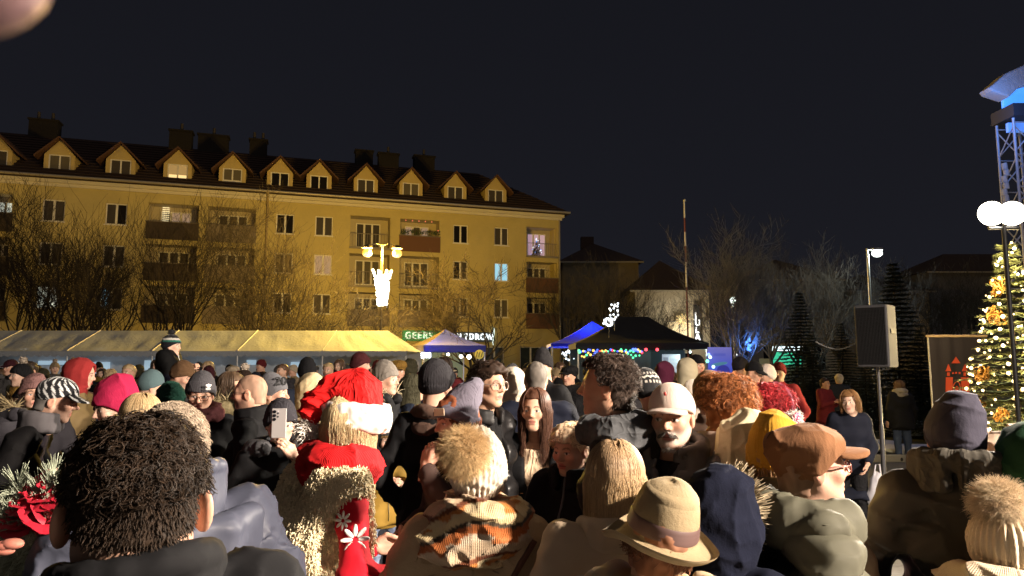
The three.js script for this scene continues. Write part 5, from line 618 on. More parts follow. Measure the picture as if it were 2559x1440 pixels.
  const all = [arms[-1].el, arms[1].el, arms[-1].wr, arms[1].wr, arms[-1].sh, arms[1].sh], lo = [0, 1, 2].map((k) => Math.min(...all.map((v) => v[k])) - 0.14 * fat), hi = [0, 1, 2].map((k) => Math.max(...all.map((v) => v[k])) + 0.14 * fat); lo[0] = Math.min(lo[0], -0.3 * w * fat + Math.min(0, leanX)); hi[0] = Math.max(hi[0], 0.3 * w * fat + Math.max(0, leanX)); lo[1] = cut - 0.05; hi[1] = Math.max(hi[1], colTop + 0.05); lo[2] = Math.min(lo[2], -0.26 * fat + Math.min(0, lean)); hi[2] = Math.max(hi[2], 0.26 * fat + Math.max(0, lean));
  const cm = c.mat ?? cloth(c.c ?? [0.02, 0.02, 0.022], { rough: c.rough ?? 0.8, sheen: c.sheen ?? 0.2, vc: c.colorFn ? 1 : 0, coat: c.gloss ?? 0, bump: c.bump, bs: c.bs });
  const coat = part(c.name ?? 'coat', snet(coatF, lo, hi, cell, c.colorFn ? (x, y, z, a, b, e) => c.colorFn(x, y / s, z, J) : null, 0.03), cm, t);
  if (c.under) { const U = new Field(0.06); U.cap(B(-0.1, 1.37, -0.01), B(0.1, 1.37, -0.01), 0.055).cap(B(-0.07, 1.24, 0.0), B(0.07, 1.24, 0.0), 0.1 * fat).cap(B(-0.06, 1.0, 0.0), B(0.06, 1.0, 0.0), 0.102 * fat).cap(B(0, 1.38, 0), B(0, 1.45, 0.0), 0.07, 0.066); part(c.under.name ?? 'jumper', snet((x, y, z) => { const e = U.d(x, y, z) - wrinkle(x, y, z, 0.008, seed + 3); return Math.max(Math.max(e, y - B(0, c.under.top ?? 1.47, 0)[1]), B(0, c.under.len ?? 0.9, 0)[1] - y); }, [-0.28 * w + Math.min(0, leanX), 0.8 * s, -0.2 + Math.min(0, lean)], [0.28 * w + Math.max(0, leanX), 1.55 * s, 0.22 + Math.max(0, lean)], cell), cloth(c.under.c), t); }
  if (c.zip) { const pts = []; for (let k = 0; k <= 14; k++) { const y = lerp(cut + 0.04, colTop - 0.03, k / 14); let z = 0.4; while (z > -0.2 && coatF(0, y, z) > 0) z -= 0.004; pts.push([0, y, z + 0.003]); } const g = new GB(); g.tube(pts, 0.006, 5, c.zip); part('zip', g.geo(), mat(0xffffff, 0.4, { vc: 1 }), coat); }
  if (c.seams) { const g = new GB(), proj = (x, y, dz) => { let z = dz * 0.5; while (Math.abs(z) < 0.51 && (dz > 0 ? z > -0.3 : z < 0.3) && coatF(x, y, z) > 0) z -= dz * 0.005; return [x, y, z]; }; const X = (v) => B(v, 1, 0)[0] - leanX * 0.15;
    for (const dz of [-1, 1]) { const ln = (f, n = 18) => { const pts = []; for (let k = 0; k <= n; k++) { const [u, v] = f(k / n), p = proj(X(u), B(0, v, 0)[1], dz); if (Math.abs(p[2]) < 0.3) pts.push(p); } if (pts.length > 3) g.tube(pts, 0.0028, 4, [1, 1, 1]); }; if (dz < 0) ln((t) => [lerp(-0.17, 0.17, t), 1.33 - 0.02 * Math.cos(t * 6.28)]); for (const sg of [-1, 1]) ln((t) => [sg * (0.155 + 0.025 * Math.sin(t * 3.1)), lerp(1.45, 1.16, t)]); if (c.backSeam && dz < 0) ln((t) => [0.004, lerp(1.32, 0.85, t)], 26); for (const sg of [-1, 1]) ln((t) => [sg * lerp(0.11, 0.16, t), lerp(1.02, 0.96, t)], 6); }
    part('seam', g.geo(), mat((c.c ?? [0.03, 0.03, 0.03]).map((v) => v * 0.55), 0.9), coat); }
  // ---- hood lying on the shoulders, collar ring, scarf
  const ringField = (rad, th, y0, tilt, n = 14, ex = 1.15, cz = -0.01) => { const f = new Field(0.03), pts = []; const cx = lerp(B(0, 1.47, 0)[0], hc[0], 0.3), cc = lerp(B(0, 1.47, 0)[2], hc[2], 0.35) + cz; for (let k = 0; k <= n; k++) { const a = k / n * 6.2832; pts.push([cx + Math.sin(a) * rad * ex, y0 + tilt * Math.cos(a), cc + Math.cos(a) * rad]); } f.chain(pts, th); return f; };
  const yN = B(0, 1.49, 0)[1];
  if (o.hoodDown) { const h = o.hoodDown, f = new Field(0.05), z = lerp(B(0, 1.45, 0)[2], hc[2], 0.3); const R = h.r ?? 0.062, wd = h.w ?? 0.15, nx = lerp(B(0, 1.47, 0)[0], hc[0], 0.3); f.chain([[nx - wd * 0.72, yN + 0.0, z + 0.06], [nx - wd, yN - 0.02, z - 0.03], [nx - wd * 0.65, yN - 0.01, z - 0.11], [nx, yN - 0.02, z - 0.145], [nx + wd * 0.65, yN - 0.01, z - 0.11], [nx + wd, yN - 0.02, z - 0.03], [nx + wd * 0.72, yN + 0.0, z + 0.06]], R * 0.8, R * 0.8).cap([nx, yN - 0.03, z - 0.14], [nx, yN - 0.13, z - 0.15], R * 1.0, R * 0.7); const qf = h.quilt; part('hood', snet((x, y, zz) => { let e = f.d(x, y, zz) - wrinkle(x, y, zz, h.wr ?? 0.014, seed + 9); if (qf) e -= 0.012 * (Math.sqrt(Math.abs(Math.sin(Math.PI * (x / qf)))) - 0.6); return e; }, [nx - wd - 0.13, yN - 0.26, z - 0.28], [nx + wd + 0.13, yN + 0.12, z + 0.16], cell, null, 0.03), h.mat ?? cm, t); if (h.fur) { const r = RNG(seed), g = new GB(), pp = [[-0.72, 0.04, 0.06], [-1.05, 0.02, -0.04], [-0.7, 0.03, -0.13], [0, 0.02, -0.17], [0.7, 0.03, -0.13], [1.05, 0.02, -0.04], [0.72, 0.04, 0.06]].map((v) => [nx + v[0] * wd, yN + v[1] - 0.0, z + v[2]]); for (let k = 0; k < (h.furN ?? 900); k++) { const u = r() * 5.99, i = Math.floor(u), f2 = u - i, p = [0, 1, 2].map((j) => lerp(pp[i][j], pp[i + 1][j], f2)), a = r() * 6.28, b = r() * 2 - 0.6, L = 0.05 + 0.05 * r(), e = [p[0] + Math.sin(a) * L, p[1] + b * L, p[2] + Math.cos(a) * L - 0.02], cc = 0.6 + 0.7 * r(); g.tube([p, [lerp(p[0], e[0], 0.5), lerp(p[1], e[1], 0.5) + 0.01, lerp(p[2], e[2], 0.5)], e], (v) => lerp(0.005, 0.0012, v), 3, h.fur.map((v) => v * cc)); } part('fur_trim', g.geo(), mat(0xffffff, 0.9, { vc: 1 }), t); } }
  if (o.collar) { const h = o.collar, f = ringField(h.r ?? 0.082, 0.02, yN + (h.y ?? 0.03), h.tilt ?? -0.015, 14, 1.1); part('collar', snet((x, y, z) => { let e = f.d(x, y * 1 - 0, z); const yy = clamp(y - (yN + (h.y ?? 0.03)), -(h.h ?? 0.035), h.h ?? 0.035); e = f.d(x, y - yy, z) + 0.004 - wrinkle(x, y, z, 0.006, seed); if (h.gap && z > hc[2]) e = smax(e, h.gap - Math.abs(x - hc[0]), 0.01); return e; }, [hc[0] - 0.2, yN - 0.12, hc[2] - 0.22], [hc[0] + 0.2, yN + 0.2, hc[2] + 0.2], Math.max(0.007, cell * 0.8)), h.mat ?? (h.c ? cloth(h.c) : cm), t); }
  if (o.scarf) { const h = o.scarf, f = ringField(h.r ?? 0.088, h.th ?? 0.042, yN + (h.y ?? 0.03), h.tilt ?? -0.02, 14, h.ex ?? 1.2), f2 = ringField((h.r ?? 0.088) * 1.12, (h.th ?? 0.042) * 0.9, yN + (h.y ?? 0.03) - 0.045, -(h.tilt ?? -0.02), 14, h.ex ?? 1.2); if (h.tail) f2.chain(h.tail.map((v) => B(...v)), 0.05, 0.04); part('scarf', snet((x, y, z) => smin(f.d(x, y, z), f2.d(x, y, z), 0.012) - wrinkle(x, y * 1.6, z, h.wr ?? 0.016, seed + 5), [hc[0] - 0.28, yN - (h.tail ? 0.75 : 0.2), hc[2] - 0.28], [hc[0] + 0.28, yN + 0.2, hc[2] + 0.28], h.cell ?? Math.max(0.007, cell * 0.8), h.colorFn ? (x, y, z) => h.colorFn(x - hc[0], y - yN, z - hc[2]) : null, 0.03), cloth(h.c ?? [1, 1, 1], { vc: h.colorFn ? 1 : 0, bump: TK, bs: 0.002, sheen: 0.4 }), t); }
  // ---- hair, hats
  if (o.hair && o.hat && o.hair.strands) o.hair.low = 1;
  if (o.hair) hair(o.hair, t, HEAD, hcell, seed, J);
  if (o.hat) hat(o.hat, t, HEAD, hcell, seed, J);
  if (o.glasses) { const g = new GB(), c2 = o.glasses.c ?? [0.06, 0.05, 0.05]; for (const sg of [-1, 1]) { const pts = []; for (let k = 0; k <= 20; k++) { const a = k / 20 * 6.2832; const R = o.glasses.round ? [0.024, 0.022] : [0.026, 0.017]; const px = Math.sign(Math.cos(a)) * Math.pow(Math.abs(Math.cos(a)), 0.7) * R[0], py = Math.sign(Math.sin(a)) * Math.pow(Math.abs(Math.sin(a)), 0.7) * R[1]; pts.push([sg * 0.033 + px, -0.002 + py, 0.104 - Math.abs(sg * 0.033 + px) * 0.18]); } g.tube(pts, o.glasses.th ?? 0.0017, 5, c2); g.tube([[sg * 0.059, 0.004, 0.094], [sg * 0.079, 0.008, 0.06], [sg * 0.083, 0.006, -0.01], [sg * 0.082, -0.012, -0.03]], o.glasses.th ?? 0.0017, 5, c2); } g.tube([[-0.009, 0.002, 0.103], [0, 0.005, 0.107], [0.009, 0.002, 0.103]], 0.0018, 5, c2); const fr = part('glasses', HEAD(g.geo()), mat(0xffffff, 0.3, { vc: 1, metal: 0.3 }), t); for (const sg of [-1, 1]) part('lens', HEAD(new THREE.CircleGeometry(1, 16).scale(0.024, o.glasses.round ? 0.02 : 0.0155, 1).rotateY(sg * 0.18).translate(sg * 0.033, -0.002, 0.098)), mat(0xffffff, 0.05, { trans: 1 }), fr); }
  if (o.extra) o.extra(t, J, { HEAD, cell, coatF, arms, cm, coat, body });
  return t;
}
// hairline: height below which no hair grows, in head axes
const hairline = (z, X, o) => lerp(o.back ?? -0.07, o.front ?? 0.062, sstep(-0.045, 0.05, z)) + (z > -0.01 ? -(o.side ?? 0) * sstep(0.04, 0.07, X) : 0);
function hair(o, t, HEAD, hcell, seed, J) {
  const c = o.c, r = RNG(seed + 1), th = o.th ?? 0.014, cell = Math.max(0.0045, hcell), tone = (x, y, z) => { const k = 0.7 + 0.6 * vn(x * 70 + seed, y * 25, z * 70); return [c[0] * k, c[1] * k, c[2] * k]; };
  const shell = (x, y, z) => { const X = Math.abs(x); let e = ell(x, y, z, 0, 0.032, -0.016, 0.076 + th, 0.088 + th, 0.096 + th); if (y < 0.05) e = smin(e, seg(x, y, z, 0, 0.01, -0.045, 0, -0.13, -0.054, (o.nape ?? 0.06) + th * 0.45, (o.nape ?? 0.06) + th * 0.25), 0.02); if (o.puff) e = smin(e, ell(x, y, z, 0, 0.075, o.puffZ ?? 0.0, 0.075, o.puff, 0.085), 0.04); if (e > 0.05 || e < -0.05) return e; e -= (o.n ?? 0.008) * (1.6 * vn(x * (o.f ?? 45) + seed, y * (o.f ?? 45), z * (o.f ?? 45)) - 0.8); e = smax(e, hairline(z, X, o) - y + 0.008 * (vn(x * 60, 1, z * 60) - 0.5), 0.012); if (!o.cover) e = smax(e, -(ell(X, y, z, 0.085, -0.005, -0.008, 0.02, 0.034, 0.024)), 0.008); return e; };
  const g0 = snet(shell, [-0.15, -0.14, -0.17], [0.15, 0.22, 0.16], cell, tone, 0.01); let fz = null;
  if (o.fuzz) { const g = new GB(), p = g0.attributes.position, nn = g0.attributes.normal; for (let k = 0; k < o.fuzz; k++) { const i = Math.floor(r() * p.count), P = [p.getX(i), p.getY(i), p.getZ(i)]; if (P[1] > (o.fuzzTop ?? 0.05) || nn.getY(i) < -0.6 || (Math.abs(P[0]) > 0.055 && Math.abs(P[1] + 0.005) < 0.05 && Math.abs(P[2] + 0.008) < 0.045)) continue; const L = (o.fuzzL ?? 0.012) * (0.6 + 0.8 * r()), D = [nn.getX(i) * 0.55 + (r() - 0.5) * 0.6, nn.getY(i) * 0.5 - 0.75, nn.getZ(i) * 0.55 + (r() - 0.5) * 0.6], kk = 0.5 + 1.1 * r(); g.tube([P.map((v, j) => v - D[j] * 0.002), P.map((v, j) => v + D[j] * L * 0.5 + [nn.getX(i), nn.getY(i), nn.getZ(i)][j] * L * 0.15), P.map((v, j) => v + D[j] * L)], (f) => lerp(0.0011, 0.0005, f), 3, c.map((v) => v * kk)); } fz = g.geo(); }
  const m = part('hair', HEAD(fz ? merge([g0, fz]) : g0), mat(0xffffff, 0.65, { vc: 1, spec: 0.35, sheen: 0.3, sheenColor: new THREE.Color().setRGB(...c.map((v) => Math.min(1, v * 2))) }), t);
  if (o.curls) { const g = new GB(), n = o.curls * (o.hd ?? 1.7), L = o.curlL ?? 0.035, R = o.curlR ?? 0.011; for (let k = 0; k < n; k++) { const u = r() * 2 - 1, a = r() * 6.28, y = 0.03 + (u * 0.5 + 0.35) * 0.11, sr = Math.sqrt(Math.max(0, 1 - ((y - 0.032) / 0.1) ** 2)), x = Math.sin(a) * (0.076 + th * 0.8) * sr, z = -0.016 + Math.cos(a) * (0.096 + th * 0.8) * sr; if (y < hairline(z, Math.abs(x), o) + 0.006 || y < (o.curlMin ?? -1)) continue; let nx = x / 0.0076, ny = (y - 0.032) / 0.0088 + (o.up ?? 4), nz = (z + 0.016) / 0.0096, l = Math.hypot(nx, ny, nz) || 1; nx /= l; ny /= l; nz /= l; const ph = r() * 6.28, tw = (r() < 0.5 ? -1 : 1) * (1.3 + r()), hL = L * (0.6 + 0.8 * r()), tx = -nz, tz = nx, tl = Math.hypot(tx, tz) || 1, ax = [tx / tl, 0, tz / tl], ay = [ny * ax[2], nz * ax[0] - nx * ax[2], -ny * ax[0]], pts = [], side = [(r() - 0.5) * 0.8, -0.3 * r(), (r() - 0.5) * 0.8]; for (let q = 0; q <= 9; q++) { const f = q / 9, an = ph + f * tw * 4.2, rr = R * (0.5 + 0.8 * f) , h = f * hL; pts.push([0, 1, 2].map((j) => [x, y, z][j] + [nx, ny, nz][j] * (h * (1 - 0.4 * f)) + side[j] * h * f + (ax[j] * Math.cos(an) + ay[j] * Math.sin(an)) * rr)); } const kk = 0.5 + 1.0 * r(); if (o.bundle) { for (let b = 0; b < o.bundle; b++) { const j3 = [(r() - 0.5) * 0.009, (r() - 0.5) * 0.009, (r() - 0.5) * 0.009], k2 = kk * (0.6 + 0.8 * r()), cut = 7 + Math.floor(r() * 3); g.tube(pts.slice(0, cut).map((v, i) => v.map((x2, j) => x2 + j3[j] * (0.4 + 0.12 * i))), (f) => lerp(0.0015, 0.0006, f), 3, c.map((v) => v * k2)); } } else if (r() < 0.55) g.tube(pts, (f) => 0.0062 * Math.sin(0.5 + 2.5 * f) * (o.fat ?? 1), 4, c.map((v) => v * kk), 0.3); else g.tube(pts, (f) => lerp(0.0024, 0.001, f) * (o.fat ?? 1), 3, c.map((v) => v * kk)); } part('curls', HEAD(g.geo()), mat(0xffffff, 0.55, { vc: 1, spec: 0.4 }), m); }
  if (o.strands) { const g = new GB(), n = o.strands; for (let k = 0; k < n; k++) { const front = o.fringe && k < n * 0.12; let a = front ? (r() - 0.5) * 1.5 : (o.a0 ?? 0.75) + r() * (6.2832 - 2 * (o.a0 ?? 0.75)); const kk = 0.78 + 0.42 * r(), L = (o.len ?? 0.3) * (0.75 + 0.4 * r()) * (front ? 0.22 : 1), pts = [], e0 = o.low ? -0.22 + 0.12 * r() : 1.35 * r() ** 0.6, off = o.low ? 0.004 + 0.008 * r() : th + 0.002 + 0.006 * r(), cx = Math.sin(a), cz = Math.cos(a), N = 12, dropR = 1 + (o.flare ?? 0) * r(); const par = o.part ?? 0; for (let q = 0; q <= N; q++) { const f = q / N; let x, y, z; const el = lerp(e0, o.low ? -0.35 : -0.12, Math.min(1, f * 2.2)); if (f * 2.2 <= 1) { const ce = Math.cos(el), se = Math.sin(el); x = cx * (0.076 + off) * ce; y = 0.032 + (0.088 + off) * se; z = -0.016 + cz * (0.096 + off) * ce; if (Math.abs(x - par) < 0.02 && el > 0.9) x = par + Math.sign(x - par) * 0.01; } else { const u = (f * 2.2 - 1) / 1.2; x = cx * (0.076 + off) * (1 + (dropR - 1) * u * 0.5 - 0.12 * u * (1 - u)) + 0.012 * Math.sin(u * 5 + k); z = -0.016 + cz * (0.096 + off) * (1 - 0.15 * u) * (cz > 0.2 ? 0.85 : 1) + (o.wave ?? 0.006) * Math.sin(u * 7 + k * 1.7) - (o.backOff ?? 0) * u; y = 0.02 - L * u + (o.wave ?? 0.006) * Math.cos(u * 9 + k); } pts.push([x, y, z]); } g.tube(pts, (f) => lerp(0.0027, 0.001, f) * (o.fat ?? 1), 3, (f) => { const tt = o.tip ? sstep(0.25, 0.8, f) : 0; return c.map((v, j) => lerp(v, o.tip ? o.tip[j] : v, tt) * kk); }); } part('strands', HEAD(g.geo()), mat(0xffffff, 0.5, { vc: 1, spec: 0.5 }), m); }
  return m;
}
function furBall(p, R, n, c, seed, th = 0.0016, len = 0.5) { const g = new GB(), r = RNG(seed); for (let k = 0; k < n; k++) { const u = r() * 2 - 1, a = r() * 6.2832, s = Math.sqrt(1 - u * u), d = [s * Math.cos(a), u, s * Math.sin(a)], L = R * (1 - len * 0.2 + len * 0.4 * r()), q0 = d.map((v, j) => p[j] + v * R * 0.7), bend = [(r() - 0.5) * 0.7, (r() - 0.7) * 0.6, (r() - 0.5) * 0.7], q2 = d.map((v, j) => p[j] + (v + bend[j]) * L), q1 = d.map((v, j) => p[j] + (v + bend[j] * 0.25) * L * 0.88), kk = 0.8 + 0.4 * r(); g.tube([q0, q1, q2], (f) => lerp(th * 2, th * 0.5, f), 3, c.map((v) => v * kk)); } return merge([g.geo(), paint(new THREE.IcosahedronGeometry(R * 0.84, 3).translate(...p), c.map((v) => v * 0.85))]); }
function hat(o, t, HEAD, hcell, seed, J) {
  const cell = o.cell ?? Math.max(0.0048, hcell * 0.95), c = o.c, k = o.kind, M = o.mat ?? cloth(o.colorFn ? [1, 1, 1] : c, { rough: 0.95, bump: k === 'beanie' && o.rib !== false ? TK : TG, bs: o.bs ?? 0.0012, sheen: o.sheen ?? 0.5, vc: o.colorFn ? 1 : 0 }); let m;
  if (k === 'beanie') { const th = o.th ?? 0.014, hgt = o.h ?? 0.02, back = o.back ?? -0.045, front = o.front ?? 0.034, cuff = o.cuff ?? 0.055, tip = o.tip ?? [0, 0, 0]; const f = (x, y, z) => { const yy = y > 0.04 ? 0.04 + (y - 0.04) / (1 + hgt * 8) : y, sk = clamp((y - 0.05) / 0.1, 0, 1.4); let e = ell(x - tip[0] * sk, yy, z - tip[2] * sk, 0, 0.034, -0.014, 0.077 + th, 0.087 + th, 0.097 + th); if (o.flat) e = smax(e, y - o.flat, 0.02); if (o.ears) for (const sg of [-1, 1]) e = smin(e, ell(x, y, z, sg * 0.07, 0.155, -0.02, 0.03, 0.035, 0.03), 0.04); if (e > 0.05 || e < -0.05) return e; const pl = lerp(back, front, sstep(-0.08, 0.09, z)), a = Math.atan2(x, z + 0.014); if (cuff) e = smin(e, smax(e - 0.0065, y - pl - cuff, 0.006), 0.004); if (o.rib ?? true) e -= (o.ribA ?? 0.0022) * Math.cos(a * (o.ribN ?? 44)); e -= wrinkle(x, y, z, o.wr ?? 0.006, seed); if (o.cable) e -= 0.004 * Math.cos(a * 9 + 2.2 * Math.sin(y * 90)) * sstep(pl + cuff, pl + cuff + 0.01, y); e = smax(e, pl - y, 0.008); if (o.hole) e = smax(e, -(Math.hypot(x - tip[0] * 1.2, (z + 0.01 - tip[2]) * 1) - o.hole + (0.2 - y) * 0.2), 0.012); return e; }; m = part('hat', HEAD(snet(f, [-0.15, -0.12, -0.18], [0.15 + Math.max(0, tip[0]), 0.3, 0.17], cell, o.colorFn ? o.colorFn : null, 0.012)), M, t); }
  if (k === 'cap') { const th = 0.009; const f = (x, y, z) => { let e = ell(x, y, z, 0, 0.036, -0.012, 0.079 + th, 0.09 + th, 0.099 + th); const pl = lerp(o.back ?? -0.005, o.front ?? 0.042, sstep(-0.08, 0.09, z)); e -= wrinkle(x, y, z, 0.004, seed); e = smax(e, pl - y, 0.006); return e; }; m = part('hat', HEAD(snet(f, [-0.13, -0.06, -0.15], [0.13, 0.18, 0.15], cell, o.colorFn ? o.colorFn : null)), M, t); const vf = (x, y, z) => { const zz = z - 0.075, yy = y - (0.045 - zz * (o.droop ?? 0.35) - x * x * 3.2); return Math.max(Math.max(Math.hypot(x / 0.078, zz / (o.vis ?? 0.09)) - 1, -0.3 - 0) * 0.07, Math.abs(yy) - 0.0055, -zz - 0.02); }; part('visor', HEAD(snet(vf, [-0.1, -0.05, 0.04], [0.1, 0.08, 0.19], Math.min(cell, 0.005), o.colorFn ? o.colorFn : null)), o.visMat ?? M, m); }
  if (k === 'flatcap') { const f = (x, y, z) => { let e = ell(x, y, z, 0, 0.045, -0.012, 0.097, 0.085, 0.115); e = smin(e, ell(x, y, z, 0, 0.08, -0.022, 0.1, 0.045, 0.108), 0.04); e -= wrinkle(x, y, z, 0.012, seed); const pl = lerp(o.back ?? -0.035, o.front ?? 0.045, sstep(-0.08, 0.09, z)); if (e < 0.04) e = smin(e, smax(ell(x, y, z, 0, 0.03, -0.012, 0.092, 0.1, 0.11), y - pl - 0.04, 0.006), 0.01); return smax(e, pl - y, 0.01); }; m = part('hat', HEAD(snet(f, [-0.15, -0.1, -0.17], [0.15, 0.19, 0.16], cell)), M, t); const vf = (x, y, z) => { const zz = z - 0.08, yy = y - (0.05 - zz * 0.15 - x * x * 3.5); return smax(smax(Math.hypot(x / 0.075, zz / 0.1) * 0.07 - 0.07, Math.abs(yy) - 0.008, 0.005), -zz - 0.02, 0.004); }; part('visor', HEAD(snet(vf, [-0.1, -0.05, 0.04], [0.1, 0.1, 0.21], 0.005)), M, m); if (o.seamLine !== false) { const g = new GB(), pts = []; for (let q = 0; q <= 20; q++) { const a = -1.4 + q / 20 * 2.8; let R = 0.2; const dy = Math.cos(a), dz = Math.sin(a); while (R > 0.05 && f(0, 0.05 + dy * R, -0.02 + dz * R) > 0) R -= 0.002; pts.push([0, 0.05 + dy * R, -0.02 + dz * R]); } g.tube(pts, 0.0022, 4, [1, 1, 1]); part('seam', HEAD(g.geo()), mat(c.map((v) => v * 0.5), 0.9), m); } }
  if (k === 'felt') { // round crowned felt hat with a rolled drooping brim and ribbon
    const prof = [[0.0, 0.122], [0.035, 0.118], [0.064, 0.103], [0.083, 0.077], [0.093, 0.045], [0.098, 0.012], [0.1, -0.012], [0.104, -0.022], [0.118, -0.03], [0.142, -0.034], [0.158, -0.026], [0.164, -0.016], [0.161, -0.02], [0.142, -0.04], [0.116, -0.037], [0.098, -0.03], [0.091, -0.015], [0.086, 0.06], [0.07, 0.1], [0, 0.118]].map((v) => new THREE.Vector2(...v)); const g = new THREE.LatheGeometry(new THREE.SplineCurve(prof).getPoints(90), 72), p = g.attributes.position; for (let i = 0; i < p.count; i++) { let x = p.getX(i), y = p.getY(i), z = p.getZ(i); const R = Math.hypot(x, z), a = Math.atan2(x, z), b = clamp((R - 0.095) / 0.06); y += b * (0.026 * Math.cos(a * 2 + 0.4) - 0.02 + 0.012 * Math.sin(a * 3 + 1) + 0.03 * Math.max(0, Math.cos(a + 1.9))); if (y > 0.085) y += 0.006 * Math.cos(a + 0.6) * sstep(0.085, 0.12, y); y += 0.0025 * (vn(x * 20, y * 20, z * 20) - 0.5); p.setXYZ(i, x * 0.93, y + 0.045, z * 1.08 - 0.012); } g.computeVertexNormals(); m = part('hat', HEAD(g), mat(c, 0.9, { sheen: 0.6, bump: TG, bs: 0.0012 }), t); const rb = []; for (let q = 0; q < 4; q++) rb.push([0.0945 - q * 0.0007, -0.006 + q * 0.012]); const rib = new THREE.LatheGeometry([[0.101, -0.013], [0.1028, -0.007], [0.1005, 0.0], [0.1018, 0.004], [0.0995, 0.011], [0.1005, 0.015], [0.098, 0.024], [0.097, 0.026]].map((v) => new THREE.Vector2(...v)), 60); { const q = rib.attributes.position; for (let i = 0; i < q.count; i++) q.setXYZ(i, q.getX(i) * 0.937, q.getY(i) + 0.045, q.getZ(i) * 1.088 - 0.012); rib.computeVertexNormals(); } part('ribbon', HEAD(rib), mat(o.ribbon ?? [0.09, 0.045, 0.04], 0.6), m); }
  if (k === 'hood') { const th = o.th ?? 0.035; const f = (x, y, z) => { let e = ell(x, y, z, 0, 0.02, -0.025, 0.078 + th, 0.1 + th, 0.1 + th); e = smin(e, seg(x, y, z, 0, -0.06, -0.04, 0, -0.16, -0.05, 0.085 + th * 0.6, 0.1 + th * 0.5), 0.06); if (o.point) e = smin(e, seg(x, y, z, 0, 0.06, -0.09, 0, 0.09, -0.15, 0.06, 0.03), 0.05); if (e > 0.06 || e < -0.06) return e; e -= wrinkle(x, y, z, o.wr ?? 0.012, seed); if (o.fluff) e -= o.fluff * (vn(x * 70, y * 70, z * 70) - 0.5); e = smax(e, -ell(x, y, z, 0, 0.0, 0.12, 0.07, 0.1, 0.1), 0.012); e = smax(e, -(ell(x, y, z, 0, 0.01, -0.01, 0.084, 0.1, 0.108)), 0.01); return smax(e, -0.19 - y, 0.01); }; m = part('hood', HEAD(snet(f, [-0.2, -0.22, -0.25], [0.2, 0.22, 0.18], Math.max(cell, 0.007), null, 0.02)), M, t); if (o.fur) { const g = new GB(), r = RNG(seed); for (let q = 0; q < 500; q++) { const a = r() * 6.28, x = Math.sin(a) * 0.085, y = 0.01 + Math.cos(a) * 0.115, z = 0.055 + 0.02 * r(), L = 0.03 + 0.045 * r(), kk = 0.6 + 0.7 * r(); g.tube([[x, y, z], [x * (1 + L * 6), y * (1 + L * 4), z + L * (r() - 0.1)]], (v) => lerp(0.004, 0.001, v), 3, o.fur.map((v) => v * kk)); } part('fur_trim', HEAD(g.geo()), mat(0xffffff, 0.9, { vc: 1 }), m); } }
  if (o.pom) { const b = o.pom, p = b.p ?? [(o.tip?.[0] ?? 0), 0.155 + (o.h ?? 0.02), -0.015]; part('pompom', HEAD(furBall(p, b.r ?? 0.045, b.n ?? 700, b.c ?? c, seed, b.th ?? 0.0016)), mat(0xffffff, 0.9, { vc: 1 }), m); }
  return m;
}

// ---------------------------------------------------------------- the people near the camera
const SK = [0.5, 0.31, 0.22], PALE = [0.57, 0.38, 0.29], RUD = [0.52, 0.31, 0.225];
const BLK = [0.005, 0.005, 0.006], NAVY = [0.006, 0.009, 0.019], CHAR = [0.02, 0.019, 0.023], BEIGE = [0.42, 0.32, 0.21], CREAM = [0.6, 0.53, 0.4], OLIVE = [0.115, 0.105, 0.075], DKBR = [0.03, 0.018, 0.011];
const stripeHat = (x, y, z) => { const u = Math.atan2(x, z) * 6 + y * 40, v = Math.sin(u * 2.2 + 2.5 * vn(x * 40, y * 40, z * 40)), w2 = Math.sin(y * 130 + u * 3); return v > 0.25 && w2 > -0.55 ? [0.55, 0.55, 0.55] : [0.012, 0.012, 0.014]; };
// F1 nearest man, seen from behind
person({ label: 'person with dark curly hair seen from behind in black jacket, nearest at lower left', px: 350, py: 1064, d: 1.02, yaw: 196, hy: -14, shrug: 0.05, hcell: 0.0036, seed: 4, face: { skin: [0.5, 0.3, 0.21], neck: 0.066, earOut: 0.014 }, hair: { c: [0.02, 0.012, 0.007], th: 0.006, curls: 1500, curlL: 0.018, curlR: 0.008, bundle: 6, n: 0.012, f: 30, back: -0.035, up: 2.2, curlMin: 0.03, fuzz: 9000, fuzzTop: 0.045, fuzzL: 0.008, nape: 0.06 }, coat: { c: [0.006, 0.006, 0.007], seams: 1, wr: 0.018, rough: 0.85, sheen: 0.3, cell: 0.0075 }, collar: { r: 0.086, y: 0.004, h: 0.016, tilt: -0.02 } });
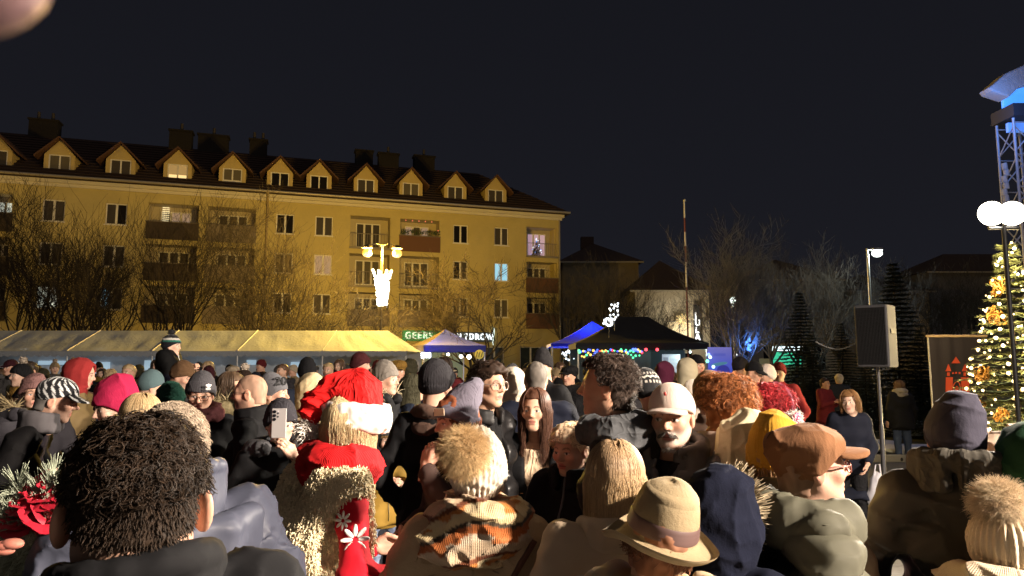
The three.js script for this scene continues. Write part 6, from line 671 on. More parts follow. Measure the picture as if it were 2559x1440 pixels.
// F2
person({ label: 'person with receding grey hair in slate blue jacket with snap fastened hood flap', px: 428, py: 1014, d: 1.75, shrug: 0.03, yaw: 205, hy: -10, pitch: 12, seed: 14, w: 1.08, face: { skin: SK }, hair: { c: [0.3, 0.24, 0.18], th: 0.006, n: 0.004, f: 70, back: -0.08, fuzz: 6000, fuzzTop: 0.2 }, coat: { c: [0.055, 0.06, 0.085], seams: 1, wr: 0.03, rough: 0.5, cell: 0.0085 }, collar: { r: 0.1, y: 0.02, h: 0.05, tilt: -0.02 },
  extra: (t, J, k) => { const f = new Field(0.02), y0 = J.B(0, 1.49, 0)[1]; f.chain([[-0.16, y0 - 0.05, -0.09], [-0.06, y0 - 0.06, -0.15], [0.06, y0 - 0.06, -0.15], [0.16, y0 - 0.05, -0.09]], 0.035); const fl = part('hood_flap', snet((x, y, z) => Math.max(f.d(x, y + clamp(y0 - 0.06 - y, 0, 0.12) * 1, z) + 0.004 - wrinkle(x, y, z, 0.008, 3), y0 - 0.2 - y), [-0.25, y0 - 0.26, -0.24], [0.25, y0 + 0.02, 0], 0.0085), k.cm, t); for (const [x, y] of [[-0.16, -0.1], [-0.18, -0.16], [0.12, -0.16]]) part('snap', new THREE.SphereGeometry(0.009, 10, 8).scale(1, 1, 0.5).translate(x, y0 + y, -0.15 + Math.abs(x) * 0.25), mat([0.3, 0.3, 0.32], 0.3, { metal: 0.9 }), fl); } });
// F3
person({ label: 'person in black and white patterned cap bending right in dark jacket with red panel', px: 148, py: 946, d: 4.0, yaw: 78, pitch: 12, lean: 0.24, hcell: 0.0052, seed: 5, face: { skin: RUD, nose: 1.15, stubble: 0.25, brow: [0.1, 0.07, 0.05], smile: 1 }, hair: { c: [0.14, 0.13, 0.12], th: 0.004, n: 0.002, front: 0.08 }, hat: { kind: 'cap', c: BLK, colorFn: stripeHat, cell: 0.0045, vis: 0.085 }, coat: { c: [0.07, 0.065, 0.07], open: 0.06, wr: 0.016, under: { c: [0.02, 0.015, 0.02] }, colorFn: (x, y, z) => (y > 1.05 && y < 1.2 && x > 0.12 && z > 0.02 ? [0.4, 0.02, 0.015] : y < 1.05 && z > 0.05 ? [0.01, 0.01, 0.011] : [0.04, 0.038, 0.042]) }, collar: { gap: 0.04, r: 0.095 } });
// F4, F5
person({ label: 'person in crimson knitted hat and crimson scarf looking left', px: 288, py: 966, d: 3.85, yaw: -75, pitch: 12, seed: 6, face: { fem: 1, skin: PALE }, hat: { kind: 'beanie', c: [0.3, 0.012, 0.05], h: 0.05, cuff: 0, back: -0.075, rib: false, wr: 0.012, th: 0.018, tip: [0, 0, -0.02] }, hair: { c: [0.12, 0.07, 0.04], th: 0.008 }, coat: { c: [0.03, 0.025, 0.03] }, scarf: { c: [0.3, 0.012, 0.05], r: 0.1, th: 0.05, y: 0.0 } });
person({ label: 'person with smooth blond hair behind the grey haired head, beside crimson hat', px: 352, py: 992, d: 3.5, yaw: 195, seed: 7, face: { fem: 1 }, hair: { c: [0.42, 0.3, 0.16], strands: 2200, len: 0.2, cover: 1, back: -0.09, th: 0.016, fat: 0.55 }, coat: { c: [0.05, 0.04, 0.04] } });
// F6, F7
person({ label: 'person in dark green beanie looking down behind the grey haired man', px: 425, py: 966, d: 5.0, yaw: 35, pitch: 28, face: { skin: SK }, hat: { kind: 'beanie', c: [0.012, 0.05, 0.035], wr: 0.008 }, hair: { c: [0.12, 0.06, 0.03], th: 0.01 }, coat: { c: BLK } });
person({ label: 'person in teal grey beanie facing right below the child on shoulders', px: 381, py: 936, d: 6.3, yaw: 100, pitch: 8, face: { skin: SK }, hat: { kind: 'beanie', c: [0.07, 0.11, 0.12], cuff: 0, h: 0.04, rib: false }, coat: { c: [0.02, 0.02, 0.022] } });
// F8 glasses and grey beanie with a white mark
person({ label: 'person in grey beanie with white trefoil mark and glasses, eyes lowered', px: 503, py: 942, d: 4.75, yaw: -6, pitch: 12, roll: -3, hcell: 0.005, seed: 9, face: { skin: RUD, nose: 1.1, look: -0.5, lash: 1 }, glasses: { c: [0.1, 0.06, 0.03], th: 0.0022 }, hat: { kind: 'beanie', c: [0.06, 0.058, 0.065], th: 0.015, h: 0.035, cuff: 0.075, front: 0.036, ribA: 0.0012 }, coat: { c: BLK, wr: 0.014 }, scarf: { c: [0.05, 0.012, 0.014], r: 0.09, th: 0.036, tail: [[0.02, 1.42, 0.13], [0.03, 1.28, 0.15]] },
  extra: (t, J, k) => { const gs = [], z = 0.125; for (const a of [-0.62, 0, 0.62]) gs.push(new THREE.SphereGeometry(1, 10, 8).scale(0.0075, 0.0145, 0.003).translate(0, 0.012, 0).rotateZ(-a).translate(0.03, 0.083, z)); for (let j = 0; j < 3; j++) gs.push(box(0.03, 0.0022, 0.004, 0.03, 0.0765 - j * 0.0042, z)); part('trefoil_mark', k.HEAD(merge(gs).translate(-0.03, 0, 0).rotateY(0.22).translate(0.03, 0, 0.012)), mat([0.75, 0.75, 0.75], 0.7), t); } });
// F9 bald man with glasses
person({ label: 'person with shaved head and thin glasses facing left in black jacket', px: 624, py: 938, d: 4.5, yaw: -108, hcell: 0.005, seed: 10, w: 1.12, face: { skin: [0.52, 0.3, 0.21], stubble: 0.45, beardC: [0.14, 0.1, 0.08], neck: 0.064 }, hair: { c: [0.32, 0.2, 0.14], th: 0.0015, n: 0.0008, back: -0.07 }, glasses: { c: [0.02, 0.015, 0.015], th: 0.002 }, coat: { c: BLK, wr: 0.014, quilt: 0.16, qAmp: 0.012 }, collar: { r: 0.09, y: 0.0 }, extra: (t, J) => { part('label_patch', rbox(0.006, 0.018, 0.08, 0.002, 0, 0, 0).rotateY(0.25).translate(0.195, J.B(0, 1.22, 0)[1], -0.09), mat([0.5, 0.47, 0.4], 0.8), t); part('zip_end', rbox(0.004, 0.05, 0.006, 0.001, 0.1, J.B(0, 1.49, 0)[1], -0.04), mat([0.6, 0.6, 0.6], 0.4), t); } });
// F10, F11
person({ label: 'person in grey beanie with black number print and mustard collar facing right', px: 688, py: 946, d: 5.2, yaw: 66, hcell: 0.0052, face: { skin: RUD }, hat: { kind: 'beanie', c: [0.1, 0.1, 0.11], cuff: 0, h: 0.045, rib: false, back: -0.06, tip: [0, 0, -0.02] }, coat: { c: [0.04, 0.04, 0.045] }, hoodDown: { mat: cloth([0.3, 0.19, 0.03]), r: 0.05, w: 0.14 }, extra: (t, J, k) => { part('number_print', k.HEAD(text('20', 0.062, 0.004).translate(-0.045, 0.058, 0).rotateX(-0.12).translate(0, 0, 0.1).rotateY(-0.75).translate(0, 0.012, 0)), mat([0.008, 0.008, 0.009], 0.9), t); } });
person({ label: 'person in black beanie photographing with a pale phone held before the face', px: 703, py: 1012, d: 4.1, yaw: 8, pitch: 4, seed: 12, hand: 1, face: { fem: 1, skin: PALE }, hair: { c: [0.04, 0.025, 0.018], th: 0.006 }, hat: { kind: 'beanie', c: [0.035, 0.033, 0.04], h: 0.03, cuff: 0.05, front: 0.028 }, coat: { c: [0.008, 0.008, 0.009], wr: 0.015 }, hoodDown: { mat: cloth([0.06, 0.06, 0.065]) }, armL: 'pocket', armR: [[0.25, 1.22, 0.12], [0.06, 1.44, 0.24]], handR: { dir: [-0.55, 0.72, 0.12], palm: [-0.5, 0.1, -0.55], curl: 0.65 } });
{ const p = at(697, 1058, 3.83), o = thing('phone', 'pale silver phone with three dark lenses held by the woman in black beanie', 'phone', p, 0.12); part('phone_body', rbox(0.079, 0.163, 0.009, 0.004, 0, 0, 0), mat([0.5, 0.47, 0.47], 0.35, { metal: 0.3 }), o); for (const y of [0.064, 0.043, 0.022]) { const l = part('camera_lens', cyl(0.009, 0.009, 0.004, 0, 0, 0, 16).rotateX(Math.PI / 2).translate(-0.024, y, 0.0045), mat([0.01, 0.01, 0.014], 0.1), o); } for (const y of [0.055, 0.036]) part('camera_lens', cyl(0.005, 0.005, 0.003, 0, 0, 0, 12).rotateX(Math.PI / 2).translate(-0.006, y, 0.0045), mat([0.02, 0.02, 0.03], 0.1), o); part('flash', cyl(0.003, 0.003, 0.003, 0, 0, 0, 10).rotateX(Math.PI / 2).translate(-0.006, 0.066, 0.0045), mat([0.7, 0.7, 0.8], 0.3), o); }
// F12 to F15
person({ label: 'person in brown beanie beside the shoulder of the carried child, facing right', px: 456, py: 911, d: 6.9, yaw: 62, pitch: 22, face: { skin: RUD, stubble: 0.5 }, hat: { kind: 'beanie', c: [0.09, 0.05, 0.025], cuff: 0.04, h: 0.03 }, coat: { c: [0.02, 0.018, 0.018] } });
person({ label: 'person with camouflage hood lying on shoulders, left of the shaved head', px: 582, py: 934, d: 5.5, yaw: 55, face: { fem: 1 }, hair: { c: [0.08, 0.05, 0.03], strands: 300, len: 0.2, cover: 1 }, coat: { c: [0.05, 0.045, 0.03], colorFn: (x, y, z) => (vn(x * 14, y * 14, z * 14) > 0.5 ? [0.16, 0.13, 0.07] : [0.03, 0.03, 0.02]) }, hoodDown: { r: 0.07, mat: cloth([0.16, 0.13, 0.07]), fur: [0.35, 0.28, 0.16], furN: 500 } });
person({ label: 'person in black beanie and navy coat with back turned, beyond the cream hood', px: 768, py: 905, d: 7.2, yaw: 184, face: {}, hat: { kind: 'beanie', c: BLK, cuff: 0, h: 0.05 }, hair: { c: DKBR, th: 0.004 }, coat: { c: NAVY } });
person({ label: 'person in cream hood and tan coat with back turned, left of the santa hat', px: 780, py: 942, d: 5.6, yaw: 176, face: { fem: 1 }, hat: { kind: 'hood', c: [0.46, 0.37, 0.22], wr: 0.014 }, coat: { c: [0.36, 0.27, 0.15], wr: 0.014, len: 0.5 } });
// F16 the woman in the santa hat
person({ label: 'person in red santa hat and woolly cream cape with red snowflake sleeves', px: 884, py: 986, d: 2.75, yaw: 118, hy: 14, lean: 0.17, seed: 16, w: 0.95, hand: 1, face: { fem: 1, skin: PALE }, hair: { c: [0.55, 0.42, 0.24], strands: 3200, fat: 0.45, len: 0.3, cover: 1, back: -0.1, th: 0.014, a0: 0.5, wave: 0.008 }, armL: [[-0.37, 1.15, -0.03], [-0.32, 1.08, 0.28]], armR: [[0.24, 1.12, 0.06], [0.1, 1.12, 0.3]], handL: { curl: 0.75, palm: [1, 0.2, 0.1] },
  coat: { name: 'jumper', c: [1, 1, 1], fat: 0.84, wr: 0.012, cuff: -0.015, colorFn: (x, y, z, J) => [0.5, 0.008, 0.02], bump: null },
  scarf: { c: [0.55, 0.012, 0.015], r: 0.098, th: 0.044, y: 0.02, wr: 0.018 },
  extra: (t, J, k) => {
    const B = (x, y, z) => J.B(-x, y, z), f = new Field(0.07); f.cap(B(-0.11, 1.415, -0.03), B(0.11, 1.415, -0.03), 0.082).cap(B(-0.16, 1.2, -0.05), B(0.12, 1.2, -0.06), 0.15).cap(B(-0.19, 0.9, -0.05), B(0.13, 0.9, -0.08), 0.165).cap(B(-0.22, 0.55, -0.06), B(0.15, 0.55, -0.1), 0.19).cap(B(0.14, 1.4, -0.03), B(0.23, 1.24, -0.03), 0.088, 0.082).cap(B(-0.17, 1.4, -0.02), B(-0.3, 1.1, -0.02), 0.09, 0.1).cap(B(-0.3, 1.1, -0.02), B(-0.3, 0.75, 0), 0.1);
    const shellF = (x, y, z) => { let e = f.d(x, y, z); if (e > 0.06 || e < -0.06) return e; e -= wrinkle(x * 0.8, y * 0.35, z * 0.8, 0.018, 4); e -= 0.009 * (1 - Math.abs(2 * vn(x * 60 + 1, y * 46, z * 60) - 1)) + 0.006 * vn(x * 110, y * 90, z * 110); e = Math.max(e, B(0, 0.5, 0)[1] - y + 0.03 * vn(x * 8, 1, z * 8)); e = smax(e, y - B(0, 1.5, 0)[1], 0.02); e = smax(e, -(seg(x, y, z, ...B(0.34, 1.26, -0.03), ...B(0.38, 0.95, 0.14), 0.15)), 0.02); return smax(e, -(ell(x, y, z, 0.02, B(0, 0.9, 0)[1], 0.32, 0.2, 0.6, 0.24)), 0.02); };
    const cape = part('cape', snet(shellF, [-0.54, B(0, 0.42, 0)[1], -0.36], [0.54, B(0, 1.56, 0)[1], 0.28], 0.0075, null, 0.04), mat([0.66, 0.56, 0.37], 0.95, { sheen: 0.4, bump: rep(T.grain, 14), bs: 0.006 }), t); { const g = new GB(), q = cape.geometry.attributes.position, nn = cape.geometry.attributes.normal, r = RNG(88); for (let k = 0; k < 24000; k++) { const i = Math.floor(r() * q.count), n = [nn.getX(i), nn.getY(i), nn.getZ(i)], p = [q.getX(i), q.getY(i), q.getZ(i)], L = 0.006 + 0.008 * r(), sd = [(r() - 0.5) * 0.012, -0.008 * r(), (r() - 0.5) * 0.012], kk = 0.9 + 0.25 * r(); g.tube([p.map((v, j) => v - n[j] * 0.002), p.map((v, j) => v + n[j] * L * 0.7 + sd[j] * 0.4), p.map((v, j) => v + n[j] * L * 0.55 + sd[j] * 1.2 - (j === 1 ? 0.006 : 0))], (f) => lerp(0.0034, 0.0022, f), 4, [0.66 * kk, 0.56 * kk, 0.37 * kk]); } part('fleece_pile', g.geo(), mat(0xffffff, 0.95, { vc: 1 }), cape).userData.kind = 'stuff'; }
    // red border of the cape along its front left edge
    const e = new Field(0.04); e.chain([B(-0.05, 1.48, -0.02), B(-0.2, 1.42, -0.05), B(-0.34, 1.2, -0.08), B(-0.41, 0.95, -0.11), B(-0.43, 0.5, -0.13)], 0.045, 0.07); part('cape_lining', snet((x, y, z) => e.d(x, y, z) - wrinkle(x, y * 0.5, z, 0.012, 8), [-0.05, B(0, 0.42, 0)[1], -0.28], [0.58, B(0, 1.6, 0)[1], 0.2], 0.01), cloth([0.5, 0.02, 0.012]), cape);
    // collar frill
    const fr = new GB(), r = RNG(3); for (let q = 0; q < 500; q++) { const a = 1.2 + r() * 3.6, R = 0.088 + 0.02 * r(), p = [J.hc[0] + Math.sin(a) * R * 1.1, J.hc[1] - 0.1 + 0.03 * r(), J.hc[2] - 0.02 + Math.cos(a) * R]; fr.tube([p, [p[0] + (r() - 0.5) * 0.03, p[1] + 0.02 * r(), p[2] + (r() - 0.5) * 0.03]], 0.004, 4, [0.6, 0.5, 0.34]); } part('collar_frill', fr.geo(), mat(0xffffff, 0.9, { vc: 1 }), cape);
    // snowflakes knitted into the sleeve
    const flakeAt = (p, n, R) => { const g = []; for (let q = 0; q < 8; q++) { const s = new THREE.SphereGeometry(1, 6, 5).scale(R * 0.16, R * 0.42, 0.004).translate(0, R * 0.58, 0).rotateZ(q * Math.PI / 4); g.push(s); } const G = merge(g), m4 = new THREE.Matrix4().lookAt(V(0, 0, 0), V(...n).negate(), V(0, 1, 0)); G.applyMatrix4(m4); let h = 0.12; while (h > -0.1 && k.coatF(p[0] + n[0] * h, p[1] + n[1] * h, p[2] + n[2] * h) > 0) h -= 0.003; part('snowflake', G.translate(p[0] + n[0] * (h + 0.003), p[1] + n[1] * (h + 0.003), p[2] + n[2] * (h + 0.003)), mat([0.72, 0.68, 0.64], 0.9), k.coat); };
    const a = k.arms[-1], mid = (u) => [0, 1, 2].map((j) => lerp(a.sh[j], a.el[j], u)), low = (u) => [0, 1, 2].map((j) => lerp(a.el[j], a.wr[j], u)); const nb = (() => { const v = V(-0.92, 0.1, -0.35).normalize(); return [v.x, v.y, v.z]; })(); flakeAt(mid(0.55), nb, 0.052); flakeAt(mid(1.02), [-0.75, -0.2, -0.62], 0.05); flakeAt(low(0.45), nb, 0.036); flakeAt(mid(0.35), [-0.5, 0.1, -0.85], 0.035);
    const cf = new Field(0.01), fd = [0, 1, 2].map((j) => (a.wr[j] - a.el[j])), fl = Math.hypot(...fd); cf.cap(a.wr.map((v, j) => v - fd[j] / fl * 0.05), a.wr.map((v, j) => v + fd[j] / fl * 0.015), 0.047); part('cuff', snet((x, y, z) => cf.d(x, y, z) - wrinkle(x, y, z, 0.006, 2), a.wr.map((v) => v - 0.12), a.wr.map((v) => v + 0.12), 0.008), mat([0.7, 0.66, 0.62], 0.9), k.coat);
    // santa hat: sack folded over to the left with a bobble, fur band
    const hf = new Field(0.045); hf.cap([0, 0.055, -0.015], [0, 0.1, -0.02], 0.09, 0.08).cap([0, 0.1, -0.02], [-0.02, 0.145, -0.02], 0.082, 0.062).chain([[-0.02, 0.145, -0.02], [-0.02, 0.15, 0.06], [-0.02, 0.115, 0.125], [-0.01, 0.07, 0.165], [0, 0.03, 0.172]], 0.05, 0.027); const hm = new THREE.Matrix4().makeRotationY(2.37); const H2 = (g) => k.HEAD(g.applyMatrix4(hm)); 
    const hat = part('santa_hat', H2(snet((x, y, z) => hf.d(x, y, z) - wrinkle(x, y, z, 0.016, 21), [-0.18, -0.1, -0.17], [0.16, 0.26, 0.26], 0.0065, null, 0.02)), cloth([0.62, 0.012, 0.012], { sheen: 0.6 }), t);
    const bf = new Field(0.03); const pts = []; for (let q = 0; q <= 16; q++) { const an = q / 16 * 6.2832; pts.push([Math.sin(an) * 0.087, 0.04 + 0.012 * Math.cos(an), -0.014 + Math.cos(an) * 0.105]); } bf.chain(pts, 0.026); part('fur_band', H2(snet((x, y, z) => bf.d(x, y - clamp(y - 0.035, -0.022, 0.022), z) - 0.012 * (vn(x * 50, y * 50, z * 50) - 0.4), [-0.17, -0.06, -0.19], [0.17, 0.12, 0.18], 0.006)), mat([0.72, 0.68, 0.62], 0.95, { sheen: 0.5 }), hat);
    part('bobble', H2(furBall([0, -0.01, 0.175], 0.047, 900, [0.75, 0.7, 0.64], 5, 0.002)), mat(0xffffff, 0.9, { vc: 1 }), hat);
  } });
// F17, F18
person({ label: 'tall person in black beanie and long black coat, back turned, beyond santa hat', px: 1092, py: 914, d: 4.05, yaw: 160, hy: -15, seed: 17, face: { skin: SK }, hat: { kind: 'beanie', c: [0.02, 0.019, 0.022], cuff: 0.05, h: 0.03, th: 0.016 }, coat: { c: [0.006, 0.006, 0.007], wr: 0.016, len: 0.45 }, scarf: { c: [0.1, 0.06, 0.045], r: 0.085, th: 0.03, y: -0.01 } });
person({ label: 'person in slouchy grey violet beanie with blank cream patch and auburn hair, hand at face', px: 1138, py: 990, d: 3.3, yaw: -62, pitch: 8, seed: 18, hand: 1, face: { fem: 1, skin: RUD }, hair: { c: [0.2, 0.065, 0.03], strands: 520, len: 0.38, cover: 1, back: -0.09, wave: 0.012 }, hat: { kind: 'beanie', c: [0.13, 0.12, 0.155], h: 0.07, th: 0.017, cuff: 0.06, tip: [0, 0, -0.075], hole: 0.034, ribA: 0.0016, ribN: 60, back: -0.06 }, coat: { c: [0.05, 0.03, 0.025] }, scarf: { c: [0.2, 0.12, 0.1], r: 0.1, th: 0.045, y: -0.02, colorFn: (x, y, z) => (Math.sin(x * 60 + y * 40) > 0.2 ? [0.35, 0.2, 0.16] : [0.07, 0.035, 0.03]) }, armR: [[0.27, 1.16, 0.14], [0.06, 1.42, 0.2]], armL: [[-0.26, 1.14, 0.02], [-0.04, 1.12, 0.26]], handR: { curl: 1.0, dir: [-0.2, 0.9, -0.25], palm: [-0.3, 0, -1] },
  extra: (t, J, k) => { part('patch', k.HEAD(rbox(0.058, 0.036, 0.004, 0.002, 0, 0, 0).rotateX(-0.1).translate(0, 0.065, 0.124).rotateY(0.5)), mat([0.65, 0.55, 0.38], 0.8), t); } });
// F19 cream hat with fur bobble
person({ label: 'person in cream ribbed hat with big fur pompom and striped blanket scarf', px: 1196, py: 1118, d: 2.42, yaw: 172, seed: 19, w: 1.12, face: { fem: 1 }, hair: { c: [0.1, 0.06, 0.04], th: 0.006 }, hat: { kind: 'beanie', c: [0.55, 0.5, 0.42], th: 0.022, h: 0.055, cuff: 0.0, back: -0.075, front: 0.02, ribA: 0.0035, ribN: 36, cable: 1, wr: 0.004, cell: 0.0042, pom: { p: [0.03, 0.125, -0.14], r: 0.08, n: 15000, c: [0.58, 0.4, 0.2], th: 0.0004 } }, coat: { c: [0.4, 0.29, 0.17], seams: 1, backSeam: 1, wr: 0.011, fat: 1.1, bump: rep(T.grain, 8), bs: 0.002 },
  scarf: { r: 0.108, th: 0.052, y: 0.005, ex: 1.2, tilt: -0.01, wr: 0.024, cell: 0.0075, colorFn: (x, y, z) => { const u = y * 34 + x * 9 + 3 * vn(x * 6, y * 6, z * 6), k = ((u % 6) + 6) % 6, sp = vn(x * 22, y * 30, z * 22); return k < 1 ? [0.3, 0.09, 0.025] : k < 1.5 ? [0.06, 0.045, 0.03] : k < 2.4 ? [0.55, 0.43, 0.24] : k < 3.3 ? (sp > 0.5 ? [0.42, 0.16, 0.04] : [0.5, 0.4, 0.24]) : k < 3.8 ? [0.14, 0.045, 0.02] : k < 5.2 ? [0.4, 0.3, 0.2] : (sp > 0.55 ? [0.35, 0.12, 0.04] : [0.45, 0.36, 0.26]); } },
  extra: (t, J, k) => { const g = new GB(), pts = []; for (let q = 0; q <= 16; q++) { const u = q / 16, x = lerp(-0.2, 0.1, u), y = J.B(0, lerp(1.44, 0.92, u), 0)[1]; let z = -0.5; while (z < 0.1 && k.coatF(x, y, z) > 0) z += 0.006; pts.push([x, y, z - 0.006]); } g.tube(pts, 0.024, 6, [0.1, 0.035, 0.018], 0.22); part('shoulder_strap', g.geo(), mat(0xffffff, 0.5, { vc: 1 }), t); part('buckle', rbox(0.055, 0.022, 0.012, 0.004).rotateZ(0.5).translate(...pts[12].map((v, j) => v - (j === 2 ? 0.014 : 0))), mat([0.4, 0.4, 0.45], 0.25, { metal: 0.9 }), t); } });
// F20, F21, F22
person({ label: 'young person with dark wavy hair and round glasses in black leather jacket', px: 1222, py: 910, d: 3.95, yaw: 48, hcell: 0.0048, seed: 20, face: { skin: [0.5, 0.3, 0.2], nose: 0.95 }, glasses: { round: 1, c: [0.4, 0.33, 0.28], th: 0.002 }, hair: { c: [0.03, 0.017, 0.011], th: 0.013, puff: 0.055, puffZ: 0.03, curls: 300, bundle: 4, fuzz: 1500, curlL: 0.028, curlR: 0.012, n: 0.012, front: 0.066, side: 0.03, back: -0.05 }, coat: { c: [0.01, 0.0095, 0.01], rough: 0.38, gloss: 0.3, wr: 0.015, open: 0.05, sheen: 0, under: { c: [0.012, 0.012, 0.013] } }, collar: { gap: 0.03, r: 0.082, y: -0.01, h: 0.022, mat: mat([0.01, 0.0095, 0.01], 0.6) } });
person({ label: 'young person with long straight brown hair, cream top and black jacket facing camera', px: 1336, py: 976, d: 4.1, yaw: -8, hy: -4, seed: 21, hcell: 0.0045, face: { fem: 1, skin: [0.58, 0.36, 0.25], look: -0.3, nose: 0.85, lip: [0.42, 0.15, 0.12], jaw: 0.96 }, hair: { c: [0.075, 0.032, 0.018], strands: 2600, fat: 0.5, len: 0.36, th: 0.013, cover: 1, back: -0.09, front: 0.07, side: 0.04, a0: 0.62, wave: 0.01 }, coat: { c: BLK, open: 0.07, openX: 0.02, wr: 0.014, under: { c: [0.6, 0.45, 0.31], top: 1.4, len: 1.02 } }, legC: [0.012, 0.012, 0.014] });
person({ label: 'older person with short pale blond hair in black jacket smiling towards the left', px: 1424, py: 1066, d: 3.35, yaw: -32, pitch: 6, seed: 22, hcell: 0.0045, hand: 1, face: { fem: 1, skin: RUD, smile: 1.4, brow: [0.2, 0.13, 0.08] }, hair: { c: [0.62, 0.47, 0.32], th: 0.018, puff: 0.03, n: 0.014, f: 38, curls: 300, bundle: 4, fuzz: 2000, curlL: 0.02, curlR: 0.012, front: 0.05, side: 0.02, back: -0.07 }, coat: { c: [0.006, 0.006, 0.007], wr: 0.014, zip: [0.1, 0.1, 0.11] }, collar: { r: 0.09, y: 0.0, h: 0.03, gap: 0.02 }, armR: [[-0.28, 1.14, 0.02], [-0.16, 1.06, 0.32]].map((v) => [-v[0], v[1], v[2]]), armL: [[-0.28, 1.14, 0.04], [-0.2, 1.06, 0.34]], handL: { curl: 0.8, palm: [1, 0.1, -0.2] } });
// F23 tall young man in profile
person({ label: 'tall young person with dark curly top in profile, grey hood on black jacket', px: 1512, py: 896, d: 2.85, yaw: -98, pitch: -4, seed: 23, hcell: 0.0038, face: { skin: [0.46, 0.26, 0.17], nose: 1.05, stubble: 0.3, beardC: [0.09, 0.055, 0.04], neck: 0.064 }, hair: { c: [0.05, 0.034, 0.026], th: 0.014, puff: 0.052, puffZ: -0.01, curls: 800, bundle: 5, fuzz: 3000, curlL: 0.028, curlR: 0.011, n: 0.012, front: 0.07, side: -0.01, back: -0.085, fat: 1.0 }, coat: { c: [0.006, 0.006, 0.007], wr: 0.015, rough: 0.75 }, hoodDown: { mat: cloth([0.06, 0.062, 0.066], { rough: 0.9 }), r: 0.075, w: 0.155, wr: 0.02 }, collar: { r: 0.09, y: 0.0, h: 0.03, c: [0.06, 0.062, 0.066], gap: 0.03 }, extra: (t, J, k) => { const g = new GB(), pts = []; for (let q = 0; q <= 18; q++) { const a = 1.2 + q / 18 * 3.9; pts.push([J.hc[0] + Math.sin(a) * 0.068, J.hc[1] - 0.125 + 0.008 * Math.cos(a), J.hc[2] - 0.03 + Math.cos(a) * 0.068]); } g.tube(pts, 0.002, 5, [0.7, 0.6, 0.4]); part('neck_chain', g.geo(), mat(0xffffff, 0.25, { vc: 1, metal: 0.9 }), t); } });
// F24 to F26
person({ label: 'person with long blond hair and dark roots seen from behind the felt hat', px: 1534, py: 1112, d: 2.25, yaw: 190, seed: 24, face: { fem: 1 }, hair: { c: [0.3, 0.2, 0.11], tip: [0.62, 0.46, 0.26], strands: 5500, len: 0.36, th: 0.014, cover: 1, back: -0.1, a0: 0.4, wave: 0.006, fat: 0.42 }, coat: { c: [0.42, 0.33, 0.23], wr: 0.011 }, collar: { r: 0.1, y: -0.03, h: 0.03 } });
person({ label: 'person in olive felt hat with drooping brim and brown ribbon, beige coat', px: 1646, py: 1236, d: 1.78, yaw: 176, roll: 15, pitch: -4, seed: 25, w: 1.08, face: { fem: 1 }, hair: { c: [0.2, 0.09, 0.05], th: 0.012, strands: 300, len: 0.06, cover: 1 }, hat: { kind: 'felt', c: [0.25, 0.19, 0.105], ribbon: [0.1, 0.055, 0.05] }, coat: { c: [0.48, 0.38, 0.25], seams: 1, backSeam: 1, wr: 0.016, cell: 0.0085 }, hoodDown: { r: 0.06, w: 0.15, wr: 0.018 } });
person({ label: 'person with grey moustache and beard in pale cap and grey jacket facing camera', px: 1676, py: 968, d: 2.72, yaw: -14, hy: 2, pitch: 2, seed: 26, hcell: 0.0038, w: 1.08, face: { skin: [0.52, 0.31, 0.22], nose: 1.15, stubble: 0.6, beardC: [0.42, 0.38, 0.34], look: -0.8, brow: [0.12, 0.09, 0.07] }, hair: { c: [0.4, 0.36, 0.33], th: 0.006, n: 0.004, f: 80, front: 0.075, back: -0.06 }, hat: { kind: 'cap', c: [0.52, 0.42, 0.36], cell: 0.004, front: 0.04, vis: 0.066, droop: 0.16 }, coat: { c: [0.15, 0.135, 0.125], wr: 0.017, rough: 0.6, open: 0.035, openX: -0.04, under: { c: [0.02, 0.018, 0.017] }, cell: 0.0085 }, collar: { r: 0.104, y: 0.0, h: 0.045, gap: 0.04, tilt: -0.025 },
  extra: (t, J, k) => { const g = new GB(), r = RNG(6); for (let q = 0; q < 900; q++) { const ms = q < 420, sg = r() < 0.5 ? -1 : 1; let p, e; if (ms) { const u = r(); p = [sg * (0.002 + u * 0.027), -0.046 - u * 0.012 + (r() - 0.5) * 0.008, 0.094 - u * 0.02]; e = [p[0] + sg * (0.006 + 0.008 * r()), p[1] - 0.008 - 0.006 * r(), p[2] + 0.002]; } else { const a = (r() - 0.5) * 1.7; p = [Math.sin(a) * 0.034, -0.082 - 0.024 * r(), 0.03 + Math.cos(a) * 0.046]; e = [p[0] * 1.12, p[1] - 0.012 - 0.012 * r(), p[2] + 0.006]; } const kk = 0.5 + 0.8 * r(); g.tube([p, e], (f) => lerp(0.0016, 0.0006, f), 3, ms ? [0.2 * kk, 0.17 * kk, 0.15 * kk] : [0.55 * kk, 0.5 * kk, 0.45 * kk]); } part('beard', k.HEAD(g.geo()), mat(0xffffff, 0.7, { vc: 1 }), t); part('cap_badge', k.HEAD(new THREE.SphereGeometry(0.006, 8, 6).scale(1, 1.3, 0.4).translate(0, 0.1, 0.098)), mat([0.6, 0.1, 0.09], 0.6), t); } });
